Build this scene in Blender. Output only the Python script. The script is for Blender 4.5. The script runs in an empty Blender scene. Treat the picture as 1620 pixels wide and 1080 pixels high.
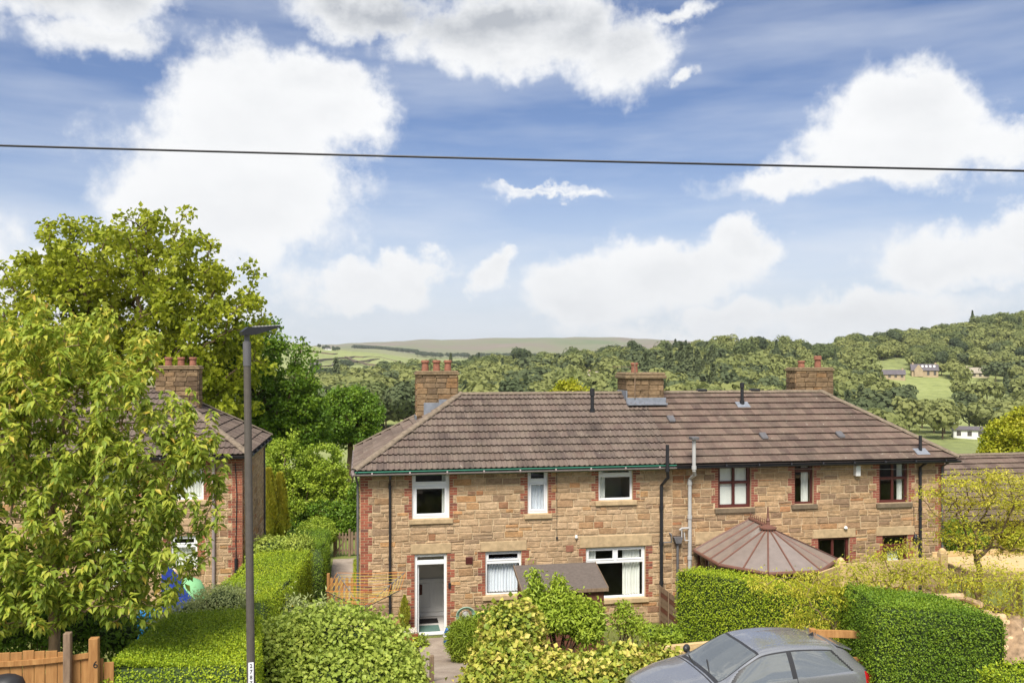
import bpy, bmesh, math, random
import numpy as np
from mathutils import Matrix, Vector
R = math.radians
rng = np.random.default_rng(7)
random.seed(7)
SC = bpy.context.scene
COL = SC.collection

# ------------------------------------------------------------------ camera
YAW = 10.08; FPX = 1350.0; HOR = 570.0; CZ = 7.72
SA, CA = math.sin(R(YAW)), math.cos(R(YAW))
cam = bpy.data.cameras.new('camera'); camo = bpy.data.objects.new('camera', cam); COL.objects.link(camo)
camo.location = (0, 0, CZ); camo.rotation_euler = (R(90), 0, R(-YAW))
cam.sensor_width = 36; cam.lens = 36*FPX/1620; cam.shift_y = (HOR-540)/1620
cam.clip_start = 0.1; cam.clip_end = 20000
SC.camera = camo

def ray(px, py):
    u = (px-810)/FPX; v = (HOR-py)/FPX
    return u*CA+SA, -u*SA+CA, v
def pt(px, py, t):                      # pixel + forward distance -> world
    a, b, c = ray(px, py); return Vector((a*t, b*t, CZ+c*t))
def onY(px, py, Y):
    a, b, c = ray(px, py); t = Y/b; return Vector((a*t, Y, CZ+c*t))
def proj(x, y, z):
    r = x*CA-y*SA; f = x*SA+y*CA
    return 810+FPX*r/f, HOR-FPX*(z-CZ)/f, f

# ------------------------------------------------------------------ world, sun, exposure
SUN_EL, SUN_AZ = 54.0, 202.0            # azimuth clockwise from +Y: behind the camera, to its left
SKY_STR = 0.10
W = bpy.data.worlds.new('World'); SC.world = W; W.use_nodes = True
def build_sky():
    nt = W.node_tree; N = nt.nodes; L = nt.links; N.clear()
    out = N.new('ShaderNodeOutputWorld'); bg = N.new('ShaderNodeBackground'); bg.inputs[1].default_value = SKY_STR
    L.new(bg.outputs[0], out.inputs[0])
    sky = N.new('ShaderNodeTexSky'); sky.sky_type = 'NISHITA'; sky.sun_disc = False
    sky.sun_elevation = R(SUN_EL); sky.sun_rotation = R(SUN_AZ)
    sky.air_density = 1.0; sky.dust_density = 0.6; sky.ozone_density = 2.5; sky.altitude = 150
    tc = N.new('ShaderNodeTexCoord')
    def M(op, a, b=None, c=None, clamp=False):
        n = N.new('ShaderNodeMath'); n.operation = op; n.use_clamp = clamp
        for i, x in enumerate((a, b, c)):
            if x is None: continue
            if isinstance(x, (int, float)): n.inputs[i].default_value = x
            else: L.new(x, n.inputs[i])
        return n.outputs[0]
    sep = N.new('ShaderNodeSeparateXYZ'); L.new(tc.outputs['Generated'], sep.inputs[0])
    az = M('MULTIPLY', M('ARCTAN2', sep.outputs[0], sep.outputs[1]), 57.29578)     # degrees clockwise from +Y
    el = M('MULTIPLY', M('ARCSINE', sep.outputs[2]), 57.29578)
    def noise(scale, detail, rough, sx=1, sz=1, off=0):
        mp = N.new('ShaderNodeMapping'); mp.inputs['Scale'].default_value = (sx, sx, sz); mp.inputs['Location'].default_value = (off, off*.7, off*.3)
        L.new(tc.outputs['Generated'], mp.inputs[0])
        n = N.new('ShaderNodeTexNoise'); n.inputs['Scale'].default_value = scale; n.inputs['Detail'].default_value = detail
        n.inputs['Roughness'].default_value = rough; L.new(mp.outputs[0], n.inputs['Vector']); return n
    n1 = noise(7, 6, .62); s1 = N.new('ShaderNodeSeparateColor'); L.new(n1.outputs['Color'], s1.inputs[0])
    n2 = noise(19, 6, .62, off=3)
    # warped cloud coordinates in degrees
    waz = M('ADD', az, M('MULTIPLY', M('SUBTRACT', s1.outputs[0], .5), 11))
    wel = M('ADD', el, M('MULTIPLY', M('SUBTRACT', s1.outputs[1], .5), 9))
    # cumulus: azimuth, elevation, half width, half height (degrees), weight
    blobs = [(-6.5, 14.6, 7.2, 4.6, 1), (-4, 16.5, 4.5, 3.4, 1), (-8, 10.8, 8.6, 5.0, .95), (-18, 22.0, 7.0, 2.6, .8), (-16, 19, 4, 2, .6),
             (35.0, 14.5, 4.6, 3.4, 1), (34.5, 12.5, 6.0, 2.6, .95), (32, 11.5, 9, 1.6, .7), (43, 12, 9, 1.9, .75),
             (10.0, 20.8, 10, 2.8, .95), (17.0, 20.0, 3.6, 3.8, .8), (1, 22.8, 6, 2.0, .8), (21.5, 17.6, 1.0, .9, .6), (20.5, 22.4, 3, .8, .6),
             (0.5, 5.2, 5.0, 1.8, 1), (3.5, 6.3, 2.6, 1.6, 1), (8.2, 6.0, 1.6, 1.3, .9), (21, 5.6, 6.0, 2.3, 1), (15.5, 4.6, 4.0, 2.2, 1), (25.5, 7.2, 2.6, 1.9, 1), (22, 2.2, 9, 1.4, .8),
             (37.5, 5.6, 5.0, 2.1, 1), (40.5, 7.2, 2.6, 1.8, 1), (33, 2.2, 7, 1.7, .95), (47, 3.8, 6, 2.6, 1), (-14, 4, 10, 4, .95), (-30, 6, 10, 5, .9),
             (13, 10.2, 5, .5, .45), (12, 10.5, 3, .4, .5)]
    field = None
    cv = N.new('ShaderNodeCombineXYZ'); L.new(waz, cv.inputs[0]); L.new(wel, cv.inputs[1])
    for a, e, w, h, k in blobs:
        vm = N.new('ShaderNodeVectorMath'); vm.operation = 'MULTIPLY_ADD'; L.new(cv.outputs[0], vm.inputs[0]); vm.inputs[1].default_value = (1/w, 1/h, 0); vm.inputs[2].default_value = (-a/w, -e/h, 0)
        ln = N.new('ShaderNodeVectorMath'); ln.operation = 'LENGTH'; L.new(vm.outputs[0], ln.inputs[0])
        f = M('MULTIPLY_ADD', ln.outputs['Value'], -k, 1.25*k)
        field = f if field is None else M('MAXIMUM', field, f)
    # the same kind of scattered clouds everywhere else
    gen = noise(3.2, 4, .55, 1, 2.6, off=11)
    aw = M('ABSOLUTE', M('SUBTRACT', az, 10))
    outside = M('MULTIPLY', M('SUBTRACT', aw, 36), .08, clamp=True)
    outside = M('MAXIMUM', outside, M('MULTIPLY', M('SUBTRACT', el, 25), .12, clamp=True))
    g2 = M('SUBTRACT', M('MULTIPLY', M('MULTIPLY', M('SUBTRACT', gen.outputs[0], .47), 7), outside), M('MULTIPLY', M('SUBTRACT', 1, outside), 1.0))
    field = M('MAXIMUM', field, g2)
    dens = M('ADD', field, M('MULTIPLY', M('SUBTRACT', n2.outputs[0], .5), 1.15))
    mr = N.new('ShaderNodeMapRange'); mr.interpolation_type = 'SMOOTHSTEP'; L.new(dens, mr.inputs[0])
    mr.inputs[1].default_value = .06; mr.inputs[2].default_value = .58
    cloud = mr.outputs[0]
    # thin veil, denser towards the horizon
    veil_n = noise(3.0, 4, .6, 1, 6, off=5)
    hz = N.new('ShaderNodeMapRange'); hz.interpolation_type = 'SMOOTHSTEP'; L.new(el, hz.inputs[0])
    hz.inputs[1].default_value = 16; hz.inputs[2].default_value = -1; hz.inputs[3].default_value = 0; hz.inputs[4].default_value = .72
    veil = M('ADD', M('MULTIPLY', M('SUBTRACT', veil_n.outputs[0], .38), 1.1, clamp=True), hz.outputs[0], clamp=True)
    # cloud grey: thick hearts of the upper clouds and undersides are greyer
    shade = noise(9, 5, .6, 1, 2.0, off=8)
    thick = N.new('ShaderNodeMapRange'); L.new(field, thick.inputs[0]); thick.inputs[1].default_value = .25; thick.inputs[2].default_value = .95
    hi = N.new('ShaderNodeMapRange'); L.new(el, hi.inputs[0]); hi.inputs[1].default_value = 17; hi.inputs[2].default_value = 22; hi.inputs[3].default_value = .20; hi.inputs[4].default_value = 1.15
    g = M('MULTIPLY', M('MULTIPLY', thick.outputs[0], hi.outputs[0]), M('MULTIPLY', M('SUBTRACT', shade.outputs[0], .22), 2.6), clamp=True)
    ccol = N.new('ShaderNodeMixRGB'); L.new(g, ccol.inputs[0])
    ccol.inputs[1].default_value = (5.15, 5.18, 5.22, 1); ccol.inputs[2].default_value = (2.5, 2.65, 2.9, 1)
    vcol = (4.25, 4.5, 4.9, 1)
    tint = N.new('ShaderNodeMixRGB'); tint.blend_type = 'MULTIPLY'; tint.inputs[0].default_value = 1
    L.new(sky.outputs[0], tint.inputs[1]); tint.inputs[2].default_value = SKY_TINT
    m1 = N.new('ShaderNodeMixRGB'); L.new(veil, m1.inputs[0]); L.new(tint.outputs[0], m1.inputs[1]); m1.inputs[2].default_value = vcol
    m2 = N.new('ShaderNodeMixRGB'); L.new(cloud, m2.inputs[0]); L.new(m1.outputs[0], m2.inputs[1]); L.new(ccol.outputs[0], m2.inputs[2])
    L.new(m2.outputs[0], bg.inputs[0])
SKY_TINT = (0.47, 0.50, 0.60, 1)
build_sky()
W.cycles.sampling_method = 'MANUAL'; W.cycles.sample_map_resolution = 512
sun = bpy.data.lights.new('sun', 'SUN'); suno = bpy.data.objects.new('sun', sun); COL.objects.link(suno)
sun.energy = 3.3; sun.angle = R(26); sun.color = (1, .95, .86)
_d = Vector((math.sin(R(SUN_AZ))*math.cos(R(SUN_EL)), math.cos(R(SUN_AZ))*math.cos(R(SUN_EL)), math.sin(R(SUN_EL))))
suno.rotation_euler = (-_d).to_track_quat('-Z', 'Y').to_euler(); suno.location = (0, -20, 40)
vs = SC.view_settings; vs.view_transform = 'Standard'; vs.look = 'None'; vs.gamma = 1; vs.use_curve_mapping = False; vs.exposure = 1.0
SC.cycles.max_bounces = 6; SC.cycles.transparent_max_bounces = 12; SC.cycles.volume_bounces = 0

# ------------------------------------------------------------------ materials
def lin(r, g, b):
    f = lambda c: ((c/255+.055)/1.055)**2.4 if c > 10 else c/255/12.92
    return (f(r), f(g), f(b), 1)
MATS = {}
class NT:
    def __init__(s, name):
        s.m = bpy.data.materials.new(name); s.m.use_nodes = True; s.t = s.m.node_tree; s.n = s.t.nodes; s.l = s.t.links; s.n.clear()
        s.out = s.n.new('ShaderNodeOutputMaterial'); MATS[name] = s.m
    def node(s, typ, **kw):
        n = s.n.new(typ)
        for k, v in kw.items(): setattr(n, k, v)
        return n
    def link(s, a, b): s.l.new(a, b)
    def noise(s, scale, detail=4, rough=.55, coord='Object', vec=None, stretch=None):
        n = s.n.new('ShaderNodeTexNoise'); n.inputs['Scale'].default_value = scale; n.inputs['Detail'].default_value = detail; n.inputs['Roughness'].default_value = rough
        if vec is None:
            g = s.n.new('ShaderNodeNewGeometry'); vec = g.outputs['Position']
        if stretch:
            mp = s.n.new('ShaderNodeMapping'); mp.inputs['Scale'].default_value = stretch; s.link(vec, mp.inputs[0]); vec = mp.outputs[0]
        s.link(vec, n.inputs['Vector']); return n.outputs[0]
    def ramp(s, fac, stops, interp='LINEAR'):
        r = s.n.new('ShaderNodeValToRGB'); r.color_ramp.interpolation = interp
        while len(r.color_ramp.elements) < len(stops): r.color_ramp.elements.new(.5)
        for e, (p, c) in zip(r.color_ramp.elements, stops): e.position = p; e.color = c if len(c) == 4 else (*c, 1)
        s.link(fac, r.inputs[0]); return r.outputs[0]
    def math(s, op, a, b=None, clamp=False):
        n = s.n.new('ShaderNodeMath'); n.operation = op; n.use_clamp = clamp
        for i, x in enumerate((a, b)):
            if x is None: continue
            if isinstance(x, (int, float)): n.inputs[i].default_value = x
            else: s.link(x, n.inputs[i])
        return n.outputs[0]
    def mix(s, fac, a, b, mode='MIX'):
        n = s.n.new('ShaderNodeMixRGB'); n.blend_type = mode
        for i, x in enumerate((fac, a, b)):
            if isinstance(x, (int, float)): n.inputs[i].default_value = x
            elif isinstance(x, tuple): n.inputs[i].default_value = x if len(x) == 4 else (*x, 1)
            else: s.link(x, n.inputs[i])
        return n.outputs[0]
    def rnd(s):                          # per-piece random: mesh attribute + object property
        a = s.n.new('ShaderNodeAttribute'); a.attribute_name = 'rnd'
        b = s.n.new('ShaderNodeAttribute'); b.attribute_name = 'rnd'; b.attribute_type = 'OBJECT'
        return s.math('ADD', a.outputs['Fac'], b.outputs['Fac'])
    def bsdf(s, col, rough=.8, metal=0, spec=.3, bump=None, bstr=.3, bdist=.01):
        p = s.n.new('ShaderNodeBsdfPrincipled')
        if isinstance(col, tuple): p.inputs['Base Color'].default_value = col if len(col) == 4 else (*col, 1)
        else: s.link(col, p.inputs['Base Color'])
        if isinstance(rough, (int, float)): p.inputs['Roughness'].default_value = rough
        else: s.link(rough, p.inputs['Roughness'])
        p.inputs['Metallic'].default_value = metal; p.inputs['Specular IOR Level'].default_value = spec
        if bump is not None:
            b = s.n.new('ShaderNodeBump'); b.inputs['Strength'].default_value = bstr; b.inputs['Distance'].default_value = bdist
            s.link(bump, b.inputs['Height']); s.link(b.outputs[0], p.inputs['Normal'])
        s.link(p.outputs[0], s.out.inputs[0]); return p

def mat_plain(name, col, rough=.6, var=.15, scale=6, metal=0, spec=.3, bump=.2):
    k = NT(name); n = k.noise(scale, 5)
    d = tuple(c*(1-var) for c in col[:3]); e = tuple(min(1, c*(1+var)) for c in col[:3])
    k.bsdf(k.ramp(n, [(.3, d), (.7, e)]), rough, metal, spec, n, bump, .004); return k.m
def mat_stone(name, stops, mott=.35):
    stops = [(p, (min(.85, c[0]*1.30), min(.8, c[1]*1.23), c[2]*1.28, 1)) for p, c in stops]
    k = NT(name); r = k.rnd(); base = k.ramp(r, stops, 'LINEAR')
    n = k.noise(7, 7, .72, stretch=(1, 1, 1.7)); n2 = k.noise(38, 5, .65)
    c = k.mix(k.ramp(n, [(.36, (0, 0, 0)), (.66, (1, 1, 1))]), base, k.mix(1.0, base, (1-mott, 1-mott*1.05, 1-mott*1.1), 'MULTIPLY'))
    c = k.mix(k.ramp(n2, [(.35, (.30,)*3), (.62, (0, 0, 0))]), c, (.10, .075, .05))
    soot = k.noise(1.1, 5, .65, stretch=(1, 1, .45)); c = k.mix(k.ramp(soot, [(.50, (0, 0, 0)), (.78, (.55,)*3)]), c, (.16, .12, .085))
    k.bsdf(c, .94, 0, .1, k.math('ADD', n2, n), .8, .02); return k.m
mat_stone('stone_left', [(0, lin(172, 148, 114)), (.2, lin(190, 166, 130)), (.45, lin(180, 154, 118)), (.7, lin(196, 172, 136)), (.84, lin(150, 128, 102)), (.955, lin(190, 152, 104)), (.985, lin(168, 122, 86)), (1, lin(136, 114, 92))], .42)
mat_stone('stone_right', [(0, lin(142, 120, 95)), (.2, lin(184, 158, 120)), (.4, lin(172, 145, 108)), (.6, lin(190, 164, 126)), (.8, lin(138, 116, 92)), (.92, lin(184, 150, 108)), (.975, lin(168, 120, 84)), (1, lin(160, 130, 98))], .45)
mat_stone('stone_chimney', [(0, lin(92, 78, 62)), (.3, lin(146, 126, 96)), (.6, lin(118, 100, 76)), (.85, lin(156, 134, 102)), (1, lin(142, 112, 76))], .55)
mat_plain('mortar', lin(188, 166, 134), .95, .2, 9, bump=.6)
mat_plain('dressed_stone', lin(178, 154, 120), .9, .22, 7, bump=.4)
mat_plain('dark_stone', lin(112, 98, 80), .9, .25, 8, bump=.4)
k = NT('brick'); r = k.rnd(); n = k.noise(30, 4)
c = k.ramp(r, [(0, lin(112, 68, 56)), (.3, lin(156, 90, 70)), (.6, lin(172, 102, 80)), (.85, lin(140, 80, 64)), (1, lin(108, 78, 70))])
c = k.mix(k.ramp(n, [(.3, (.4,)*3), (.7, (0, 0, 0))]), c, lin(120, 70, 58)); k.bsdf(c, .9, 0, .2, n, .3, .006)
k = NT('brick_paint'); r = k.rnd(); n = k.noise(30, 4)
c = k.ramp(r, [(0, lin(128, 74, 62)), (.5, lin(152, 88, 74)), (1, lin(138, 80, 66))]); k.bsdf(c, .85, 0, .2, n, .3, .006)
def mat_tile(name, a, b, c0):
    k = NT(name); r = k.rnd(); n = k.noise(3, 6, .6); n2 = k.noise(60, 4, .6); n3 = k.noise(11, 5, .7)
    dk = lambda q: (q[0]*.80, q[1]*.76, q[2]*.745, 1)
    c = k.ramp(r, [(0, dk(a)), (.5, dk(b)), (1, dk(c0))])
    c = k.mix(k.ramp(n, [(.4, (0, 0, 0)), (.75, (.55,)*3)]), c, lin(128, 116, 100))
    st = k.noise(1.3, 5, .65, stretch=(1, .35, .35)); c = k.mix(k.ramp(st, [(.48, (0, 0, 0)), (.75, (.6,)*3)]), c, lin(66, 58, 54))
    c = k.mix(k.ramp(n2, [(.44, (0, 0, 0)), (.72, (.5,)*3)]), c, lin(70, 60, 56))
    c = k.mix(k.ramp(n3, [(.64, (0, 0, 0)), (.71, (.75,)*3)]), c, lin(188, 182, 166))
    k.bsdf(c, .9, 0, .2, n2, .5, .008); return k.m
mat_tile('tile_wavy', lin(100, 89, 84), lin(132, 119, 110), lin(112, 97, 90))
mat_tile('tile_flat', lin(108, 92, 84), lin(134, 115, 104), lin(98, 83, 77))
mat_plain('roof_deck', lin(62, 54, 50), .95)
mat_plain('cap_tile', lin(120, 107, 92), .95, .3, 9, bump=.5)
mat_plain('white_upvc', (.80, .80, .81), .35, .03, 3, spec=.5, bump=0)
mat_plain('maroon_frame', lin(84, 40, 36), .45, .15, 6, spec=.4)
mat_plain('brown_frame', lin(112, 78, 66), .45, .12, 6, spec=.4)
mat_plain('black_plastic', lin(38, 38, 42), .45, .15, 6, spec=.4, bump=.05)
mat_plain('grey_plastic', lin(176, 174, 172), .5, .1, 5, spec=.3, bump=.05)
mat_plain('mid_grey_plastic', lin(98, 96, 98), .5, .15, 5, spec=.3, bump=.05)
mat_plain('gutter_grey', lin(146, 134, 132), .5, .15, 5, spec=.3, bump=.05)
mat_plain('green_trim', lin(54, 128, 104), .6, .15, 5)
mat_plain('lead', lin(122, 126, 134), .55, .2, 8, spec=.4)
mat_plain('terracotta', lin(140, 94, 76), .85, .25, 12)
mat_plain('lichen_slab', lin(124, 106, 82), .95, .35, 14, bump=.6)
mat_plain('plaster_inside', (.62, .58, .53), .9, .06, 2, bump=0)
mat_plain('white_paint', (.78, .77, .75), .5, .04, 3, bump=0)
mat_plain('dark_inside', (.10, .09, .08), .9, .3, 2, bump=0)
mat_plain('curtain_blue', (.78, .80, .86), .9, .05, 4, bump=0)
mat_plain('curtain_cream', (.80, .79, .74), .9, .05, 4, bump=0)
mat_plain('doormat_green', lin(86, 112, 104), .95, .2, 30)
mat_plain('doormat_black', lin(36, 32, 32), .95, .3, 30)
mat_plain('carpet', (.55, .52, .49), .95, .06, 12)
def mat_glass(name, tint=(.97, .985, .98), rough=.0):
    k = NT(name); fr = k.node('ShaderNodeFresnel'); fr.inputs[0].default_value = 1.52
    t = k.node('ShaderNodeBsdfTransparent'); t.inputs[0].default_value = (*tint, 1)
    g = k.node('ShaderNodeBsdfGlossy'); g.inputs['Roughness'].default_value = rough
    m = k.node('ShaderNodeMixShader'); gb = k.node('ShaderNodeNewGeometry'); k.link(k.math('MULTIPLY', fr.outputs[0], k.math('SUBTRACT', 1.0, gb.outputs['Backfacing'])), m.inputs[0]); k.link(t.outputs[0], m.inputs[1]); k.link(g.outputs[0], m.inputs[2])
    k.link(m.outputs[0], k.out.inputs[0]); return k.m
mat_glass('window_glass')
def mat_wood(name, a, b, grain=(1, 1, .12)):
    k = NT(name); n = k.noise(26, 5, .6, stretch=grain); n2 = k.noise(3, 3); r = k.rnd()
    c = k.ramp(n, [(.3, a), (.7, b)]); c = k.mix(k.math('MULTIPLY', n2, .4), c, tuple(x*.6 for x in a[:3]))
    c = k.mix(k.math('MULTIPLY', r, .35), c, tuple(x*.65 for x in b[:3]))
    k.bsdf(c, .85, 0, .2, n, .35, .004); return k.m
mat_wood('fence_wood', lin(150, 106, 62), lin(186, 140, 88))
mat_wood('new_timber', lin(190, 158, 112), lin(222, 194, 146), (.12, 1, 1))
mat_wood('shed_wood', lin(92, 58, 46), lin(122, 80, 64), (.1, 1, 1))
mat_wood('old_fence', lin(118, 98, 80), lin(152, 130, 108), (1, 1, .2))
mat_wood('orange_pale', lin(158, 112, 66), lin(192, 146, 92), (1, 1, .15))
mat_wood('bark', lin(84, 68, 52), lin(126, 106, 84), (1, 1, .2))
mat_wood('bark_pale', lin(122, 100, 76), lin(160, 136, 106), (1, 1, .2))
def mat_felt():
    k = NT('roof_felt'); n = k.noise(14, 5, .6); n2 = k.noise(160, 2)
    k.bsdf(k.ramp(n, [(.3, lin(92, 83, 77)), (.7, lin(106, 96, 89))]), .95, 0, .15, n2, .4, .003)
mat_felt()
def mat_leaf(name, stops, trans=.35, gloss=.25, rough=.45):
    stops = [(p, tuple(min(.75, x*q) for x, q in zip(c, (1.75, 1.5, 1.3)))) for p, c in stops]
    k = NT(name); r = k.rnd(); n = k.noise(1.3, 3)
    f = k.math('ADD', k.math('MULTIPLY', r, .7), k.math('MULTIPLY', n, .36), clamp=True)
    c = k.ramp(f, stops)
    p = k.bsdf(c, rough, 0, gloss)
    t = k.node('ShaderNodeBsdfTranslucent'); k.link(k.mix(.5, c, (.75, .9, .12), 'MULTIPLY') if False else c, t.inputs[0])
    m = k.node('ShaderNodeMixShader'); m.inputs[0].default_value = trans
    k.link(p.outputs[0], m.inputs[1]); k.link(t.outputs[0], m.inputs[2]); k.link(m.outputs[0], k.out.inputs[0]); return k.m
mat_leaf('leaf_cherry', [(0, (.08, .15, .028)), (.4, (.19, .28, .042)), (.75, (.31, .37, .065)), (.9, (.42, .36, .08)), (1, (.46, .28, .09))], .45)
mat_leaf('leaf_big_tree', [(0, (.09, .14, .014)), (.5, (.19, .25, .022)), (1, (.29, .34, .035))], .45)
mat_leaf('leaf_dark_tree', [(0, (.035, .085, .010)), (.5, (.075, .155, .016)), (1, (.15, .24, .022))], .3)
mat_leaf('leaf_hedge', [(0, (.07, .14, .012)), (.5, (.17, .27, .018)), (1, (.30, .38, .022))], .3)
mat_leaf('leaf_hedge_deep', [(0, (.04, .10, .012)), (.5, (.10, .19, .018)), (1, (.19, .29, .025))], .3)
mat_leaf('leaf_light', [(0, (.09, .17, .02)), (.5, (.18, .28, .032)), (1, (.28, .37, .05))], .35)
mat_leaf('leaf_currant', [(0, (.10, .18, .03)), (.5, (.20, .29, .055)), (1, (.32, .40, .09))], .35)
mat_leaf('leaf_ivy', [(0, (.03, .06, .012)), (.35, (.10, .16, .022)), (.60, (.21, .26, .04)), (.80, (.36, .35, .10)), (1, (.34, .25, .13))], .2)
mat_leaf('leaf_grey', [(0, (.14, .20, .09)), (.5, (.22, .29, .13)), (1, (.32, .38, .19))], .25)
mat_leaf('leaf_acer', [(0, (.16, .22, .022)), (.5, (.30, .34, .035)), (1, (.46, .40, .07))], .4)
mat_leaf('leaf_gold_conifer', [(0, (.10, .15, .018)), (.5, (.21, .25, .03)), (1, (.34, .32, .05))], .25)
mat_leaf('leaf_yellow', [(0, (.13, .19, .015)), (.5, (.22, .27, .022)), (1, (.33, .34, .035))], .35)
mat_leaf('leaf_lavender', [(0, (.09, .16, .02)), (.5, (.17, .26, .03)), (1, (.26, .34, .05))], .25)
mat_leaf('leaf_grass', [(0, (.12, .20, .02)), (.5, (.22, .30, .035)), (1, (.34, .38, .07))], .3)
mat_leaf('petal_orange', [(0, (.65, .22, .02)), (1, (.8, .42, .03))], .3)
mat_leaf('petal_yellow', [(0, (.7, .5, .03)), (1, (.8, .65, .05))], .3)
mat_leaf('petal_white', [(0, (.6, .58, .5)), (1, (.75, .73, .66))], .3)
def mat_far_tree(name, stops):
    k = NT(name); r = k.rnd(); oi = k.node('ShaderNodeObjectInfo'); n = k.noise(.02, 3)
    f = k.math('ADD', k.math('ADD', k.math('MULTIPLY', r, .22), k.math('MULTIPLY', oi.outputs['Random'], .62)), k.math('MULTIPLY', n, .22), clamp=True)
    c = k.ramp(f, stops); p = k.bsdf(c, .7, 0, .15)
    t = k.node('ShaderNodeBsdfTranslucent'); k.link(c, t.inputs[0]); m = k.node('ShaderNodeMixShader'); m.inputs[0].default_value = .4
    k.link(p.outputs[0], m.inputs[1]); k.link(t.outputs[0], m.inputs[2]); k.link(m.outputs[0], k.out.inputs[0])
mat_far_tree('far_green', [(0, (.09, .12, .05)), (.3, (.15, .185, .07)), (.6, (.22, .25, .085)), (1, (.34, .35, .12))])
mat_far_tree('far_dark', [(0, (.07, .095, .05)), (.6, (.11, .14, .065)), (1, (.16, .185, .08))])
mat_far_tree('far_pale', [(0, (.12, .15, .06)), (.6, (.18, .20, .09)), (1, (.34, .34, .22))])
mat_plain('hedge_core', (.035, .055, .015), .95, .3, 20, bump=.4)

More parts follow.
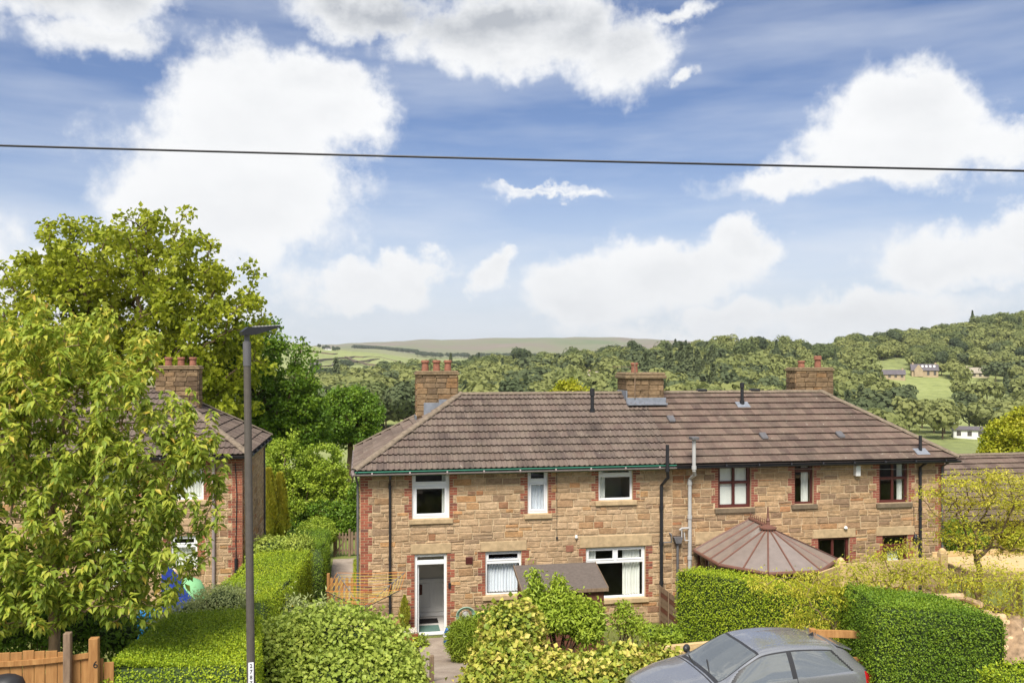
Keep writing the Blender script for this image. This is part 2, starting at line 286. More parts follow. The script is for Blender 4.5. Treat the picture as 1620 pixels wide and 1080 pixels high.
# ------------------------------------------------------------------ mesh helpers
ORG = {}
class MB:
    def __init__(s): s.v = []; s.f = []; s.mi = []; s.r = []
    def add(s, verts, faces, mi=0, r=0.0):
        o = len(s.v); s.v.extend([tuple(p) for p in verts]); s.f.extend([tuple(i+o for i in f) for f in faces])
        s.mi.extend([mi]*len(faces)); s.r.extend([r]*len(faces)); return s
    def box(s, x0, x1, y0, y1, z0, z1, mi=0, r=0.0, M=None):
        v = [Vector(p) for p in ((x0,y0,z0),(x1,y0,z0),(x1,y1,z0),(x0,y1,z0),(x0,y0,z1),(x1,y0,z1),(x1,y1,z1),(x0,y1,z1))]
        if M is not None: v = [M @ p for p in v]
        return s.add(v, [(0,3,2,1),(4,5,6,7),(0,1,5,4),(1,2,6,5),(2,3,7,6),(3,0,4,7)], mi, r)
    def cbox(s, x0, x1, y0, y1, z0, z1, c=.004, mi=0, r=0.0, M=None):      # box with chamfered edges
        bm = bmesh.new(); bmesh.ops.create_cube(bm, size=1)
        for p in bm.verts: p.co = Vector(((x0+x1)/2+p.co.x*(x1-x0), (y0+y1)/2+p.co.y*(y1-y0), (z0+z1)/2+p.co.z*(z1-z0)))
        bmesh.ops.bevel(bm, geom=bm.edges[:], offset=c, segments=1, affect='EDGES')
        bm.verts.index_update(); v = [p.co.copy() for p in bm.verts]
        if M is not None: v = [M @ p for p in v]
        s.add(v, [[q.index for q in f.verts] for f in bm.faces], mi, r); bm.free(); return s
    def tube(s, pts, rad, n=8, mi=0, r=0.0, caps=True):
        pts = [Vector(p) for p in pts]; k = len(pts); rad = [rad]*k if isinstance(rad, (int, float)) else rad
        vs_, fs = [], []; up = None
        for i in range(k):
            d = (pts[min(i+1, k-1)]-pts[max(i-1, 0)]).normalized()
            if up is None: up = Vector((0, 0, 1)) if abs(d.z) < .9 else Vector((1, 0, 0))
            a = d.cross(up).normalized(); b = a.cross(d).normalized(); up = b
            for j in range(n):
                t = 2*math.pi*j/n; vs_.append(pts[i]+a*math.cos(t)*rad[i]+b*math.sin(t)*rad[i])
        for i in range(k-1):
            for j in range(n): fs.append((i*n+j, i*n+(j+1) % n, (i+1)*n+(j+1) % n, (i+1)*n+j))
        if caps: fs.append(tuple(range(n))[::-1]); fs.append(tuple((k-1)*n+j for j in range(n)))
        return s.add(vs_, fs, mi, r)
    def lathe(s, c, prof, n=14, mi=0, r=0.0):                               # prof: (radius, z) about a vertical axis
        vs_, fs = [], []; k = len(prof)
        for q, z in prof:
            for j in range(n):
                t = 2*math.pi*j/n; vs_.append((c[0]+q*math.cos(t), c[1]+q*math.sin(t), c[2]+z))
        for i in range(k-1):
            for j in range(n): fs.append((i*n+j, i*n+(j+1) % n, (i+1)*n+(j+1) % n, (i+1)*n+j))
        fs.append(tuple(range(n))[::-1]); fs.append(tuple((k-1)*n+j for j in range(n)))
        return s.add(vs_, fs, mi, r)
    def prism(s, poly, y0, y1, mi=0, r=0.0, axis='Y', M=None):              # polygon in XZ extruded along Y (or XY along Z)
        n = len(poly)
        if axis == 'Y': v = [Vector((a, y0, b)) for a, b in poly]+[Vector((a, y1, b)) for a, b in poly]
        elif axis == 'X': v = [Vector((y0, a, b)) for a, b in poly]+[Vector((y1, a, b)) for a, b in poly]
        else: v = [Vector((a, b, y0)) for a, b in poly]+[Vector((a, b, y1)) for a, b in poly]
        if M is not None: v = [M @ p for p in v]
        f = [tuple(range(n)), tuple(range(2*n-1, n-1, -1))]+[(i, n+i, n+(i+1) % n, (i+1) % n) for i in range(n)]
        s.add(v, f, mi, r); return s
    def mesh(s, name, mats, org=Vector((0, 0, 0)), smooth=False, fix=True):
        me = bpy.data.meshes.new(name); me.from_pydata([(p[0]-org[0], p[1]-org[1], p[2]-org[2]) for p in s.v], [], s.f)
        for m in ([mats] if isinstance(mats, str) else mats): me.materials.append(MATS[m])
        if any(s.mi): me.polygons.foreach_set('material_index', s.mi)
        a = me.attributes.new('rnd', 'FLOAT', 'FACE'); a.data.foreach_set('value', s.r)
        if fix:
            bm = bmesh.new(); bm.from_mesh(me); bmesh.ops.recalc_face_normals(bm, faces=bm.faces[:]); bm.to_mesh(me); bm.free()
        if smooth: me.polygons.foreach_set('use_smooth', [True]*len(me.polygons))
        me.update(); return me
    def build(s, name, mats, parent=None, smooth=False, kind=None, label=None, fix=True):
        org = ORG[parent.name] if parent else Vector((0, 0, 0))
        o = bpy.data.objects.new(name, s.mesh(name, mats, org, smooth, fix)); COL.objects.link(o)
        if parent: o.parent = parent
        ORG[o.name] = org.copy()
        if kind: o['kind'] = kind
        if label: o['label'] = label
        return o
def tag(o, label, cat, group=None):
    o['label'] = label; o['category'] = cat
    if group: o['group'] = group
    return o
def thing(name, label, cat, loc, group=None):
    o = bpy.data.objects.new(name, None); COL.objects.link(o); o.location = loc; o.empty_display_size = .3
    ORG[o.name] = Vector(loc); tag(o, label, cat, group); return o
def single(mb, name, mats, label, cat, loc=(0, 0, 0), group=None, smooth=False):   # a thing that is one mesh
    loc = Vector(loc); o = bpy.data.objects.new(name, mb.mesh(name, mats, loc, smooth)); COL.objects.link(o); o.location = loc
    ORG[o.name] = loc; tag(o, label, cat, group); return o
def inst(me, name, M, parent, rnd=None):
    o = bpy.data.objects.new(name, me); COL.objects.link(o); o.parent = parent
    M = M.copy(); M.translation = M.translation-ORG[parent.name]; o.matrix_basis = M
    if rnd is not None: o['rnd'] = rnd
    return o
def np_mesh(name, verts, faces, mats, rnd=None, org=(0, 0, 0), smooth=False):      # fast path: faces (n,k)
    me = bpy.data.meshes.new(name); n, k = faces.shape
    verts = verts-np.array(org)
    me.vertices.add(len(verts)); me.vertices.foreach_set('co', verts.astype(np.float32).ravel())
    me.loops.add(n*k); me.loops.foreach_set('vertex_index', faces.astype(np.int32).ravel())
    me.polygons.add(n); me.polygons.foreach_set('loop_start', np.arange(0, n*k, k, dtype=np.int32))
    for m in ([mats] if isinstance(mats, str) else mats): me.materials.append(MATS[m])
    if rnd is not None:
        a = me.attributes.new('rnd', 'FLOAT', 'FACE'); a.data.foreach_set('value', rnd.astype(np.float32))
    me.update(calc_edges=True); me.validate()
    if smooth: me.polygons.foreach_set('use_smooth', [True]*n)
    return me
def np_obj(name, me, parent=None, loc=None, kind=None):
    o = bpy.data.objects.new(name, me); COL.objects.link(o)
    if parent: o.parent = parent; ORG[o.name] = ORG[parent.name].copy()
    if loc is not None: o.location = loc; ORG[o.name] = Vector(loc)
    if kind: o['kind'] = kind
    return o

# ------------------------------------------------------------------ terrain
def near_h(X, Y):
    z = np.where(Y < 13.2, 2.08, np.where(Y < 22.3, 2.08*(22.3-Y)/9.1, 0.0))
    bay = (X > 2.5) & (X < 9.4) & (Y > 11.2) & (Y < 15.3)
    right = np.clip((X-7.0)/1.5, 0, 1)                                       # the right-hand garden lies on a higher terrace
    zr = np.where(Y < 15.5, 2.08, np.where(Y < 22.3, 2.08*(22.3-Y)/6.8, 0.0))
    z = z*(1-right)+zr*right; z = np.where(bay, np.minimum(z, 1.52), z)
    return z-np.clip(Y-34, 0, None)*.066
TT = np.array([60, 100, 150, 200, 300, 400, 500, 600, 700, 850, 1000, 1500, 2000, 3000, 4500, 6500.])
COLS = {
 450: [782,732,712,695,668,645,630,620,612,600,590,562,543,548,552,556],
 560: [782,732,712,695,668,643,622,615,608,600,592,572,556,553,543,548],
 700: [782,732,712,695,665,635,610,602,600,598,596,586,575,562,537,545],
 900: [782,732,712,695,665,630,597,586,590,592,592,588,578,562,533,542],
 1050:[782,732,712,698,668,632,592,576,580,586,588,586,578,562,536,545],
 1200:[782,732,716,704,676,638,590,562,564,572,576,580,578,566,550,552],
 1350:[782,732,722,714,696,655,615,575,556,560,566,575,575,568,560,560],
 1450:[782,732,724,718,705,663,620,578,543,548,558,570,570,565,560,560],
 1620:[782,732,726,722,710,668,622,572,520,520,535,560,565,563,560,560],
 1900:[782,732,726,722,710,668,620,565,505,500,515,550,560,560,560,560]}
_az = []; _zz = []
for c in sorted(COLS):
    _az.append(math.degrees(math.atan((c-810)/FPX))); _zz.append(CZ-(np.array(COLS[c])-HOR)/FPX*TT)
_az = [-180, -80, -45]+_az+[80, 180]; _zz = [_zz[0]*.5, _zz[0], _zz[0]]+_zz+[_zz[-1], _zz[0]*.5]
_az = np.array(_az); _zz = np.array(_zz); LT = np.log(TT)
def far_h(az, t):
    lt = np.log(np.clip(t, 60, 6500)); out = np.zeros_like(lt)
    j = np.clip(np.searchsorted(_az, az)-1, 0, len(_az)-2); w = (az-_az[j])/(_az[j+1]-_az[j])
    w = w*w*(3-2*w)*.5+w*.5
    i = np.clip(np.searchsorted(LT, lt)-1, 0, len(LT)-2); q = (lt-LT[i])/(LT[i+1]-LT[i])
    z0 = _zz[j, i]*(1-q)+_zz[j, i+1]*q; z1 = _zz[j+1, i]*(1-q)+_zz[j+1, i+1]*q
    return z0*(1-w)+z1*w
def ground_h(X, Y):
    X = np.asarray(X, float); Y = np.asarray(Y, float)
    r = np.hypot(X, Y); az = np.degrees(np.arctan2(X, Y))-YAW; az = (az+180) % 360-180
    t = r*np.cos(np.radians(np.clip(np.abs(az), 0, 40)))
    f = far_h(az, t); k = np.clip((r-50)/45, 0, 1)
    return near_h(X, Y)*(1-k)+f*k
def gz(x, y): return float(ground_h(np.array([x]), np.array([y]))[0])
def make_terrain():
    rr = np.concatenate([[0.5], np.arange(1, 40, .75), np.geomspace(40, 6500, 110)])
    aa = np.concatenate([np.arange(-180, -45, 4), np.arange(-45, 48, .6), np.arange(48, 180, 4)])
    A, Q = np.meshgrid(aa, rr, indexing='ij'); ar = np.radians(A+YAW)
    X = Q*np.sin(ar); Y = Q*np.cos(ar); Z = ground_h(X, Y)
    big = np.clip((Q-150)/600, 0, 1)
    Z = Z+big*6*(np.sin(X/97+1)*np.sin(Y/131)*.5+np.sin(X/41)*np.cos(Y/53)*.25)*np.clip(Q/1500, .3, 2)
    V = np.stack([X, Y, Z], -1).reshape(-1, 3); n, m = A.shape
    i, j = np.meshgrid(np.arange(n), np.arange(m-1), indexing='ij'); i2 = (i+1) % n
    F = np.stack([i*m+j, i*m+j+1, i2*m+j+1, i2*m+j], -1).reshape(-1, 4)
    k = NT('terrain'); geo = k.node('ShaderNodeNewGeometry'); pos = geo.outputs['Position']
    ln = k.node('ShaderNodeVectorMath', operation='LENGTH'); k.link(pos, ln.inputs[0]); d = ln.outputs['Value']
    n1 = k.noise(.006, 4); n2 = k.noise(.05, 5); n3 = k.noise(1.7, 5, .6); n4 = k.noise(24, 4, .6)
    grass = k.ramp(n3, [(.3, (.14, .19, .04)), (.6, (.21, .27, .06)), (.8, (.28, .31, .09))])
    soil = k.mix(k.ramp(n4, [(.35, (1,)*3), (.65, (0, 0, 0))]), grass, (.10, .075, .04))
    field = k.ramp(k.math('ADD', k.math('MULTIPLY', n1, .45), k.math('MULTIPLY', k.noise(.16, 6, .7), .55)), [(.35, (.15, .17, .07)), (.5, (.25, .28, .10)), (.65, (.31, .33, .14))])
    moor = k.ramp(k.math('ADD', k.math('MULTIPLY', k.noise(.0016, 5, .6), .7), k.math('MULTIPLY', n1, .3)), [(.38, (.14, .17, .08)), (.48, (.19, .19, .11)), (.56, (.20, .165, .125)), (.66, (.25, .20, .16)), (.75, (.17, .18, .10))])
    def ss(a, b):
        m_ = k.node('ShaderNodeMapRange'); m_.inputs[1].default_value = a; m_.inputs[2].default_value = b; k.link(d, m_.inputs[0]); return m_.outputs[0]
    c = k.mix(ss(30, 45), soil, grass); c = k.mix(ss(45, 90), c, field); c = k.mix(ss(2100, 2900), c, moor)
    k.bsdf(c, .95, 0, .1, n4, .4, .02)
    o = np_obj('terrain', np_mesh('terrain', V, F, 'terrain', smooth=True)); o['kind'] = 'structure'
    return o
make_terrain()
# ------------------------------------------------------------------ road, pavement, paths
def sheet(name, poly, z, mat, thick=None):
    mb = MB(); mb.prism(poly, z-(thick or .3), z, axis='Z'); o = mb.build(name, mat); o['kind'] = 'structure'; return o
k = NT('asphalt'); n = k.noise(90, 3); n2 = k.noise(.8, 4)
k.bsdf(k.mix(k.math('MULTIPLY', n2, .5), k.ramp(n, [(.35, (.045,)*3), (.7, (.085, .083, .08))]), (.09, .088, .084)), .9, 0, .2, n, .4, .004)
k = NT('path_concrete'); n = k.noise(50, 4); n2 = k.noise(2.2, 5)
k.bsdf(k.ramp(k.math('ADD', k.math('MULTIPLY', n, .4), k.math('MULTIPLY', n2, .6)), [(.35, lin(132, 118, 106)), (.65, lin(166, 152, 138))]), .95, 0, .15, n, .4, .004)
sheet('road', [(-60, -3), (60, -3), (60, 11.28), (-60, 11.28)], 2.09, 'asphalt')
sheet('parking_bay', [(2.6, 11.3), (9.3, 11.3), (9.3, 15.2), (2.6, 15.2)], 1.605, 'asphalt')
_p = MB(); _p.cbox(-60, 2.6, 11.3, 12.7, 1.8, 2.2, .02); _p.cbox(9.3, 60, 11.3, 12.7, 1.8, 2.2, .02); _o = _p.build('pavement', 'path_concrete'); _o['kind'] = 'structure'
def path_strip(name, centre, half, lift=.03):
    mb = MB(); v = []; f = []
    for (x, y), h in zip(centre, half):
        for s in (-1, 1):
            v.append((x+s*h, y, gz(x, y)+lift))
        for s in (-1, 1):
            v.append((x+s*h, y, gz(x, y)-.25))
    for i in range(len(centre)-1):
        a, b = i*4, i*4+4; f += [(a, a+1, b+1, b), (a, b, b+2, a+2), (a+1, a+3, b+3, b+1)]
    mb.add(v, f); o = mb.build(name, 'path_concrete'); o['kind'] = 'structure'; return o
path_strip('garden_path', [(2.15-.02*i, 23.7-.6*i) for i in range(18)], [.62]*2+[.55]*16)
path_strip('side_path', [(-.62, 22.6+.8*i) for i in range(15)], [.42]*15, .025)
path_strip('house_apron', [(.9+.6*i, 23.45) for i in range(1)]+[(.9, 23.44)], [.1, .1], .02) if False else None

# ------------------------------------------------------------------ house parts
def rect_sub(rects, b):
    out = []
    for (x0, x1, z0, z1) in rects:
        bx0, bx1, bz0, bz1 = b
        if bx1 <= x0 or bx0 >= x1 or bz1 <= z0 or bz0 >= z1: out.append((x0, x1, z0, z1)); continue
        if bz0 > z0: out.append((x0, x1, z0, bz0))
        if bz1 < z1: out.append((x0, x1, bz1, z1))
        a, c = max(z0, bz0), min(z1, bz1)
        if bx0 > x0: out.append((x0, bx0, a, c))
        if bx1 < x1: out.append((bx1, x1, a, c))
    return out
class Face:                                   # a wall face: origin, direction along it, outward normal
    def __init__(s, o, u, n):
        s.o = Vector(o); s.u = Vector(u).normalized(); s.n = Vector(n).normalized()
        s.M = Matrix((( s.u.x, -s.n.x, 0, s.o.x), (s.u.y, -s.n.y, 0, s.o.y), (s.u.z, -s.n.z, 1, s.o.z), (0, 0, 0, 1)))   # local: x along, y inward, z up
STONES = []
def stone_variants():
    for i in range(10):
        rr_ = random.Random(i); j = lambda a: rr_.uniform(-a, a)
        back = [(-.5, .5, -.5), (.5, .5, -.5), (.5, .5, .5), (-.5, .5, .5)]
        side = [(-.5+j(.02), -.2, -.5+j(.03)), (.5+j(.02), -.2, -.5+j(.03)), (.5+j(.02), -.2, .5+j(.03)), (-.5+j(.02), -.2, .5+j(.03))]
        fr = [(-.46+j(.03), -.5+j(.15), -.42+j(.06)), (.46+j(.03), -.5+j(.15), -.42+j(.06)), (.46+j(.03), -.5+j(.15), .42+j(.06)), (-.46+j(.03), -.5+j(.15), .42+j(.06))]
        v = back+side+fr
        f = [(8, 9, 10, 11)]+[(a, (a+1) % 4, 4+(a+1) % 4, 4+a) for a in range(4)]+[(4+a, 4+(a+1) % 4, 8+(a+1) % 4, 8+a) for a in range(4)]
        STONES.append((v, f))
stone_variants()
def projected_area(M, w, h):
    P = [proj(*(M @ Vector(q))) for q in ((-.5*w, 0, -.5*h), (.5*w, 0, -.5*h), (.5*w, 0, .5*h), (-.5*w, 0, .5*h))]
    return abs(sum(P[i][0]*P[(i+1) % 4][1]-P[(i+1) % 4][0]*P[i][1] for i in range(4)))/2
def lay_stones(face, width, z0, z1, blocked, hmin=.10, hmax=.22, wmin=.18, wmax=.52, seed=1):
    rr_ = random.Random(seed); out = []; z = z0
    while z < z1-.03:
        h = rr_.uniform(hmin, hmax); h = min(h, z1-z)
        if z1-(z+h) < .07: h = z1-z
        x = 0
        while x < width-.01:
            w = rr_.uniform(wmin, wmax) * (1.15 if h > .17 else .95)
            if width-(x+w) < .16: w = width-x
            cells = [(x, x+w, z, z+h)]
            if h > .17 and rr_.random() < .22: cells = [(x, x+w, z, z+h*.5), (x, x+w, z+h*.5, z+h)]
            for b in blocked: cells = rect_sub(cells, b)
            for c in cells:
                if c[1]-c[0] > .05 and c[3]-c[2] > .04:
                    g = .006+rr_.random()*.006
                    M = face.M @ Matrix.Translation(((c[0]+c[1])/2, .012, (c[2]+c[3])/2)) @ Matrix.Diagonal((c[1]-c[0]-2*g, .05+rr_.random()*.022, c[3]-c[2]-2*g, 1))
                    out.append((M, rr_.randrange(10), min(.995, rr_.random()), c))
            x += w
        z += h
    return out
def place_pieces(lst, meshes, raw, name, parent, mat, vis=None, limit=300):
    """lst: (matrix, variant, rnd); the largest in view become parts, the rest one joined part"""
    def area(e):
        M = e[0]; c = M.translation; x, y, f = proj(*c)
        if not (-30 < x < 1650 and -30 < y < 1100): return 0
        a = projected_area(M, 1, 1)
        return a*(vis(x, y) if vis else 1)
    order = sorted(lst, key=area, reverse=True)
    for e in order[:limit]: inst(meshes[e[1]], name, e[0], parent, e[2])
    if len(order) > limit:
        mb = MB()
        for e in order[limit:]:
            v, f = raw[e[1]]; mb.add([e[0] @ Vector(p) for p in v], f, 0, e[2])
        mb.build(name+'s', mat, parent, kind='stuff')
STONE_MESH = {}
def stone_meshes(mat):
    if mat not in STONE_MESH:
        STONE_MESH[mat] = [MB().add(v, f).mesh('stone', mat) for v, f in STONES]
        for m in STONE_MESH[mat]: m.attributes.remove(m.attributes['rnd'])
    return STONE_MESH[mat]
def wall_shell(face, width, z0, z1, holes, thick, mb):       # backing wall with openings, split into cells
    xs = sorted({0, width, *[h[0] for h in holes], *[h[1] for h in holes]}); zs = sorted({z0, z1, *[h[2] for h in holes], *[h[3] for h in holes]})
    for a, b in zip(xs[:-1], xs[1:]):
        run = None
        for c, d in zip(zs[:-1], zs[1:]):
            solid = not any(h[0] < (a+b)/2 < h[1] and h[2] < (c+d)/2 < h[3] for h in holes)
            if solid: run = (run[0], d) if run else (c, d)
            if (not solid or d == zs[-1]) and run:
                mb.box(a, b, 0, thick, run[0], run[1], M=face.M); run = None
def quoin(face, x, side, z0, z1, wide, narrow, mb, start=0, proud=.008):
    """toothed brick jamb: side=+1 grows to larger x; returns blocked rectangles"""
    out = []; z = z1; i = start; c = .075
    while z > z0+.02:
        w = wide if i % 2 == 0 else narrow; zb = max(z0, z-3*c)
        a, b = (x, x+w) if side > 0 else (x-w, x)
        out.append((a, b, zb, z)); q = z; row = 0
        while q > zb+.02:
            p = max(zb, q-c)
            if w > .18:
                cuts = [a, b] if row % 2 == 0 and w < .24 else ([a, a+.105, b] if (row+i) % 2 else [a, b-.105, b])
                if w > .28: cuts = [a, a+.215, b] if row % 2 else [a, a+.105, b]
            else: cuts = [a, b]
            for m, n in zip(cuts[:-1], cuts[1:]):
                mb.box(m+.007, n-.007, -proud-random.random()*.003, .03, p+.009, q-.009, 0, random.random(), face.M)
            q = p; row += 1
        z = zb; i += 1
    return out
def bars(mb, face, x0, x1, z0, z1, w, y0, y1):               # rectangular frame of four bars
    mb.cbox(x0, x0+w, y0, y1, z0, z1, .006, M=face.M); mb.cbox(x1-w, x1, y0, y1, z0, z1, .006, M=face.M)
    mb.cbox(x0+w, x1-w, y0+.001, y1-.001, z0, z0+w, .006, M=face.M); mb.cbox(x0+w, x1-w, y0+.001, y1-.001, z1-w, z1, .006, M=face.M)
def curtain(face, x0, x1, z0, z1, y, parent, mat, folds=9, amp=.03, name='curtain'):
    mb = MB(); n = max(6, int(folds*6)); v = []; f = []
    for i in range(n+1):
        s = i/n; yy = y+amp*math.sin(s*folds*2*math.pi+random.random()*.5)+amp*.5*math.sin(s*folds*.7*6.28)
        v += [face.M @ Vector((x0+(x1-x0)*s, yy, z0)), face.M @ Vector((x0+(x1-x0)*s, yy, z1))]
    for i in range(n): f.append((2*i, 2*i+2, 2*i+3, 2*i+1))
    # thickness
    m = len(v); v += [p-face.n*.006 for p in v]; f += [tuple(m+q for q in g[::-1]) for g in f]
    mb.add(v, f); return mb.build(name, mat, parent, smooth=True)
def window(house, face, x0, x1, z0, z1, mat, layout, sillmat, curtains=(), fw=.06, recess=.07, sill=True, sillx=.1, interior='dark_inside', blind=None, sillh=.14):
    w = MB(); bars(w, face, x0, x1, z0, z1, fw, recess, recess+.07)
    panes = []
    X0, X1, Z0, Z1 = x0+fw, x1-fw, z0+fw, z1-fw
    if layout[0] == 'top':                                    # top light(s) over a fixed pane: fraction, n top panes
        zt = Z1-(Z1-Z0)*layout[1]; w.cbox(X0, X1, recess+.001, recess+.069, zt-.045, zt+.045, .006, M=face.M)
        n = layout[2]; cw = (X1-X0)/n
        for i in range(n):
            a, b = X0+i*cw, X0+(i+1)*cw
            if i: w.cbox(a-.035, a+.035, recess+.002, recess+.068, zt+.045, Z1, .006, M=face.M)
            bars(w, face, a+(.036 if i else 0), b-(.036 if i < n-1 else 0), zt+.046, Z1, .04, recess-.012, recess+.045)
            panes.append((a+.03, b-.03, zt+.075, Z1-.03))
        if len(layout) > 3: bars(w, face, X0, X1, Z0, zt-.046, layout[3], recess-.012, recess+.045); panes.append((X0+layout[3]-.01, X1-layout[3]+.01, Z0+layout[3]-.01, zt-.03-layout[3]))
        else: panes.append((X0-.01, X1+.01, Z0-.01, zt-.03))
    else:                                                     # grid of panes: columns, fraction of the upper row
        zt = Z1-(Z1-Z0)*layout[1]; w.cbox(X0, X1, recess+.001, recess+.069, zt-.04, zt+.04, .006, M=face.M)
        n = layout[2]; cw = (X1-X0)/n
        for i in range(n):
            a, b = X0+i*cw, X0+(i+1)*cw
            if i: w.cbox(a-.04, a+.04, recess+.002, recess+.068, Z0, Z1, .006, M=face.M)
            panes += [(a+.02, b-.02, zt+.03, Z1+.01), (a+.02, b-.02, Z0-.01, zt-.03)]
    wo = w.build('window', mat, house)
    for p in panes:
        m = MB(); m.box(p[0], p[1], recess+.028, recess+.036, p[2], p[3], M=face.M); m.build('pane', 'window_glass', wo)
    for c in curtains:                                        # (from, to, top, material) fractions of the width
        curtain(face, X0+(X1-X0)*c[0], X0+(X1-X0)*c[1], Z0-.02, Z0+(Z1-Z0)*c[2], recess+.16, wo, c[3], folds=max(3, int((X1-X0)*(c[1]-c[0])*12)))
    if blind:
        m = MB(); m.box(X0-.01, X1+.01, recess+.10, recess+.108, Z0+(Z1-Z0)*blind[0], Z1+.02, M=face.M); m.build('blind', blind[1], wo)
    if sill:
        m = MB(); m.cbox(x0-sillx, x1+sillx, -.075, .10, z0-sillh, z0-.004, .012, M=face.M); m.build('window_sill', sillmat, house)
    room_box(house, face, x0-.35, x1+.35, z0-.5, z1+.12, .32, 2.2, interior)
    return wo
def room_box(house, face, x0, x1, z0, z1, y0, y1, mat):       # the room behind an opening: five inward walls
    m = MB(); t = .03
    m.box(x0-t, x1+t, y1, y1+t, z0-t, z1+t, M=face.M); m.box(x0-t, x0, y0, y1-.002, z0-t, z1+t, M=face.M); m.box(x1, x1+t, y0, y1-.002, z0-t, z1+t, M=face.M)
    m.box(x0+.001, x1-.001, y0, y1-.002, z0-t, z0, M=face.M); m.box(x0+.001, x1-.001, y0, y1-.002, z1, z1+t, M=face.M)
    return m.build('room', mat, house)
def lintel(house, face, x0, x1, z0, z1, mat):
    m = MB(); m.cbox(x0, x1, -.03, .2, z0, z1, .01, M=face.M); m.build('lintel', mat, house); return (x0, x1, z0, z1)
def downpipe(house, pts, rad, mat, clips=()):
    m = MB(); m.tube(pts, rad, 10)
    for p, s in clips: m.tube([Vector(p)-Vector((0, 0, s)), Vector(p)+Vector((0, 0, s))], rad*1.28, 10)
    return m.build('downpipe', mat, house, smooth=False)

# ---- roof tiles
def tile_mesh(kind):
    w = .30; Ln = .415; v = []; f = []
    if kind == 'wavy': prof = [(0, .026), (.03, .030), (.055, .012), (.075, .004), (.125, .004), (.145, .012), (.165, .028), (.19, .028), (.21, .012), (.23, .004), (.28, .004), (.30, .02)]
    else: prof = [(0, .004), (.006, .012), (.145, .012), (.15, .009), (.155, .012), (.294, .012), (.30, .006)]
    n = len(prof); lift = .046
    for x, z in prof: v.append((x, 0, lift+z-.024))
    for x, z in prof: v.append((x, 0, lift+z))
    for x, z in prof: v.append((x, Ln, z-.012))
    for i in range(n-1): f += [(i, i+1, n+i+1, n+i), (n+i, n+i+1, 2*n+i+1, 2*n+i)]
    return v, f
def tile_plane(O, U, V, width, length, limL, limR, kind, gauge=.347):
    """U along the eave, V up the slope; limL(v), limR(v): tile field limits. Returns whole tiles and cut ones"""
    Nn = U.cross(V).normalized(); raw = tile_mesh(kind); whole = []; cut = []
    k = 0
    while k*gauge < length-.05:
        v0 = k*gauge; x = -.3+(.15 if (kind == 'flat' and k % 2) else 0)
        while x < width+.3:
            a = max(limL(v0), limL(min(length, v0+.4))); b = min(limR(v0), limR(min(length, v0+.4)))
            M = Matrix(((U.x, V.x, Nn.x, 0), (U.y, V.y, Nn.y, 0), (U.z, V.z, Nn.z, 0), (0, 0, 0, 1))); p = O+U*x+V*v0+Nn*(.004+random.uniform(-.002, .003)); M.translation = p
            top_over = v0+.415 > length
            la, lb = min(limL(v0), limL(min(length, v0+.4))), max(limR(v0), limR(min(length, v0+.4)))
            if x >= a-.001 and x+.3 <= b+.001 and not top_over: whole.append((M, 0, random.random()))
            elif x+.3 > la and x < lb: cut.append((M, x, v0, random.random()))
            x += .30
        k += 1
    out = []
    for M, x, v0, r in cut:
        bm = bmesh.new(); vv = [bm.verts.new(p) for p in raw[0]]
        for q in raw[1]: bm.faces.new([vv[i] for i in q])
        for lim, sgn in ((limL, 1), (limR, -1)):
            a, b = lim(v0)-x, lim(v0+.4)-x
            d = Vector((b-a, .4, 0)).normalized(); nrm = Vector((d.y, -d.x, 0))*sgn
            bmesh.ops.bisect_plane(bm, geom=bm.verts[:]+bm.edges[:]+bm.faces[:], plane_co=(a, 0, 0), plane_no=nrm, clear_inner=True)
        if v0+.415 > length: bmesh.ops.bisect_plane(bm, geom=bm.verts[:]+bm.edges[:]+bm.faces[:], plane_co=(0, length-v0, 0), plane_no=(0, 1, 0), clear_outer=True)
        if len(bm.faces) > 2:
            bm.verts.index_update(); out.append((M, [p.co.copy() for p in bm.verts], [[q.index for q in g.verts] for g in bm.faces], r))
        bm.free()
    return whole, out
def cap_row(a, b, parent, name, mat='cap_tile', rad=.115, step=.42, flat=.62):
    a, b = Vector(a), Vector(b); d = (b-a); L_ = d.length; d.normalize(); s = d.cross(Vector((0, 0, 1))).normalized(); u = s.cross(d).normalized()
    n = max(1, round(L_/step)); st = L_/n; mb = MB(); v = []; f = []; m = 7
    for e in (0, 1):
        for q in (rad, rad*.86):
            for i in range(m):
                t = math.pi*i/(m-1); v.append((math.cos(t)*q, e*(st+.02), math.sin(t)*q*flat+(.004 if e == 0 else 0)))
    for i in range(m-1):
        f += [(i, i+1, 2*m+i+1, 2*m+i), (m+i, 3*m+i, 3*m+i+1, m+i+1), (i, m+i, m+i+1, i+1), (2*m+i, 2*m+i+1, 3*m+i+1, 3*m+i)]
    f += [(0, 2*m, 3*m, m), (m-1, 2*m-1, 4*m-1, 3*m-1)]
    mb.add(v, f); me = mb.mesh(name, mat); me.attributes.remove(me.attributes['rnd'])
    for i in range(n):
        M = Matrix(((s.x, d.x, u.x, 0), (s.y, d.y, u.y, 0), (s.z, d.z, u.z, 0), (0, 0, 0, 1))); M.translation = a+d*(i*st)+u*random.uniform(-.006, .006)
        inst(me, name, M @ Matrix.Rotation(random.uniform(-.02, .02), 4, 'Y'), parent, random.random())
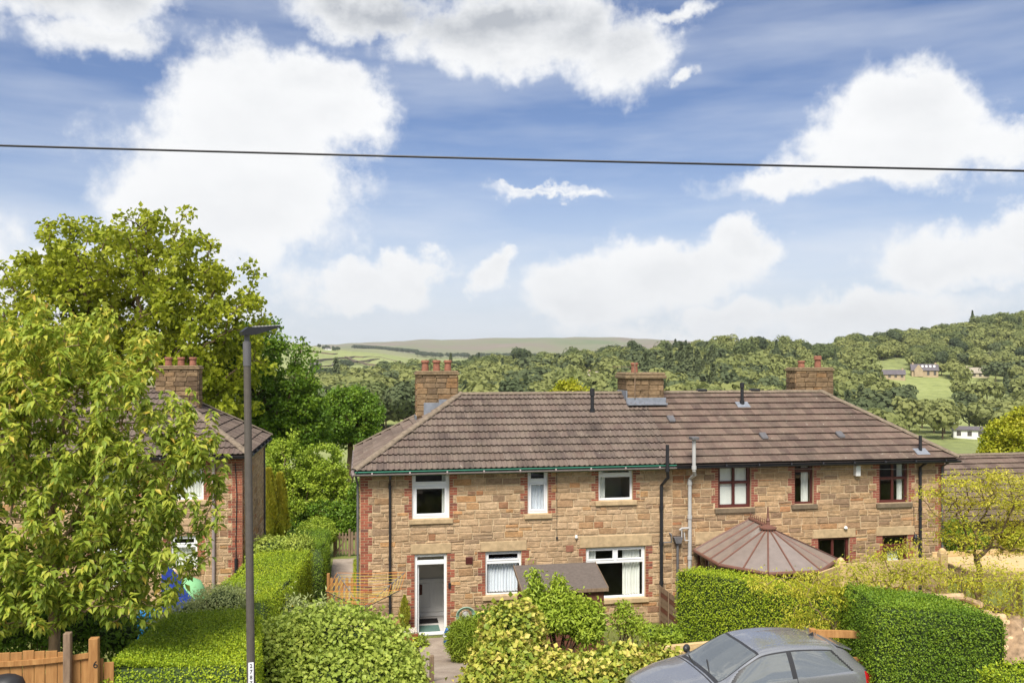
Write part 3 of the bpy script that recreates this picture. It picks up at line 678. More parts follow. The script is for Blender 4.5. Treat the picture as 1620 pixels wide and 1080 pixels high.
def chimney(house, x0, x1, y0, y1, zb, zt, pots, slab=.13, pot_h=.36, seed=3, slab_over=.06, flash=None, dark=False):
    c = MB(); c.box(x0+.02, x1-.02, y0+.02, y1-.02, zb, zt-.002); co = c.build('chimney', 'mortar', house)
    ms = stone_meshes('stone_chimney'); rr_ = random.Random(seed); pcs = []
    for o, u, n, w in (((x0, y0, 0), (1, 0, 0), (0, -1, 0), x1-x0), ((x0, y1, 0), (0, -1, 0), (-1, 0, 0), y1-y0), ((x1, y0, 0), (0, 1, 0), (1, 0, 0), y1-y0)):
        fc = Face(Vector(o)+Vector(n)*-.01, u, n); z = zb; row = 0
        while z < zt-.03:
            h = min(.17+rr_.uniform(-.02, .02), zt-z); x = -rr_.uniform(0, .2) if row % 2 else 0
            while x < w-.01:
                q = rr_.uniform(.26, .46); a, b = max(0, x), min(w, x+q)
                if w-b < .1: b = w
                if b-a > .05:
                    pcs.append((fc.M @ Matrix.Translation(((a+b)/2, 0, z+h/2)) @ Matrix.Diagonal((b-a-.012, .07, h-.012, 1)), rr_.randrange(10), rr_.random()))
                x = b if b == w else x+q
            z += h; row += 1
    place_pieces(pcs, ms, STONES, 'stone', co, 'stone_chimney')
    s = MB(); s.cbox(x0-slab_over, x1+slab_over, y0-slab_over, y1+slab_over, zt, zt+slab*.55, .02); s.cbox(x0-slab_over+.03, x1+slab_over-.03, y0-slab_over+.03, y1+slab_over-.03, zt+slab*.5, zt+slab, .03); s.build('capping_slab', 'lichen_slab', co)
    for px_, ph in pots:
        p = MB(); r = .115; p.lathe((px_, (y0+y1)/2, zt+slab-.02), [(r*.95, 0), (r, .04), (r*.88, ph*.75), (r*1.12, ph*.78), (r*1.12, ph*.93), (r*.95, ph), (r*.7, ph), (r*.65, ph*.6)], 14)
        p.build('chimney_pot', 'terracotta', co, smooth=False)
    if flash:
        m = MB()
        for q in flash: m.cbox(*q, .006)
        m.build('lead_flashing', 'lead', co)
    return co

WY = 24.0
EAVE_Y, EAVE_Z, RIDGE_Y, RIDGE_Z, BACK_Y = 23.65, 4.68, 26.9, 6.64, 30.15
def wx(px): return onY(px, 700, WY).x
def wz(px, py): return onY(px, py, WY).z
def opening(px0, px1, py0, py1):
    pm = (px0+px1)/2; return [wx(px0), wx(px1), wz(pm, py1), wz(pm, py0)]

def make_roof(house, x0, x1, hipL, hipR, kind, tilemat, flip=1.0, eave_y=EAVE_Y, eave_z=EAVE_Z, ridge_y=RIDGE_Y, ridge_z=RIDGE_Z, back_y=BACK_Y, vis=None, hip_kind=None):
    """hipL / hipR: ridge end x, or None where it meets the neighbour"""
    rx0 = hipL if hipL is not None else x0; rx1 = hipR if hipR is not None else x1
    d = MB(); e = -.03
    A, B, C, D = (x0, eave_y, eave_z+e), (x1, eave_y, eave_z+e), (x1, back_y, eave_z+e), (x0, back_y, eave_z+e); P, Q = (rx0, ridge_y, ridge_z+e), (rx1, ridge_y, ridge_z+e)
    d.add([A, B, C, D, P, Q], [(0, 1, 5, 4), (2, 3, 4, 5), (0, 4, 3), (1, 2, 5), (0, 3, 2, 1)])
    ro = d.build('roof', 'roof_deck', house)
    raw = tile_mesh(kind); base = MB().add(*raw).mesh('tile', tilemat); base.attributes.remove(base.attributes['rnd'])
    sl = math.hypot(ridge_y-eave_y, ridge_z-eave_z); V = Vector((0, ridge_y-eave_y, ridge_z-eave_z)).normalized()
    planes = [tile_plane(Vector((x0, eave_y, eave_z)), Vector((1, 0, 0)), V, x1-x0, sl, (lambda v: (rx0-x0)*v/sl), (lambda v: (x1-x0)-(x1-rx1)*v/sl), kind)]
    if hipL is not None:
        s2 = math.hypot(hipL-x0, ridge_z-eave_z); V2 = Vector((hipL-x0, 0, ridge_z-eave_z)).normalized(); w = back_y-eave_y
        planes.append(tile_plane(Vector((x0, back_y, eave_z)), Vector((0, -1, 0)), V2, w, s2, (lambda v: (back_y-ridge_y)*v/s2), (lambda v: w-(ridge_y-eave_y)*v/s2), hip_kind or kind))
    if hipR is not None:
        s3 = math.hypot(x1-hipR, ridge_z-eave_z); V3 = Vector((hipR-x1, 0, ridge_z-eave_z)).normalized(); w3 = back_y-eave_y
        planes.append(tile_plane(Vector((x1, eave_y, eave_z)), Vector((0, 1, 0)), V3, w3, s3, (lambda v: (ridge_y-eave_y)*v/s3), (lambda v: w3-(back_y-ridge_y)*v/s3), hip_kind or kind))
    whole = []; cut = []
    for i, (a, b) in enumerate(planes): whole += a; cut += b
    area = lambda e_: projected_area(e_[0], .6, .01) if False else -proj(*e_[0].translation)[2]
    order = sorted(whole, key=area, reverse=True)
    def inframe(e_):
        x, y, f = proj(*e_[0].translation); return -20 < x < 1640 and -20 < y < 1100
    order = [e_ for e_ in order if inframe(e_)]+[e_ for e_ in order if not inframe(e_)]
    if vis: order = [e_ for e_ in order if vis(e_)]+[e_ for e_ in order if not vis(e_)]
    for M, _, r in order[:300]: inst(base, 'tile', M, ro, r)
    mb = MB()
    for M, _, r in order[300:]: mb.add([M @ Vector(p) for p in raw[0]], raw[1], 0, r)
    for M, v, f, r in cut: mb.add([M @ p for p in v], f, 0, r)
    mb.build('tiles', tilemat, ro, kind='stuff', fix=False)
    lift = .035
    cap_row((rx0, ridge_y, ridge_z+lift-.03), (rx1, ridge_y, ridge_z+lift-.03), ro, 'ridge_tile')
    if hipL is not None: cap_row((x0, eave_y, eave_z+lift), (hipL, ridge_y, ridge_z+lift-.01), ro, 'hip_tile'); cap_row((x0, back_y, eave_z+lift), (hipL, ridge_y, ridge_z+lift-.01), ro, 'hip_tile')
    if hipR is not None: cap_row((x1, eave_y, eave_z+lift), (hipR, ridge_y, ridge_z+lift-.01), ro, 'hip_tile'); cap_row((x1, back_y, eave_z+lift), (hipR, ridge_y, ridge_z+lift-.01), ro, 'hip_tile')
    return ro
def gutter(house, pts, mat, rad=.055):
    m = MB(); v = []; f = []; n = 7; pts = [Vector(p) for p in pts]
    for i, p in enumerate(pts):
        d = (pts[min(i+1, len(pts)-1)]-pts[max(i-1, 0)]).normalized(); s = d.cross(Vector((0, 0, 1))).normalized()
        for q in (rad, rad*.85):
            for j in range(n):
                t = math.pi+math.pi*j/(n-1); v.append(p+s*math.cos(t)*q+Vector((0, 0, 1))*math.sin(t)*q)
    for i in range(len(pts)-1):
        a, b = i*2*n, (i+1)*2*n
        for j in range(n-1): f += [(a+j, a+j+1, b+j+1, b+j), (a+n+j, b+n+j, b+n+j+1, a+n+j+1)]
        f += [(a, b, b+n, a+n), (a+n-1, a+2*n-1, b+2*n-1, b+n-1)]
    m.add(v, f)
    for i in range(len(pts)-1):
        L_ = (pts[i+1]-pts[i]).length; c = int(L_/1.0)
        for j in range(c):
            p = pts[i].lerp(pts[i+1], (j+.5)/c); d = (pts[i+1]-pts[i]).normalized(); m.tube([p-d*.02-Vector((0, 0, .004)), p+d*.02-Vector((0, 0, .004))], rad*1.06, 8, caps=True)
    return m.build('gutter', mat, house)

XP = 9.07; XR = 18.05
GROUND_B = -.25
def build_semi_left():
    h = thing('semi_detached_house', 'sandstone semi-detached house with white windows and wavy brown roof tiles, door standing open', 'house', (4.5, WY, 0))
    F = Face((0, WY, 0), (1, 0, 0), (0, -1, 0))
    u1, u2, u3 = opening(652, 711, 746, 820), opening(835, 867, 742, 812), opening(947, 1001, 738, 791)
    dr, g1, g2 = opening(656, 707, 876, 1006), opening(768, 825, 871, 940), opening(927, 1021, 865, 946)
    dr[2] = 0.0
    for w in (u1, u2, u3): w[3] = 4.60
    holes = [u1, u2, u3, dr, g1, g2]
    shell = MB(); wall_shell(F, XP, GROUND_B, 4.66, holes, .3, shell)
    shell.box(0, .3, WY+.3, 29.8, GROUND_B, 4.66); shell.box(0, XP, 29.8, 30.0, GROUND_B, 4.66)
    wall = shell.build('wall', 'mortar', h)
    blocked = [tuple(x) for x in holes]
    bq = MB()
    blocked += quoin(F, 0, 1, GROUND_B, 4.62, .33, .22, bq)
    for w, s in ((u1, 0), (u2, 1), (u3, 0), (dr, 0), (g1, 0), (g2, 0)):
        blocked += quoin(F, w[0], -1, w[2], w[3], .225, .105, bq, s); blocked += quoin(F, w[1], 1, w[2], w[3], .225, .105, bq, s)
    bq.build('brick_quoins', 'brick', h, kind='stuff')
    for w, sx in ((u1, .1), (u2, .11), (u3, .1), (g1, .09), (g2, .09)): blocked.append((w[0]-sx, w[1]+sx, w[2]-.16, w[2]))
    for (p0, p1, q0, q1) in ((650, 714, 859, 875), (760, 833, 855, 871), (917, 1031, 846, 864)):
        o = opening(p0, p1, q0, q1); blocked.append(lintel(h, F, o[0], o[1], o[2], o[3], 'dressed_stone'))
    st = lay_stones(F, XP, GROUND_B, 4.62, blocked, seed=4)
    def vis(x, y):
        if y > 1000 or (810 < x < 960 and y > 900) or (770 < x < 960 and y > 950): return .2
        return 1
    place_pieces([e[:3] for e in st], stone_meshes('stone_left'), STONES, 'stone', wall, 'stone_left', vis)
    FL = Face((0, 29.8, 0), (0, -1, 0), (-1, 0, 0)); st = lay_stones(FL, 5.8, GROUND_B, 4.62, [], seed=9, hmax=.24, wmax=.6)
    mb = MB()
    for M, i, r, c in st: v, f = STONES[i]; mb.add([M @ Vector(p) for p in v], f, 0, r)
    mb.build('side_stones', 'stone_left', wall, kind='stuff')
    window(h, F, *u1, 'white_upvc', ('top', .26, 1, .07), 'dressed_stone', [(.86, 1.0, 1, 'curtain_cream')], sillx=.09)
    window(h, F, *u2, 'white_upvc', ('top', .26, 1, .05), 'dressed_stone', [(.04, .96, .80, 'curtain_blue')], sillx=.11)
    window(h, F, *u3, 'white_upvc', ('top', .22, 1), 'dressed_stone', [(0, .22, 1, 'curtain_cream')], interior='plaster_inside', sillx=.11)
    window(h, F, *g1, 'white_upvc', ('top', .24, 1, .0), 'dressed_stone', [(.0, 1.0, .84, 'curtain_blue')], sillx=.09)
    window(h, F, *g2, 'white_upvc', ('top', .27, 2), 'dressed_stone', [(0, .18, 1, 'curtain_cream'), (.66, .98, 1, 'curtain_cream')], sillx=.09)
    # open doorway: white frame with a fanlight, hall beyond
    d = MB(); fw = .075; x0, x1, z0, z1 = dr; zt = wz(681, 893)
    d.cbox(x0, x0+fw, .05, .13, 0, z1, .006, M=F.M); d.cbox(x1-fw, x1, .05, .13, 0, z1, .006, M=F.M); d.cbox(x0+fw, x1-fw, .051, .129, z1-.08, z1, .006, M=F.M)
    d.cbox(x0+fw, x1-fw, .051, .129, zt, zt+.12, .006, M=F.M); d.cbox(x0+fw, x1-fw, .03, .2, .0, .05, .006, M=F.M)
    do = d.build('door_frame', 'white_upvc', h)
    m = MB(); m.box(x0+fw-.01, x1-fw+.01, .08, .09, zt+.11, z1-.07, M=F.M); m.build('pane', 'window_glass', do)
    m = MB(); m.cbox(x0+fw+.01, x0+fw+.055, .14, .94, .05, zt-.01, .006, M=F.M); dl = m.build('open_door', 'white_upvc', h)
    m = MB(); m.tube([F.M @ Vector((x0+fw+.07, .84, 1.0)), F.M @ Vector((x0+fw+.07, .74, 1.0))], .012, 8); m.build('handle', 'lead', dl)
    m = MB(); t = .03; yb = 1.75; a, b = x0-.5, x1+.35
    m.box(a, b, yb, yb+t, .02, 2.4, M=F.M); m.box(a-t, a, .3, yb+t, .02, 2.4, M=F.M); m.box(b, b+t, .3, yb+t, .02, 2.4, M=F.M); m.box(a, b, .3, yb, 2.4, 2.4+t, M=F.M); ha = m.build('hall', 'plaster_inside', h)
    m = MB(); m.box(a, b, .2, yb, -.02, .02, M=F.M); m.build('hall_floor', 'carpet', ha)
    m = MB(); m.cbox(a+.02, b-.02, yb-.03, yb-.002, .16, 1.12, .008, M=F.M); m.cbox(a+.02, b-.02, yb-.05, yb-.002, 1.12, 1.16, .008, M=F.M)
    for i in range(3):
        q = a+.08+i*.55; bars(m, F, q, q+.48, .26, 1.04, .05, yb-.045, yb-.028)
    m.cbox(a+.02, b-.02, yb-.04, yb-.002, .03, .15, .006, M=F.M); m.build('hall_panelling', 'white_paint', ha)
    m = MB(); m.cbox(x0+.14, x1-.16, .2, .85, .022, .034, .003, M=F.M); m.build('green_doormat', 'doormat_green', ha)
    m = MB(); m.cbox(x0+.12, x1-.14, 1.05, 1.5, .022, .034, .003, M=F.M); m.build('dark_rug', 'doormat_black', ha)
    m = MB(); m.cbox(x0+.22, x0+.33, yb-.09, yb-.05, .7, 1.0, .01, M=F.M); m.build('hanging_bag', 'maroon_frame', ha)
    # small fittings
    q = onY(711, 925, WY); m = MB(); m.cbox(q.x-.035, q.x+.035, WY-.05, WY-.006, q.z-.07, q.z+.07, .006); m.build('doorbell', 'black_plastic', h)
    q = onY(742, 886, WY); m = MB(); m.cbox(q.x-.1, q.x+.1, WY-.045, WY, q.z-.1, q.z+.1, .006)
    for i in range(4): m.box(q.x-.085, q.x+.085, WY-.052, WY-.04, q.z-.08+i*.045, q.z-.06+i*.045)
    m.build('air_brick', 'maroon_frame', h)
    q = onY(901, 867, WY); m = MB(); m.cbox(q.x-.11, q.x+.11, WY-.04, WY, q.z-.09, q.z+.09, .006); m.build('air_brick', 'terracotta', h)
    q = onY(911, 848, WY); m = MB(); m.lathe((q.x, WY-.06, q.z-.05), [(.03, 0), (.045, .03), (.03, .1)], 10); m.build('outdoor_light', 'white_paint', h)
    m = MB(); a = onY(881, 746, WY-.02); b = onY(881, 848, WY-.02); m.tube([a, b], .008, 6); m.lathe((b.x, b.y-.01, b.z-.08), [(.03, 0), (.03, .06), (.01, .08)], 8); m.build('cable', 'black_plastic', h)
    ro = make_roof(h, -.17, XP, 3.12, None, 'wavy', 'tile_wavy')
    # fascia, soffit, gutter
    m = MB(); m.box(-.13, XP-.002, EAVE_Y+.06, EAVE_Y+.09, 4.54, 4.655); m.build('fascia', 'green_trim', h)
    m = MB(); m.box(-.12, XP-.002, EAVE_Y+.09, WY+.05, 4.625, 4.64); m.build('soffit', 'mid_grey_plastic', h)
    gutter(h, [(-.2, EAVE_Y-.0, 4.615), (XP, EAVE_Y-.0, 4.615)], 'gutter_grey')
    m = MB(); m.tube([(-.15, EAVE_Y-.03, 4.672), (XP, EAVE_Y-.03, 4.672)], .014, 6); m.build('eave_strip', 'green_trim', h)
    gutter(h, [(-.2, BACK_Y, 4.615), (-.2, EAVE_Y, 4.615)], 'gutter_grey')
    a = onY(617, 760, WY-.07); downpipe(h, [(a.x, EAVE_Y, 4.57), (a.x, EAVE_Y+.02, 4.48), (a.x, WY-.07, 4.30), (a.x, WY-.07, 0.0)], .036, 'black_plastic', [((a.x, WY-.07, z), .04) for z in (4.2, 2.2, .9)])
    downpipe(h, [(-.13, WY-.02, 4.57), (-.10, WY-.02, 4.4), (-.07, WY+.03, 4.3), (-.07, WY+.03, 0)], .033, 'mid_grey_plastic', [])
    a = onY(1046, 800, WY-.07); b = onY(1052, 715, EAVE_Y+.1)
    downpipe(h, [(b.x, EAVE_Y-.1, 5.28), (b.x, EAVE_Y-.1, 4.50), (a.x+.10, EAVE_Y-.02, 4.32), (a.x, WY-.09, 4.05), (a.x, WY-.09, 0)], .05, 'black_plastic', [((a.x, WY-.09, z), .05) for z in (3.4, 2.35, 1.2)]+[((b.x, EAVE_Y-.1, 4.55), .05)])
    q = onY(1046, 858, WY-.09); q2 = onY(1062, 857, WY-.09); m = MB(); m.tube([(q.x, WY-.1, q.z), (q2.x, WY-.1, q2.z), (q2.x, WY-.1, q2.z+.22), (q2.x-.03, WY-.02, q2.z+.25)], .022, 8); m.build('waste_pipe', 'mid_grey_plastic', h)
    # soil vent through the roof
    q = pt(937, 652, 25.6); m = MB(); m.tube([q, q+Vector((0, 0, .58))], .055, 12); m.tube([q+Vector((0, 0, .5)), q+Vector((0, 0, .72))], .075, 12); m.tube([q+Vector((0, 0, .0)), q+Vector((0, 0, .12))], .08, 12)
    vo = m.build('roof_vent_pipe', 'black_plastic', h)
    chimney(h, 1.74, 3.02, 26.75, 27.4, 5.6, 7.26, [(2.02, .36), (2.38, .36), (2.74, .36)], seed=5, flash=[(1.70, 1.73, 26.72, 27.42, 5.7, 6.0), (1.95, 2.42, 26.715, 26.745, 6.0, 6.4), (2.42, 2.7, 26.72, 26.745, 6.25, 6.5)])
    chimney(h, 8.45, 9.66, 26.35, 27.35, 6.1, 7.13, [(8.85, .34)], seed=8, slab=.2, slab_over=.09, flash=[(8.40, 9.74, 26.30, 26.34, 6.28, 6.52), (8.40, 9.72, 26.08, 26.32, 6.29, 6.35), (8.41, 8.445, 26.33, 27.3, 6.45, 6.75)])
    m = MB(); q = Vector((8.68, 26.28, 6.5)); m.tube([q, q+Vector((0, 0, 1.15))], .02, 8)
    m.tube([q+Vector((0, 0, 1.0)), q+Vector((-.7, .1, 1.02))], .009, 6)
    for i in range(7): m.tube([q+Vector((-.1*i-.06, .02*i-.2, 1.005+i*.002)), q+Vector((-.1*i-.06, .02*i+.22, 1.005+i*.002))], .005, 5)
    m.build('television_aerial', 'old_fence', h)
    return h
def build_semi_right():
    h = thing('semi_detached_house', 'sandstone semi-detached house with maroon window frames and flat brown tiles, behind conservatory', 'house', (13.5, WY, 0))
    F = Face((XP, WY, 0), (1, 0, 0), (0, -1, 0)); W_ = XR-XP
    def op(*a): o = opening(*a); o[0] -= XP; o[1] -= XP; return o
    u4, u5, u6 = op(1136, 1188, 737, 803), op(1257, 1287, 735, 797), op(1391, 1437, 731, 795)
    g3, g4, g5 = op(1294, 1344, 850, 960), op(1396, 1436, 846, 990), op(1152, 1268, 862, 990)
    for w in (u4, u5, u6): w[3] = 4.60
    for w in (g4, g5): w[2] = 0.02
    g3[2] = .75
    holes = [u4, u5, u6, g3, g4, g5]
    shell = MB(); wall_shell(F, W_, GROUND_B, 4.66, holes, .3, shell)
    shell.box(XR-.3, XR, WY+.3, 29.8, GROUND_B, 4.66); shell.box(XP, XR, 29.8, 30.0, GROUND_B, 4.66)
    wall = shell.build('wall', 'mortar', h); blocked = [tuple(x) for x in holes]; bq = MB()
    blocked += quoin(F, W_, -1, GROUND_B, 4.62, .33, .22, bq)
    for w, s in ((u4, 0), (u5, 0), (u6, 0), (g3, 0), (g4, 0)):
        blocked += quoin(F, w[0], -1, w[2], w[3], .225, .105, bq, s); blocked += quoin(F, w[1], 1, w[2], w[3], .225, .105, bq, s)
    bq.build('brick_quoins', 'brick_paint', h, kind='stuff')
    for w in (u4, u5, u6): blocked.append((w[0]-.1, w[1]+.1, w[2]-.16, w[2]))
    for (p0, p1, q0, q1, mm) in ((1286, 1353, 836, 850, 'dressed_stone'), (1386, 1446, 832, 846, 'dressed_stone'), (1100, 1150, 840, 860, 'dressed_stone')):
        o = op(p0, p1, q0, q1); blocked.append(lintel(h, F, *o, mm))
    st = lay_stones(F, W_, GROUND_B, 4.62, blocked, hmin=.13, hmax=.25, wmin=.22, wmax=.55, seed=14)
    def vis(x, y):
        if y > 900 or (x < 1330 and y > 870): return .2
        return 1
    place_pieces([e[:3] for e in st], stone_meshes('stone_right'), STONES, 'stone', wall, 'stone_right', vis)
    FR = Face((XR, WY, 0), (0, 1, 0), (1, 0, 0)); st = lay_stones(FR, 5.8, GROUND_B, 4.62, [], seed=19, hmax=.26, wmax=.6)
    mb = MB()
    for M, i, r, c in st: v, f = STONES[i]; mb.add([M @ Vector(p) for p in v], f, 0, r)
    mb.build('side_stones', 'stone_right', wall, kind='stuff')
    window(h, F, *u4, 'maroon_frame', ('grid', .40, 2), 'dark_stone', sillx=.11, blind=(0, 'curtain_cream'), fw=.09)
    window(h, F, *u5, 'maroon_frame', ('top', .16, 1), 'dark_stone', [(.55, 1, 1, 'curtain_cream')], sillx=.11)
    window(h, F, *u6, 'maroon_frame', ('grid', .40, 2), 'dark_stone', [(.82, 1, 1, 'curtain_cream')], sillx=.11, interior='dark_inside', fw=.08)
    window(h, F, *g3, 'maroon_frame', ('grid', .45, 2), 'dark_stone', [], fw=.08)
    # back door: maroon with a half-glazed leaf under a fanlight
    x0, x1, z0, z1 = g4; d = MB(); zt = z1-.38
    d.cbox(x0, x0+.09, .05, .13, 0, z1, .006, M=F.M); d.cbox(x1-.09, x1, .05, .13, 0, z1, .006, M=F.M); d.cbox(x0+.09, x1-.09, .051, .129, z1-.07, z1, .006, M=F.M); d.cbox(x0+.09, x1-.09, .051, .129, zt, zt+.09, .006, M=F.M)
    do = d.build('door_frame', 'maroon_frame', h)
    l = MB(); bars(l, F, x0+.1, x1-.1, .05, zt-.01, .11, .07, .115); l.cbox(x0+.2, x1-.2, .075, .11, .15, .95, .006, M=F.M); lo = l.build('back_door', 'maroon_frame', h)
    m = MB(); m.box(x0+.19, x1-.19, .09, .097, .95, zt-.1, M=F.M); m.box(x0+.08, x1-.08, .085, .092, zt+.08, z1-.06, M=F.M); m.build('pane', 'window_glass', lo)
    curtain(F, x0+.2, x1-.2, .5, zt-.1, .2, lo, 'curtain_cream', 5)
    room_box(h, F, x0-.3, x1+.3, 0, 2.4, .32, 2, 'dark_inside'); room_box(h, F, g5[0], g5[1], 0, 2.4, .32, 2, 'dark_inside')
    ro = make_roof(h, XP, 18.3, None, 15.5, 'flat', 'tile_flat')
    m = MB(); m.box(XP+.002, 18.26, EAVE_Y+.06, EAVE_Y+.09, 4.54, 4.655); m.build('fascia', 'black_plastic', h)
    m = MB(); m.box(XP+.002, 18.25, EAVE_Y+.09, WY+.05, 4.625, 4.64); m.build('soffit', 'mid_grey_plastic', h)
    gutter(h, [(XP+.002, EAVE_Y, 4.615), (18.34, EAVE_Y, 4.615)], 'black_plastic', .058)
    gutter(h, [(18.34, EAVE_Y, 4.615), (18.34, BACK_Y, 4.615)], 'black_plastic', .058)
    a = onY(1091, 850, WY-.09); b = onY(1098, 700, EAVE_Y-.1)
    downpipe(h, [(b.x, EAVE_Y-.1, 5.42), (b.x, EAVE_Y-.1, 4.5), (a.x+.05, EAVE_Y, 4.38), (a.x, WY-.1, 4.22), (a.x, WY-.1, 0)], .055, 'grey_plastic', [((a.x, WY-.1, z), .05) for z in (4.1, 3.1, 1.9)]+[((b.x, EAVE_Y-.1, 4.6), .05)])
    q = onY(1098, 692, EAVE_Y-.1); m = MB(); m.cbox(b.x-.11, b.x+.11, EAVE_Y-.24, EAVE_Y+.04, 5.42, 5.5, .01); m.build('vent_cowl', 'mid_grey_plastic', h)
    hp = onY(1072, 853, WY-.1); m = MB(); m.prism([(hp.x-.14, hp.z+.08), (hp.x-.08, hp.z-.10), (hp.x+.08, hp.z-.10), (hp.x+.14, hp.z+.08)], WY-.19, WY-.03); m.tube([(hp.x, WY-.1, hp.z-.1), (hp.x, WY-.1, 0)], .036, 10); m.build('hopper_pipe', 'mid_grey_plastic', h)
    m = MB(); m.tube([(a.x, WY-.12, hp.z+.33), (hp.x+.12, WY-.12, hp.z+.33), (hp.x+.05, WY-.12, hp.z+.28)], .03, 8); m.tube([(a.x, WY-.12, hp.z-.04), (hp.x+.22, WY-.12, hp.z-.03), (hp.x+.20, WY-.12, hp.z+.2)], .02, 8); m.tube([(hp.x+.12, WY-.12, hp.z+.3), (hp.x+.12, WY-.12, hp.z+.0)], .02, 8); m.build('waste_pipe', 'grey_plastic', h)
    a = onY(1456, 800, WY-.07); downpipe(h, [(a.x, EAVE_Y, 4.57), (a.x, WY-.07, 4.4), (a.x, WY-.07, 0)], .045, 'black_plastic', [((a.x, WY-.07, z), .05) for z in (4.2, 3.1, 1.9)])
    a = onY(1491, 800, WY-.06); downpipe(h, [(a.x, EAVE_Y, 4.57), (a.x, WY-.06, 4.4), (a.x, WY-.06, 0)], .034, 'mid_grey_plastic', [])
    q = onY(1355, 744, WY-.05); m = MB(); m.cbox(q.x-.08, q.x+.08, WY-.16, WY-.005, q.z-.16, q.z+.16, .012); m.build('alarm_box', 'white_paint', h)
    q = onY(1447, 850, WY-.05); m = MB(); m.lathe((q.x, WY-.1, q.z-.15), [(.03, 0), (.07, .05), (.07, .18), (.03, .27)], 10); m.tube([(q.x, WY-.08, q.z+.1), (q.x, WY-.015, q.z+.2), (q.x, WY-.015, q.z+.95)], .01, 6); m.build('wall_lantern', 'black_plastic', h)
    q = onY(1337, 834, WY-.03); m = MB(); m.lathe((q.x, WY-.07, q.z-.05), [(.03, 0), (.06, .04), (.03, .1)], 10); m.build('outdoor_light', 'white_paint', h)
    # roof fittings
    def on_roof(px, py):
        a, b, c = ray(px, py); s = (RIDGE_Z-EAVE_Z)/(RIDGE_Y-EAVE_Y); t = (EAVE_Z-s*EAVE_Y-CZ)/(c-s*b); return Vector((a*t, b*t, CZ+c*t))
    V = Vector((0, RIDGE_Y-EAVE_Y, RIDGE_Z-EAVE_Z)).normalized(); Nn = Vector((0, -V.z, V.y))
    for px_, py_ in ((1061, 665), (1207, 692), (1328, 690)):
        q = on_roof(px_, py_); M = Matrix(((1, V.x, Nn.x, q.x), (0, V.y, Nn.y, q.y), (0, V.z, Nn.z, q.z), (0, 0, 0, 1)))
        m = MB(); m.cbox(-.11, .11, -.15, .14, .03, .12, .02, M=M); m.cbox(-.09, .09, -.17, -.14, .045, .10, .008, M=M); m.build('tile_vent', 'mid_grey_plastic', h)
    for px_, py_, hgt, r in ((1174, 641, .62, .055), (1456, 715, .5, .05)):
        q = on_roof(px_, py_)+Vector((0, 0, .02)); m = MB(); m.tube([q, q+Vector((0, 0, hgt))], r, 12)
        if py_ < 700: m.tube([q+Vector((0, 0, hgt-.06)), q+Vector((0, 0, hgt+.1))], r*1.3, 12); m.tube([q, q+Vector((0, 0, .14))], r*1.4, 12)
        po = m.build('roof_vent_pipe', 'black_plastic', h)
        M = Matrix(((1, V.x, Nn.x, q.x), (0, V.y, Nn.y, q.y), (0, V.z, Nn.z, q.z), (0, 0, 0, 1))); m = MB(); m.cbox(-.22, .22, -.2, .12, .028, .045, .006, M=M); m.build('lead_flashing', 'lead', po)
    for px_ in (1109, 1193):
        q = on_roof(px_, 619.5); m = MB(); m.cbox(q.x-.16, q.x+.16, RIDGE_Y-.1, RIDGE_Y+.1, RIDGE_Z+.04, RIDGE_Z+.13, .015); m.build('ridge_vent', 'black_plastic', h)
    chimney(h, 14.72, 16.1, 27.12, 27.8, 5.9, 7.35, [(15.1, .25), (15.72, .42)], seed=11, slab_over=.05)
    m = MB(); m.tube([(15.72, 27.46, 7.75), (15.72, 27.46, 7.86)], [.14, .12], 14); m.build('chimney_cowl', 'terracotta', h)
    return h
HL = build_semi_left(); HR = build_semi_right()

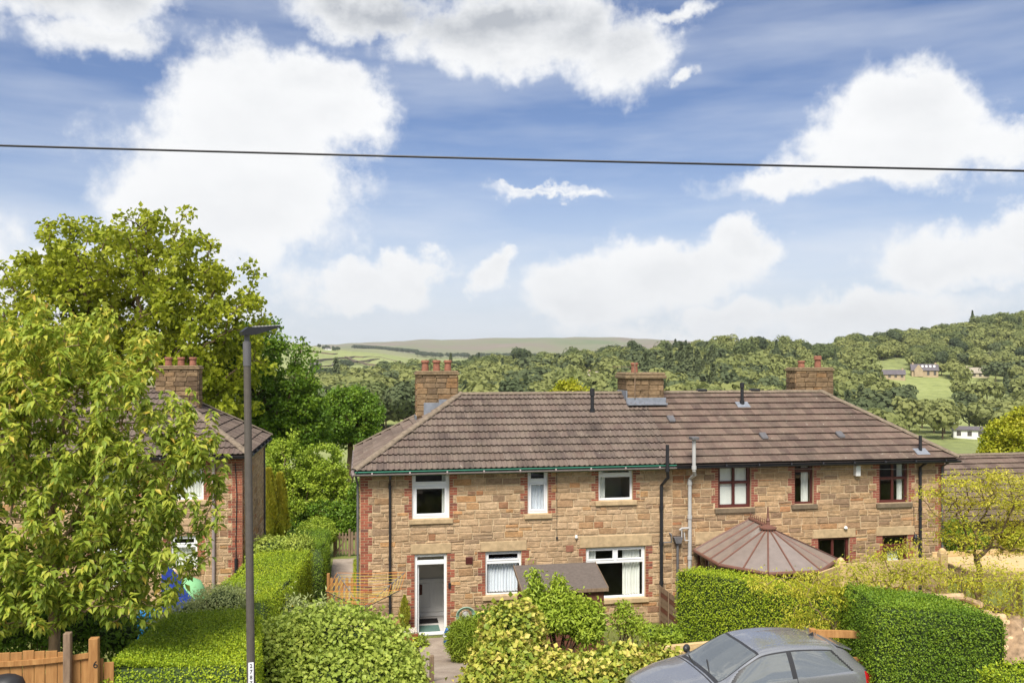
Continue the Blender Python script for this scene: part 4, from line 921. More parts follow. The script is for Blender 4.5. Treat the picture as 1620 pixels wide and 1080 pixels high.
# ------------------------------------------------------------------ the neighbouring house on the left
def build_left_house():
    h = thing('neighbour_house', 'stone house with red brick corner, partly hidden by the cherry tree', 'house', (-8, 27.1, 0))
    Y0 = 27.1; X1 = -3.55; X0 = -13.5; ez = 4.87; F = Face((X0, Y0, 0), (1, 0, 0), (0, -1, 0)); Wd = X1-X0; D = 5.9
    def op(px0, px1, py0, py1):
        a = onY(px0, py0, Y0); b = onY(px1, py1, Y0); return [a.x-X0, b.x-X0, b.z, a.z]
    ua = op(268, 322, 720, 790); ga = op(270, 312, 848, 900); ub = op(150, 210, 720, 790); gb = op(150, 215, 850, 930)
    holes = [ua, ga, ub, gb]
    for q in (ua, ub): q[3] = 4.7
    sh = MB(); wall_shell(F, Wd, -.3, 4.84, holes, .3, sh); sh.box(X1-.3, X1, Y0+.3, Y0+D, -.3, 4.84); sh.box(X0, X1-.3, Y0+D-.2, Y0+D, -.3, 4.84); sh.box(X0, X0+.3, Y0+.3, Y0+D-.2, -.3, 4.84)
    wall = sh.build('wall', 'mortar', h); blocked = [tuple(x) for x in holes]; bq = MB(); blocked += quoin(F, Wd, -1, -.3, 4.8, .42, .3, bq)
    FS = Face((X1, Y0, 0), (0, 1, 0), (1, 0, 0)); bs = quoin(FS, 0, 1, -.3, 4.8, .22, .33, bq)
    for w in holes: blocked += quoin(F, w[0], -1, w[2], w[3], .225, .105, bq); blocked += quoin(F, w[1], 1, w[2], w[3], .225, .105, bq)
    bq.build('brick_quoins', 'brick', h, kind='stuff')
    st = lay_stones(F, Wd, -.3, 4.8, blocked, hmin=.16, hmax=.26, wmin=.3, wmax=.6, seed=31)+lay_stones(FS, D, -.3, 4.8, bs, hmin=.16, hmax=.26, wmin=.3, wmax=.6, seed=32)
    place_pieces([e[:3] for e in st], stone_meshes('stone_left'), STONES, 'stone', wall, 'stone_left')
    for w in holes: window(h, F, *w, 'white_upvc', ('top', .28, 1), 'dressed_stone', [(0, 1, .7, 'curtain_cream')])
    make_roof(h, X0-.2, X1+.22, X0+3.2, X1-2.9, 'wavy', 'tile_wavy', eave_y=Y0-.35, eave_z=ez, ridge_y=Y0+2.95, ridge_z=ez+1.93, back_y=Y0+D+.35, hip_kind='flat', vis=lambda e: proj(*e[0].translation)[0] > 180)
    m = MB(); m.box(X0, X1+.2, Y0-.29, Y0-.26, 4.74, 4.84); m.box(X1+.16, X1+.19, Y0-.25, Y0+D+.3, 4.74, 4.84); m.build('fascia', 'mid_grey_plastic', h)
    gutter(h, [(X0, Y0-.35, 4.81), (X1+.26, Y0-.35, 4.81)], 'black_plastic'); gutter(h, [(X1+.26, Y0-.35, 4.81), (X1+.26, Y0+D+.35, 4.81)], 'black_plastic')
    a = onY(338, 800, Y0-.06); downpipe(h, [(a.x, Y0-.35, 4.77), (a.x, Y0-.08, 4.6), (a.x, Y0-.08, 0)], .05, 'gutter_grey', [((a.x, Y0-.08, z), .06) for z in (4.5, 2.9)])
    downpipe(h, [(X1+.04, Y0+D-.15, 4.7), (X1+.06, Y0+D-.15, 0)], .036, 'mid_grey_plastic', [])
    a = onY(372, 745, Y0-.03); m = MB(); m.tube([(a.x, Y0-.03, 4.6), (a.x+.05, Y0-.03, 3.6), (a.x+.02, Y0-.03, 2.2), (a.x+.03, Y0-.03, 1.6)], .014, 6); m.tube([(a.x+.03, Y0-.05, 1.7), (a.x+.03, Y0-.05, .5)], .05, 8); m.build('cable', 'black_plastic', h)
    a = onY(249, 600, 30.0); b = onY(315, 600, 30.0)
    chimney(h, a.x, b.x, 29.8, 30.5, 5.7, 7.42, [(a.x+.32, .30), (a.x+.72, .30), (a.x+1.1, .30)], seed=21, flash=[(b.x-.6, b.x-.2, 29.75, 29.79, 5.95, 6.3), (b.x-.2, b.x+.05, 29.74, 29.78, 5.75, 6.05)])
    return h
build_left_house()
def build_right_bungalow():
    h = thing('bungalow', 'low building with grey-brown tiled roof at the right edge, behind the yellow-green tree', 'house', (24, 27, 0))
    m = MB(); m.box(19.3, 34, 27.0, 33, -1.5, 2.0); m.build('wall', 'stone_right', h)
    ez, rz, ey, ry = 2.0, 3.92, 26.6, 30.2
    d = MB(); d.add([(19.0, ey, ez), (34.4, ey, ez), (34.4, ry, rz), (19.0, ry, rz), (19.0, 33.6, ez), (34.4, 33.6, ez)], [(0, 1, 2, 3), (3, 2, 5, 4), (0, 3, 4), (1, 5, 2), (0, 4, 5, 1)]); ro = d.build('roof', 'roof_deck', h)
    V = Vector((0, ry-ey, rz-ez)).normalized(); sl = math.hypot(ry-ey, rz-ez); raw = tile_mesh('flat'); base = MB().add(*raw).mesh('tile', 'tile_flat'); base.attributes.remove(base.attributes['rnd'])
    w, c = tile_plane(Vector((19.0, ey, ez+.03)), Vector((1, 0, 0)), V, 15.4, sl, lambda v: 0, lambda v: 15.4, 'flat')
    def key(e): x, y, f = proj(*e[0].translation); return x if 1480 < x < 1640 else 9e4+x
    w.sort(key=key)
    for M, _, r in w[:300]: inst(base, 'tile', M, ro, r)
    mb = MB()
    for M, _, r in w[300:]: mb.add([M @ Vector(p) for p in raw[0]], raw[1], 0, r)
    for M, v, f, r in c: mb.add([M @ p for p in v], f, 0, r)
    mb.build('tiles', 'tile_flat', ro, kind='stuff', fix=False)
    cap_row((19.0, ry, rz+.04), (34.4, ry, rz+.04), ro, 'ridge_tile')
    m = MB(); m.box(20, 21.4, 26.97, 27.0, .3, 1.4); m.build('window', 'window_glass', h)
build_right_bungalow()
# ------------------------------------------------------------------ foliage
def unit(a): return a/np.maximum(np.linalg.norm(a, axis=-1, keepdims=True), 1e-9)
def leaf_geo(P, axis, nrm, L_, w, fold=.25, droop=.0):
    """P (n,3) leaf base; two folded triangles per leaf"""
    n = len(P); axis = unit(axis); nrm = unit(nrm-axis*np.sum(nrm*axis, 1, keepdims=True)); side = np.cross(axis, nrm)
    L_ = np.broadcast_to(np.asarray(L_, float), (n,))[:, None]; w_ = L_*w
    tip = P+axis*L_-nrm*L_*droop; mid = P+axis*L_*.45
    V = np.stack([P, mid+side*w_*.5+nrm*w_*fold, tip, mid-side*w_*.5+nrm*w_*fold], 1).reshape(-1, 3)
    b = np.arange(n)[:, None]*4
    F = np.concatenate([b+np.array([[0, 1, 2]]), b+np.array([[0, 2, 3]])], 1).reshape(-1, 3)
    return V, F
def rvec(n, g=rng): return unit(g.normal(size=(n, 3)))
def leaves_obj(name, V, F, mat, rnd_leaf, parent=None, loc=None, kind=None, smooth=False):
    org = ORG[parent.name] if parent is not None else (loc if loc is not None else (0, 0, 0))
    me = np_mesh(name, V, F, mat, np.repeat(rnd_leaf, 2), np.array(org), smooth); return np_obj(name, me, parent, loc, kind)
def ell_points(ells, n, g, shell=.5):
    """points in a union of ellipsoids (cx,cy,cz,rx,ry,rz), biased to the surface"""
    vol = np.array([e[3]*e[4]*e[5] for e in ells])**.67; k = g.choice(len(ells), n, p=vol/vol.sum()); E = np.array(ells)[k]
    d = rvec(n, g); r = shell+(1-shell)*g.random(n)**.6
    return E[:, :3]+d*E[:, 3:]*r[:, None], d, k
def skeleton(base, tips, trunk_top, r0, g, seg=3, up=.25):
    """greedy branching from a trunk to every tip; returns list of tubes"""
    nodes = [np.array(base), ]; par = [-1]; nt = 6
    for i in range(1, nt+1):
        nodes.append(np.array(base)+(np.array(trunk_top)-np.array(base))*i/nt+g.normal(size=3)*r0*.35*(i < nt)); par.append(i-1)
    order = np.argsort(np.linalg.norm(tips-np.array(trunk_top), axis=1)); N_ = np.array(nodes); P_ = list(par); dist = [0.0]
    for i in range(1, len(N_)): dist.append(dist[-1]+np.linalg.norm(N_[i]-N_[i-1]))
    N_ = list(N_)
    for ti in order:
        A = np.array(N_); D = np.linalg.norm(A-tips[ti], axis=1); cost = D+.22*np.array(dist)+np.maximum(0, A[:, 2]-tips[ti][2])*.8; cost[:2] += 5
        j = int(np.argmin(cost)); a = N_[j]; b = tips[ti]; prev = j
        for s in range(1, seg+1):
            f = s/seg; p = a+(b-a)*f; p = p+np.array([0, 0, up*math.sin(math.pi*f)*np.linalg.norm(b-a)*.35])+g.normal(size=3)*.03*np.linalg.norm(b-a)*(s < seg)
            N_.append(p); P_.append(prev); dist.append(dist[prev]+np.linalg.norm(p-N_[prev])); prev = len(N_)-1
    N_ = np.array(N_); w = np.zeros(len(N_)); leafn = np.ones(len(N_)); ch = np.zeros(len(N_))
    for p in P_:
        if p >= 0: ch[p] += 1
    w[ch == 0] = 1
    for i in range(len(N_)-1, 0, -1): w[P_[i]] += w[i]
    rad = r0*(w/w[0])**.46
    return N_, P_, rad
def tubes_mesh(N_, P_, rad, n=5, rmin=.004, flare=1.25):
    idx = np.arange(1, len(N_)); A = N_[np.array(P_)[1:]]; B = N_[1:]; ra = np.maximum(rad[np.array(P_)[1:]], rmin); rb = np.maximum(rad[1:], rmin); ra = np.minimum(ra, rb*1.6)
    d = unit(B-A); ref = np.where(np.abs(d[:, 2:3]) > .9, np.array([[1., 0, 0]]), np.array([[0, 0, 1.]])); s = unit(np.cross(d, ref)); u = np.cross(s, d)
    t = np.arange(n)*2*np.pi/n; ct, st = np.cos(t)[None, :, None], np.sin(t)[None, :, None]
    ra0 = A[:, None]+(s[:, None]*ct+u[:, None]*st)*ra[:, None, None]; rb0 = B[:, None]+(s[:, None]*ct+u[:, None]*st)*rb[:, None, None]
    V = np.concatenate([ra0, rb0], 1).reshape(-1, 3); b = (np.arange(len(A))*2*n)[:, None]; j = np.arange(n)[None]; j2 = (j+1) % n
    F = np.stack([b+j, b+j2, b+n+j2, b+n+j], -1).reshape(-1, 4); return V, F
def make_tree(name, label, cat, base, ells, n_clus, per, clus_r, leaf, width, mat, trunk_r, trunk_top, bark='bark', shell=.5, seed=1, droop=.3, out=.5, upn=.6, group=None, light=.25, elong=1.0, axis_down=0.0):
    g = np.random.default_rng(seed); t = thing(name, label, cat, base, group)
    C, D, k = ell_points(ells, n_clus, g, shell)
    N_, P_, rad = skeleton(np.array(base, float), C, trunk_top, trunk_r, g); V, F = tubes_mesh(N_, P_, rad)
    np_obj('trunk', np_mesh('trunk', V, F, bark, np.zeros(len(F)), np.array(base)), t)
    n = n_clus*per; ci = np.repeat(np.arange(n_clus), per); off = rvec(n, g)*(g.random(n)**.5)[:, None]*clus_r*np.array([1, 1, .75*elong]); P = C[ci]+off
    ax = rvec(n, g)+unit(off)*out-np.array([0, 0, axis_down]); nr = rvec(n, g)*.7+np.array([0, 0, upn])+unit(off)*.3
    V, F = leaf_geo(P, ax, nr, leaf*(.7+.6*g.random(n)), width, .22, droop)
    cr = g.random(n_clus); zz = (P[:, 2]-P[:, 2].min())/max(1e-6, np.ptp(P[:, 2]))
    r = np.clip(.5*cr[ci]+.5*g.random(n), 0, 1)
    leaves_obj('crown', V, F, mat, r, t); return t
def E(px, py, rx, ry, t, depth=None):                          # ellipsoid from a pixel outline at forward distance t
    c = pt(px, py, t); s = t/FPX; return (c.x, c.y, c.z, rx*s, (depth if depth else rx*s), ry*s)

# ---- hedges: clipped blocks with a leafy skin over a dark twiggy core
def bumpy_box(xs, ys, z0, z1, g, step=.14, amp=.03, rot=0, top_round=.05):
    pass
def hedge(name, label, quad, ztop, zbot, mat, leaf=.032, dens=1900, seed=1, group=None, amp=.05, rough=.05, round_=.10, core='hedge_core', width=.6, wild=0.0, sub=None, face_skip=()):
    """quad: four ground corners (x,y) counter-clockwise; ztop: four heights at those corners or one; leafy on the top and the four sides"""
    g = np.random.default_rng(seed); q = np.array(quad, float); zt = np.array(ztop if hasattr(ztop, '__len__') else [ztop]*4, float); zb = np.array(zbot if hasattr(zbot, '__len__') else [zbot]*4, float)
    c = q.mean(0); o = thing(name, label, 'hedge', (c[0], c[1], zb.min()), group)
    ph = g.random(12)*6.28; fr = g.normal(size=(12, 3))*np.linspace(.9, 3.2, 12)[:, None]
    def bump(P): return sum(np.sin(P@fr[i]+ph[i])/(1+i*.25) for i in range(12))/4*amp
    Vs = []; Ps = []; Ns = []; Fs = []; nv = 0
    def patch(a, b, c_, d, N_):                               # bilinear patch a-b-c-d
        nonlocal nv
        a, b, c_, d = map(lambda p: np.array(p, float), (a, b, c_, d)); A_ = np.linalg.norm(np.cross(b-a, d-a)); n = int(A_*dens)
        u, v = g.random(n)[:, None], g.random(n)[:, None]
        P = a*(1-u)*(1-v)+b*u*(1-v)+c_*u*v+d*(1-u)*v; nn = np.repeat(np.array(N_, float)[None], n, 0)
        m1 = max(2, int(np.linalg.norm(b-a)/.18)); m2 = max(2, int(np.linalg.norm(d-a)/.18)); U, W_ = np.meshgrid(np.linspace(0, 1, m1), np.linspace(0, 1, m2), indexing='ij'); U, W_ = U.ravel()[:, None], W_.ravel()[:, None]
        G = a*(1-U)*(1-W_)+b*U*(1-W_)+c_*U*W_+d*(1-U)*W_; G = shape(G, np.array(N_, float), -.05)
        i, j = np.meshgrid(np.arange(m1-1), np.arange(m2-1), indexing='ij'); f = np.stack([i*m2+j, (i+1)*m2+j, (i+1)*m2+j+1, i*m2+j+1], -1).reshape(-1, 4)
        Vs.append(G); Fs.append(f+nv); nv += len(G)
        Ps.append(shape(P, np.array(N_, float), 0)+nn*(g.normal(size=(n, 1))*rough+ (g.random((n, 1))**6)*wild)); Ns.append(nn)
    cen = np.array([c[0], c[1], (zt.mean()+zb.mean())/2])
    def shape(P, N_, off):                                   # round the edges towards the top and add waves
        P = P.copy(); f = (P[:, 2]-zb.min())/(zt.max()-zb.min()+1e-6)
        k = np.clip(f-.86, 0, 1)/.14; P[:, :2] += (c-P[:, :2])*(k**2*round_/max(.5, np.ptp(q, 0).min()*.5))[:, None]*.5
        return P+N_*(off+bump(P))[:, None]
    T = [(q[i][0], q[i][1], zt[i]) for i in range(4)]; B = [(q[i][0], q[i][1], zb[i]) for i in range(4)]
    patch(T[0], T[1], T[2], T[3], (0, 0, 1))
    for i in range(4):
        if i in face_skip: continue
        j = (i+1) % 4; e = q[j]-q[i]; N_ = np.array([e[1], -e[0], 0]); N_ /= np.linalg.norm(N_); patch(B[i], B[j], T[j], T[i], N_)
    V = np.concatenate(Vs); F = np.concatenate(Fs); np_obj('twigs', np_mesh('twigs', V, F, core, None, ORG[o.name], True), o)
    P = np.concatenate(Ps); N_ = np.concatenate(Ns); n = len(P)
    ax = rvec(n, g)+N_*.45+np.array([0, 0, .25]); nr = rvec(n, g)*.6+N_*.8+np.array([0, 0, .4])
    V, F = leaf_geo(P, ax, nr, leaf*(.65+.7*g.random(n)), width, .2, .1)
    leaves_obj('foliage', V, F, mat, np.clip(g.random(n)*.75+.25*(np.sin(P@fr[3]+1)*.5+.5), 0, 1), o); return o
def bush(name, label, cat, ells, base, n, leaf, width, mat, seed=1, stems=5, shell=.75, droop=.2, upn=.7, core=True, lump=.22, group=None, jag=.0, petals=None, stem_r=.02, down=.0, bark='bark'):
    g = np.random.default_rng(seed); o = thing(name, label, cat, base, group)
    C, D, k = ell_points(ells, n, g, shell); fr = g.normal(size=(8, 3))*2.6/max(.4, ells[0][3]); ph = g.random(8)*6.28
    EE = np.array(ells)[k]; wv = sum(np.sin(D@(fr[i]*EE[0][3])+ph[i]) for i in range(8))/8
    P = C+D*EE[:, 3:]*(wv*lump)[:, None]+rvec(n, g)*leaf*.7+D*(g.random((n, 1))**8)*jag
    P[:, 2] = np.maximum(P[:, 2], ground_h(P[:, 0], P[:, 1])+.02)
    ax = rvec(n, g)+D*.5-np.array([0, 0, down]); nr = rvec(n, g)*.6+D*.6+np.array([0, 0, upn])
    V, F = leaf_geo(P, ax, nr, leaf*(.65+.7*g.random(n)), width, .2, droop)
    r = np.clip(.55*g.random(n)+.45*(wv*.9+.5), 0, 1); leaves_obj('foliage', V, F, mat, r, o)
    mb = MB()
    for e in ells[:3]:
        for i in range(stems):
            a = np.array(base)+g.normal(size=3)*np.array([.08, .08, 0]); d = rvec(1, g)[0]; d[2] = abs(d[2])*.7+.3; b = np.array(e[:3])+d*np.array(e[3:])*.8
            m = (a+b)/2+g.normal(size=3)*.06; mb.tube([a, m, b], [stem_r, stem_r*.7, stem_r*.3], 5)
    mb.build('stems', bark, o)
    if core:
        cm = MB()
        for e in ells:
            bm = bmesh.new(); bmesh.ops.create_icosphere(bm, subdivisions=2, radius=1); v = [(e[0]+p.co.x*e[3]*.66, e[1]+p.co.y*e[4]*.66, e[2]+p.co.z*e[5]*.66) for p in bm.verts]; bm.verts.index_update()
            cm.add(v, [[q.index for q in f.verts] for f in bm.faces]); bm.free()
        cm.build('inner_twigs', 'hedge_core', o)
    if petals:
        pm, cnt, size = petals; C, D, k = ell_points(ells, cnt, g, .97); m = cnt*6; ci = np.repeat(np.arange(cnt), 6); a = np.tile(np.arange(6)*math.pi/3, cnt)
        ax = np.stack([np.cos(a), np.sin(a), .5+0*a], 1); Cc = C[ci]+D[ci]*.06; V, F = leaf_geo(Cc, ax, np.repeat([[0, 0, 1.]], m, 0), size, .7, .1, .0); leaves_obj('flowers', V, F, pm, np.repeat(g.random(cnt), 6), o)
    return o

# ================= foreground cherry at the left
def cherry():
    g = np.random.default_rng(5); T0 = 13.4
    base = pt(92, 1010, T0); base.z = gz(base.x, base.y)-.05
    t = thing('cherry_tree', 'leafy young cherry tree with drooping pointed leaves behind the wooden fence', 'tree', base)
    ells = [E(122, 690, 146, 200, T0, 1.5), E(60, 820, 190, 150, T0, 1.5), E(235, 760, 120, 120, T0, 1.2), E(40, 600, 120, 120, T0, 1.3), E(230, 870, 105, 95, T0-.3, 1.1), E(-60, 760, 160, 230, T0, 1.6), E(95, 930, 150, 70, T0-.3, 1.2), E(300, 705, 36, 60, T0, .5), E(-20, 930, 150, 80, T0-.2, 1.2), E(190, 950, 110, 45, T0-.3, .9)]
    C, D, k = ell_points(ells, 800, g, .3)
    spikes = np.array([pt(*p) for p in ((52, 462, T0), (112, 500, T0+.4), (150, 545, T0-.3), (20, 520, T0), (190, 590, T0), (85, 520, T0-.5), (330, 690, T0), (345, 830, T0-.4), (222, 600, T0+.3), (310, 800, T0-.5), (170, 560, T0+.5), (-20, 560, T0+.2), (300, 660, T0), (325, 740, T0-.2), (15, 700, T0-1.4), (90, 760, T0-1.4), (170, 720, T0-1.4), (60, 640, T0-1.2), (230, 800, T0-1.2), (130, 860, T0-1.4), (280, 900, T0-1.)) ])
    tips = np.concatenate([C, spikes]); tips[:, 2] = np.maximum(tips[:, 2], 2.75)
    N_, P_, rad = skeleton(np.array(base), tips, np.array(pt(78, 830, T0)), .085, g, seg=5, up=.12)
    V, F = tubes_mesh(N_, P_, rad, 6, .005); np_obj('trunk', np_mesh('trunk', V, F, 'bark_pale', np.zeros(len(F)), np.array(base)), t)
    # leaves hang along the outer twigs
    Ps = []; Ax = []; child = np.ones(len(N_), bool)
    thin = rad < .012
    segs = [i for i in range(1, len(N_)) if thin[i]]
    for i in segs:
        a, b = N_[P_[i]], N_[i]; L_ = np.linalg.norm(b-a); m = max(2, int(L_/.022))
        f = g.random(m)[:, None]; Ps.append(a+(b-a)*f); d = unit((b-a)[None])[0]; Ax.append(np.repeat(d[None], m, 0))
    for tip in tips:                                           # whorl of leaves at every shoot tip, plus a short shoot upwards
        L_ = g.uniform(.2, .5); m = int(g.integers(20, 34)); f = g.random(m)[:, None]; d = unit(np.array([[g.normal()*.35, g.normal()*.35, 1]]))[0]
        Ps.append(tip+d*f*L_); Ax.append(np.repeat(d[None], m, 0))
    P = np.concatenate(Ps); A = np.concatenate(Ax); n = len(P)
    rad_ = unit(np.cross(A, rvec(n, g))); ax = rad_*.75+A*.25-np.array([0, 0, .55])*(.5+g.random((n, 1))); P = P+rad_*.015
    nr = np.array([0, 0, 1.])+rvec(n, g)*.45+rad_*.3
    V, F = leaf_geo(P, ax, nr, .135*(.65+.6*g.random(n)), .46, .22, .22)
    top = np.clip((P[:, 2]-6.2)/2.5, 0, 1)*.25; r = np.clip(g.random(n)**1.3*.8+top+g.random(n)*(g.random(n) < .04), 0, 1)
    leaves_obj('crown', V, F, 'leaf_cherry', r, t)
cherry()

# ================= trees behind the left house
T1 = 46
b = pt(215, 700, T1); b.z = gz(b.x, b.y)-.1
make_tree('sycamore_tree', 'big spreading yellow-green tree rising behind the left stone house', 'tree', b,
          [E(210, 470, 165, 150, T1, 4.5), E(70, 520, 130, 125, T1, 4.5), E(310, 520, 110, 120, T1, 4.2), E(190, 600, 210, 90, T1, 4.2), E(-60, 560, 120, 140, T1, 4), E(250, 400, 95, 75, T1, 3), E(330, 620, 80, 80, T1, 3), E(120, 430, 100, 85, T1, 3), E(395, 480, 22, 60, T1, 1), E(405, 545, 24, 50, T1, 1)],
          980, 36, .56, .27, .8, 'leaf_big_tree', .42, tuple(pt(215, 560, T1)), shell=.28, seed=3, upn=.5)
T2 = 52
b = pt(440, 690, T2); b.z = gz(b.x, b.y)-.1
make_tree('lime_tree', 'dense dark green tree between the lamp post and the gap beside the houses', 'tree', b,
          [E(430, 600, 70, 90, T2, 2.6), E(400, 640, 80, 80, T2, 2.8), E(470, 655, 48, 60, T2, 1.9), E(395, 560, 50, 60, T2, 2), E(440, 680, 75, 50, T2, 2.4), E(350, 650, 70, 70, T2, 2.4)],
          420, 85, .62, .20, .75, 'leaf_dark_tree', .3, tuple(pt(430, 650, T2)), shell=.6, seed=4)
T3 = 62
b = pt(553, 740, T3); b.z = gz(b.x, b.y)-.1
make_tree('round_tree', 'rounded green tree with bare trunk standing left of the stone chimney', 'tree', b,
          [E(550, 655, 52, 40, T3, 2.3), E(530, 668, 40, 36, T3, 2), E(575, 672, 34, 32, T3, 1.8), E(550, 635, 32, 24, T3, 1.5)], 200, 85, .6, .2, .75, 'leaf_dark_tree', .22, tuple(pt(553, 690, T3)), shell=.6, seed=6)
# shrubs in the gap between the two houses
TG = 40
b = pt(450, 860, TG); b.z = gz(b.x, b.y)-.05
make_tree('tall_shrub', 'tall lime green shrub beside the grey gable of the left house', 'shrub', b, [E(450, 735, 32, 45, TG, 1), E(470, 790, 42, 50, TG, 1.3), E(432, 770, 25, 60, TG, 1), E(455, 695, 14, 16, TG, .4)], 190, 60, .3, .13, .6, 'leaf_light', .06, tuple(pt(452, 800, TG)), seed=8, shell=.5)
b = pt(515, 860, TG+1); b.z = gz(b.x, b.y)-.05
make_tree('elder_shrub', 'wide leafy shrub in front of the green field, beside the stone house', 'shrub', b, [E(510, 740, 38, 40, TG+1, 1.1), E(520, 800, 50, 50, TG+1, 1.4), E(500, 770, 40, 50, TG+1, 1.2), E(530, 765, 20, 36, TG+1, .8)], 230, 65, .3, .13, .65, 'leaf_light', .07, tuple(pt(512, 800, TG+1)), seed=9, shell=.55)
b = pt(545, 860, TG-1); b.z = gz(b.x, b.y)-.05
make_tree('dark_laurel', 'dark green shrub behind the weathered picket gate', 'shrub', b, [E(548, 825, 36, 34, TG-1, 1), E(500, 830, 42, 34, TG-1, 1.1), E(570, 800, 16, 40, TG-1, .7)], 150, 65, .28, .13, .6, 'leaf_dark_tree', .06, tuple(pt(545, 840, TG-1)), seed=10, shell=.55)
def conifer(px, top, bot, hw, t, label, seed):
    g = np.random.default_rng(seed); b = pt(px, bot, t); b.z = gz(b.x, b.y)-.05; H = pt(px, top, t).z-b.z; Wd = hw*t/FPX
    o = thing('golden_conifer', label, 'conifer', b, 'golden conifers beside the gable')
    n = 9000; f = g.random(n)**.8; a = g.random(n)*6.283; lob = .75+.25*np.sin(a*5+f*9); r = Wd*np.clip(1.15*(1-f)**.6, 0, 1)*np.clip(f*6, .55, 1)*lob*(.75+.25*g.random(n))
    P = np.stack([b.x+r*np.cos(a), b.y+r*np.sin(a), b.z+.25+f*(H-.25)], 1); D = np.stack([np.cos(a), np.sin(a), 0*a], 1)
    V, F = leaf_geo(P, np.array([0, 0, 1.2])+D*.5+rvec(n, g)*.35, D+rvec(n, g)*.5, .17*(.6+.8*g.random(n)), .32, .1, -.05); leaves_obj('foliage', V, F, 'leaf_gold_conifer', np.clip(.2+.5*g.random(n)+.3*f, 0, 1), o)
    m = MB(); m.tube([b, b+Vector((0, 0, H*.85))], [.07, .015], 7); m.build('trunk', 'bark', o)
conifer(425, 745, 862, 17, 36.5, 'golden upright conifer nearest to the left house gable', 21); conifer(443, 752, 862, 16, 37.2, 'golden upright conifer beside the lime green shrub', 22)

# ================= hedges and bushes on the left
def G4(pts): return [(p[0], p[1]) for p in pts]
hedge('privet_hedge', 'clipped yellow-green hedge in the near left foreground, left of the lamp post', [(-3.80, 12.75), (-1.50, 12.75), (-1.92, 16.6), (-3.45, 16.6)], [3.26, 3.22, 3.02, 3.06], [1.9, 1.9, 1.0, 1.0], 'leaf_hedge', .036, 3000, 41, amp=.10, rough=.035, round_=.5)
hedge('privet_hedge', 'long clipped hedge running back between the two gardens, behind the lamp post', [(-3.45, 17.4), (-1.85, 17.4), (-1.45, 26.0), (-2.95, 26.0)], [2.72, 2.72, 2.05, 2.05], [.3, .3, -.1, -.1], 'leaf_hedge', .036, 1700, 42, amp=.09, rough=.04, round_=.4)
hedge('tall_hedge', 'taller dark-sided hedge section beside the side path and picket gate', [(-2.2, 27.0), (-1.12, 27.0), (-1.12, 32.2), (-2.2, 32.2)], [1.75, 1.75, 1.5, 1.5], -.2, 'leaf_hedge_deep', .036, 1500, 43, amp=.08, rough=.04, round_=.3)
b = pt(505, 850, 33.5); bush('viburnum_bush', 'rounded pale green bush behind the tall hedge near the picket gate', 'bush', [E(503, 842, 30, 22, 33.5, .8)], (b.x, b.y, gz(b.x, b.y)), 4200, .09, .6, 'leaf_light', 44)
bush('variegated_shrub', 'loose grey-green shrub between the hedge and the left house corner', 'shrub', [E(430, 868, 34, 18, 27.0, .6), E(470, 866, 26, 18, 27.2, .6), E(405, 885, 24, 16, 26.6, .5)], (-2.9, 26.6, gz(-2.9, 26.6)), 5200, .09, .5, 'leaf_currant', 45, jag=.25)
bush('grey_shrub', 'grey-green feathery shrub growing through the clipped hedge', 'shrub', [E(352, 950, 44, 22, 17.2, .5), E(305, 968, 34, 16, 17.0, .4), E(268, 985, 25, 12, 16.8, .4)], (-3.0, 17.1, gz(-3.0, 17.1)), 8000, .055, .35, 'leaf_grey', 46, jag=.2)
bush('currant_bush', 'big pale green leafy bush in the foreground, right of the lamp post', 'bush', [E(520, 1035, 125, 72, 16.6, 1.0), E(450, 1055, 75, 70, 16.2, .8), E(600, 1062, 62, 50, 16.4, .7), E(545, 1085, 120, 60, 15.9, .9)], (-.6, 16.5, gz(-.6, 16.5)), 26000, .085, .85, 'leaf_currant', 47, shell=.82, jag=.25, lump=.10)
bush('herbaceous_plants', 'tall grey-green border plants with yellow flowers beside the long hedge', 'plant', [E(440, 965, 46, 20, 19.5, .35), E(515, 972, 28, 18, 20.2, .35), E(478, 985, 40, 24, 19.2, .35)], (-1.1, 19.6, gz(-1.1, 19.6)), 5200, .10, .3, 'leaf_grey', 48, jag=.35, petals=('petal_orange', 26, .05))
# ================= middle garden
bush('ivy_hedge', 'ivy-covered garden boundary in yellow and green, between the path and the grey car', 'hedge', [E(812, 1008, 46, 52, 17.4, .7), E(800, 1062, 54, 52, 16.4, .8), E(870, 1072, 66, 34, 15.9, .6), E(940, 1076, 66, 32, 15.8, .6), E(990, 1052, 54, 26, 16.2, .6), E(1045, 1052, 42, 20, 16.4, .5), E(900, 1095, 130, 40, 15.4, .7), E(780, 1095, 50, 50, 15.8, .6), E(1010, 1075, 60, 30, 15.6, .5)], (3.2, 16, gz(3.2, 16)), 25000, .10, .85, 'leaf_ivy', 51, shell=.66, lump=.26, jag=.2, droop=.3, upn=.4)
bush('mock_orange_shrub', 'upright lime green shrub growing in front of the small brown shed', 'shrub', [E(885, 968, 44, 30, 18.3, .5), E(928, 985, 30, 32, 18.2, .45), E(848, 968, 24, 32, 18.4, .35), E(846, 922, 9, 20, 18.3, .12), E(884, 930, 11, 16, 18.3, .15)], (pt(885, 1030, 18.3).x, pt(885, 1030, 18.3).y, gz(4.1, 17.5)), 9000, .095, .42, 'leaf_light', 52, shell=.35, core=False, jag=.2, stems=7, stem_r=.022, droop=.3, lump=.3)
bush('lavender_bush', 'domed spiky green bush beside the open front door', 'bush', [E(738, 1012, 26, 30, 20.8, .42)], (pt(738, 1035, 20.8).x, pt(738, 1035, 20.8).y, gz(2.6, 20.8)), 7000, .15, .10, 'leaf_lavender', 53, shell=.7, upn=.2, lump=.05)
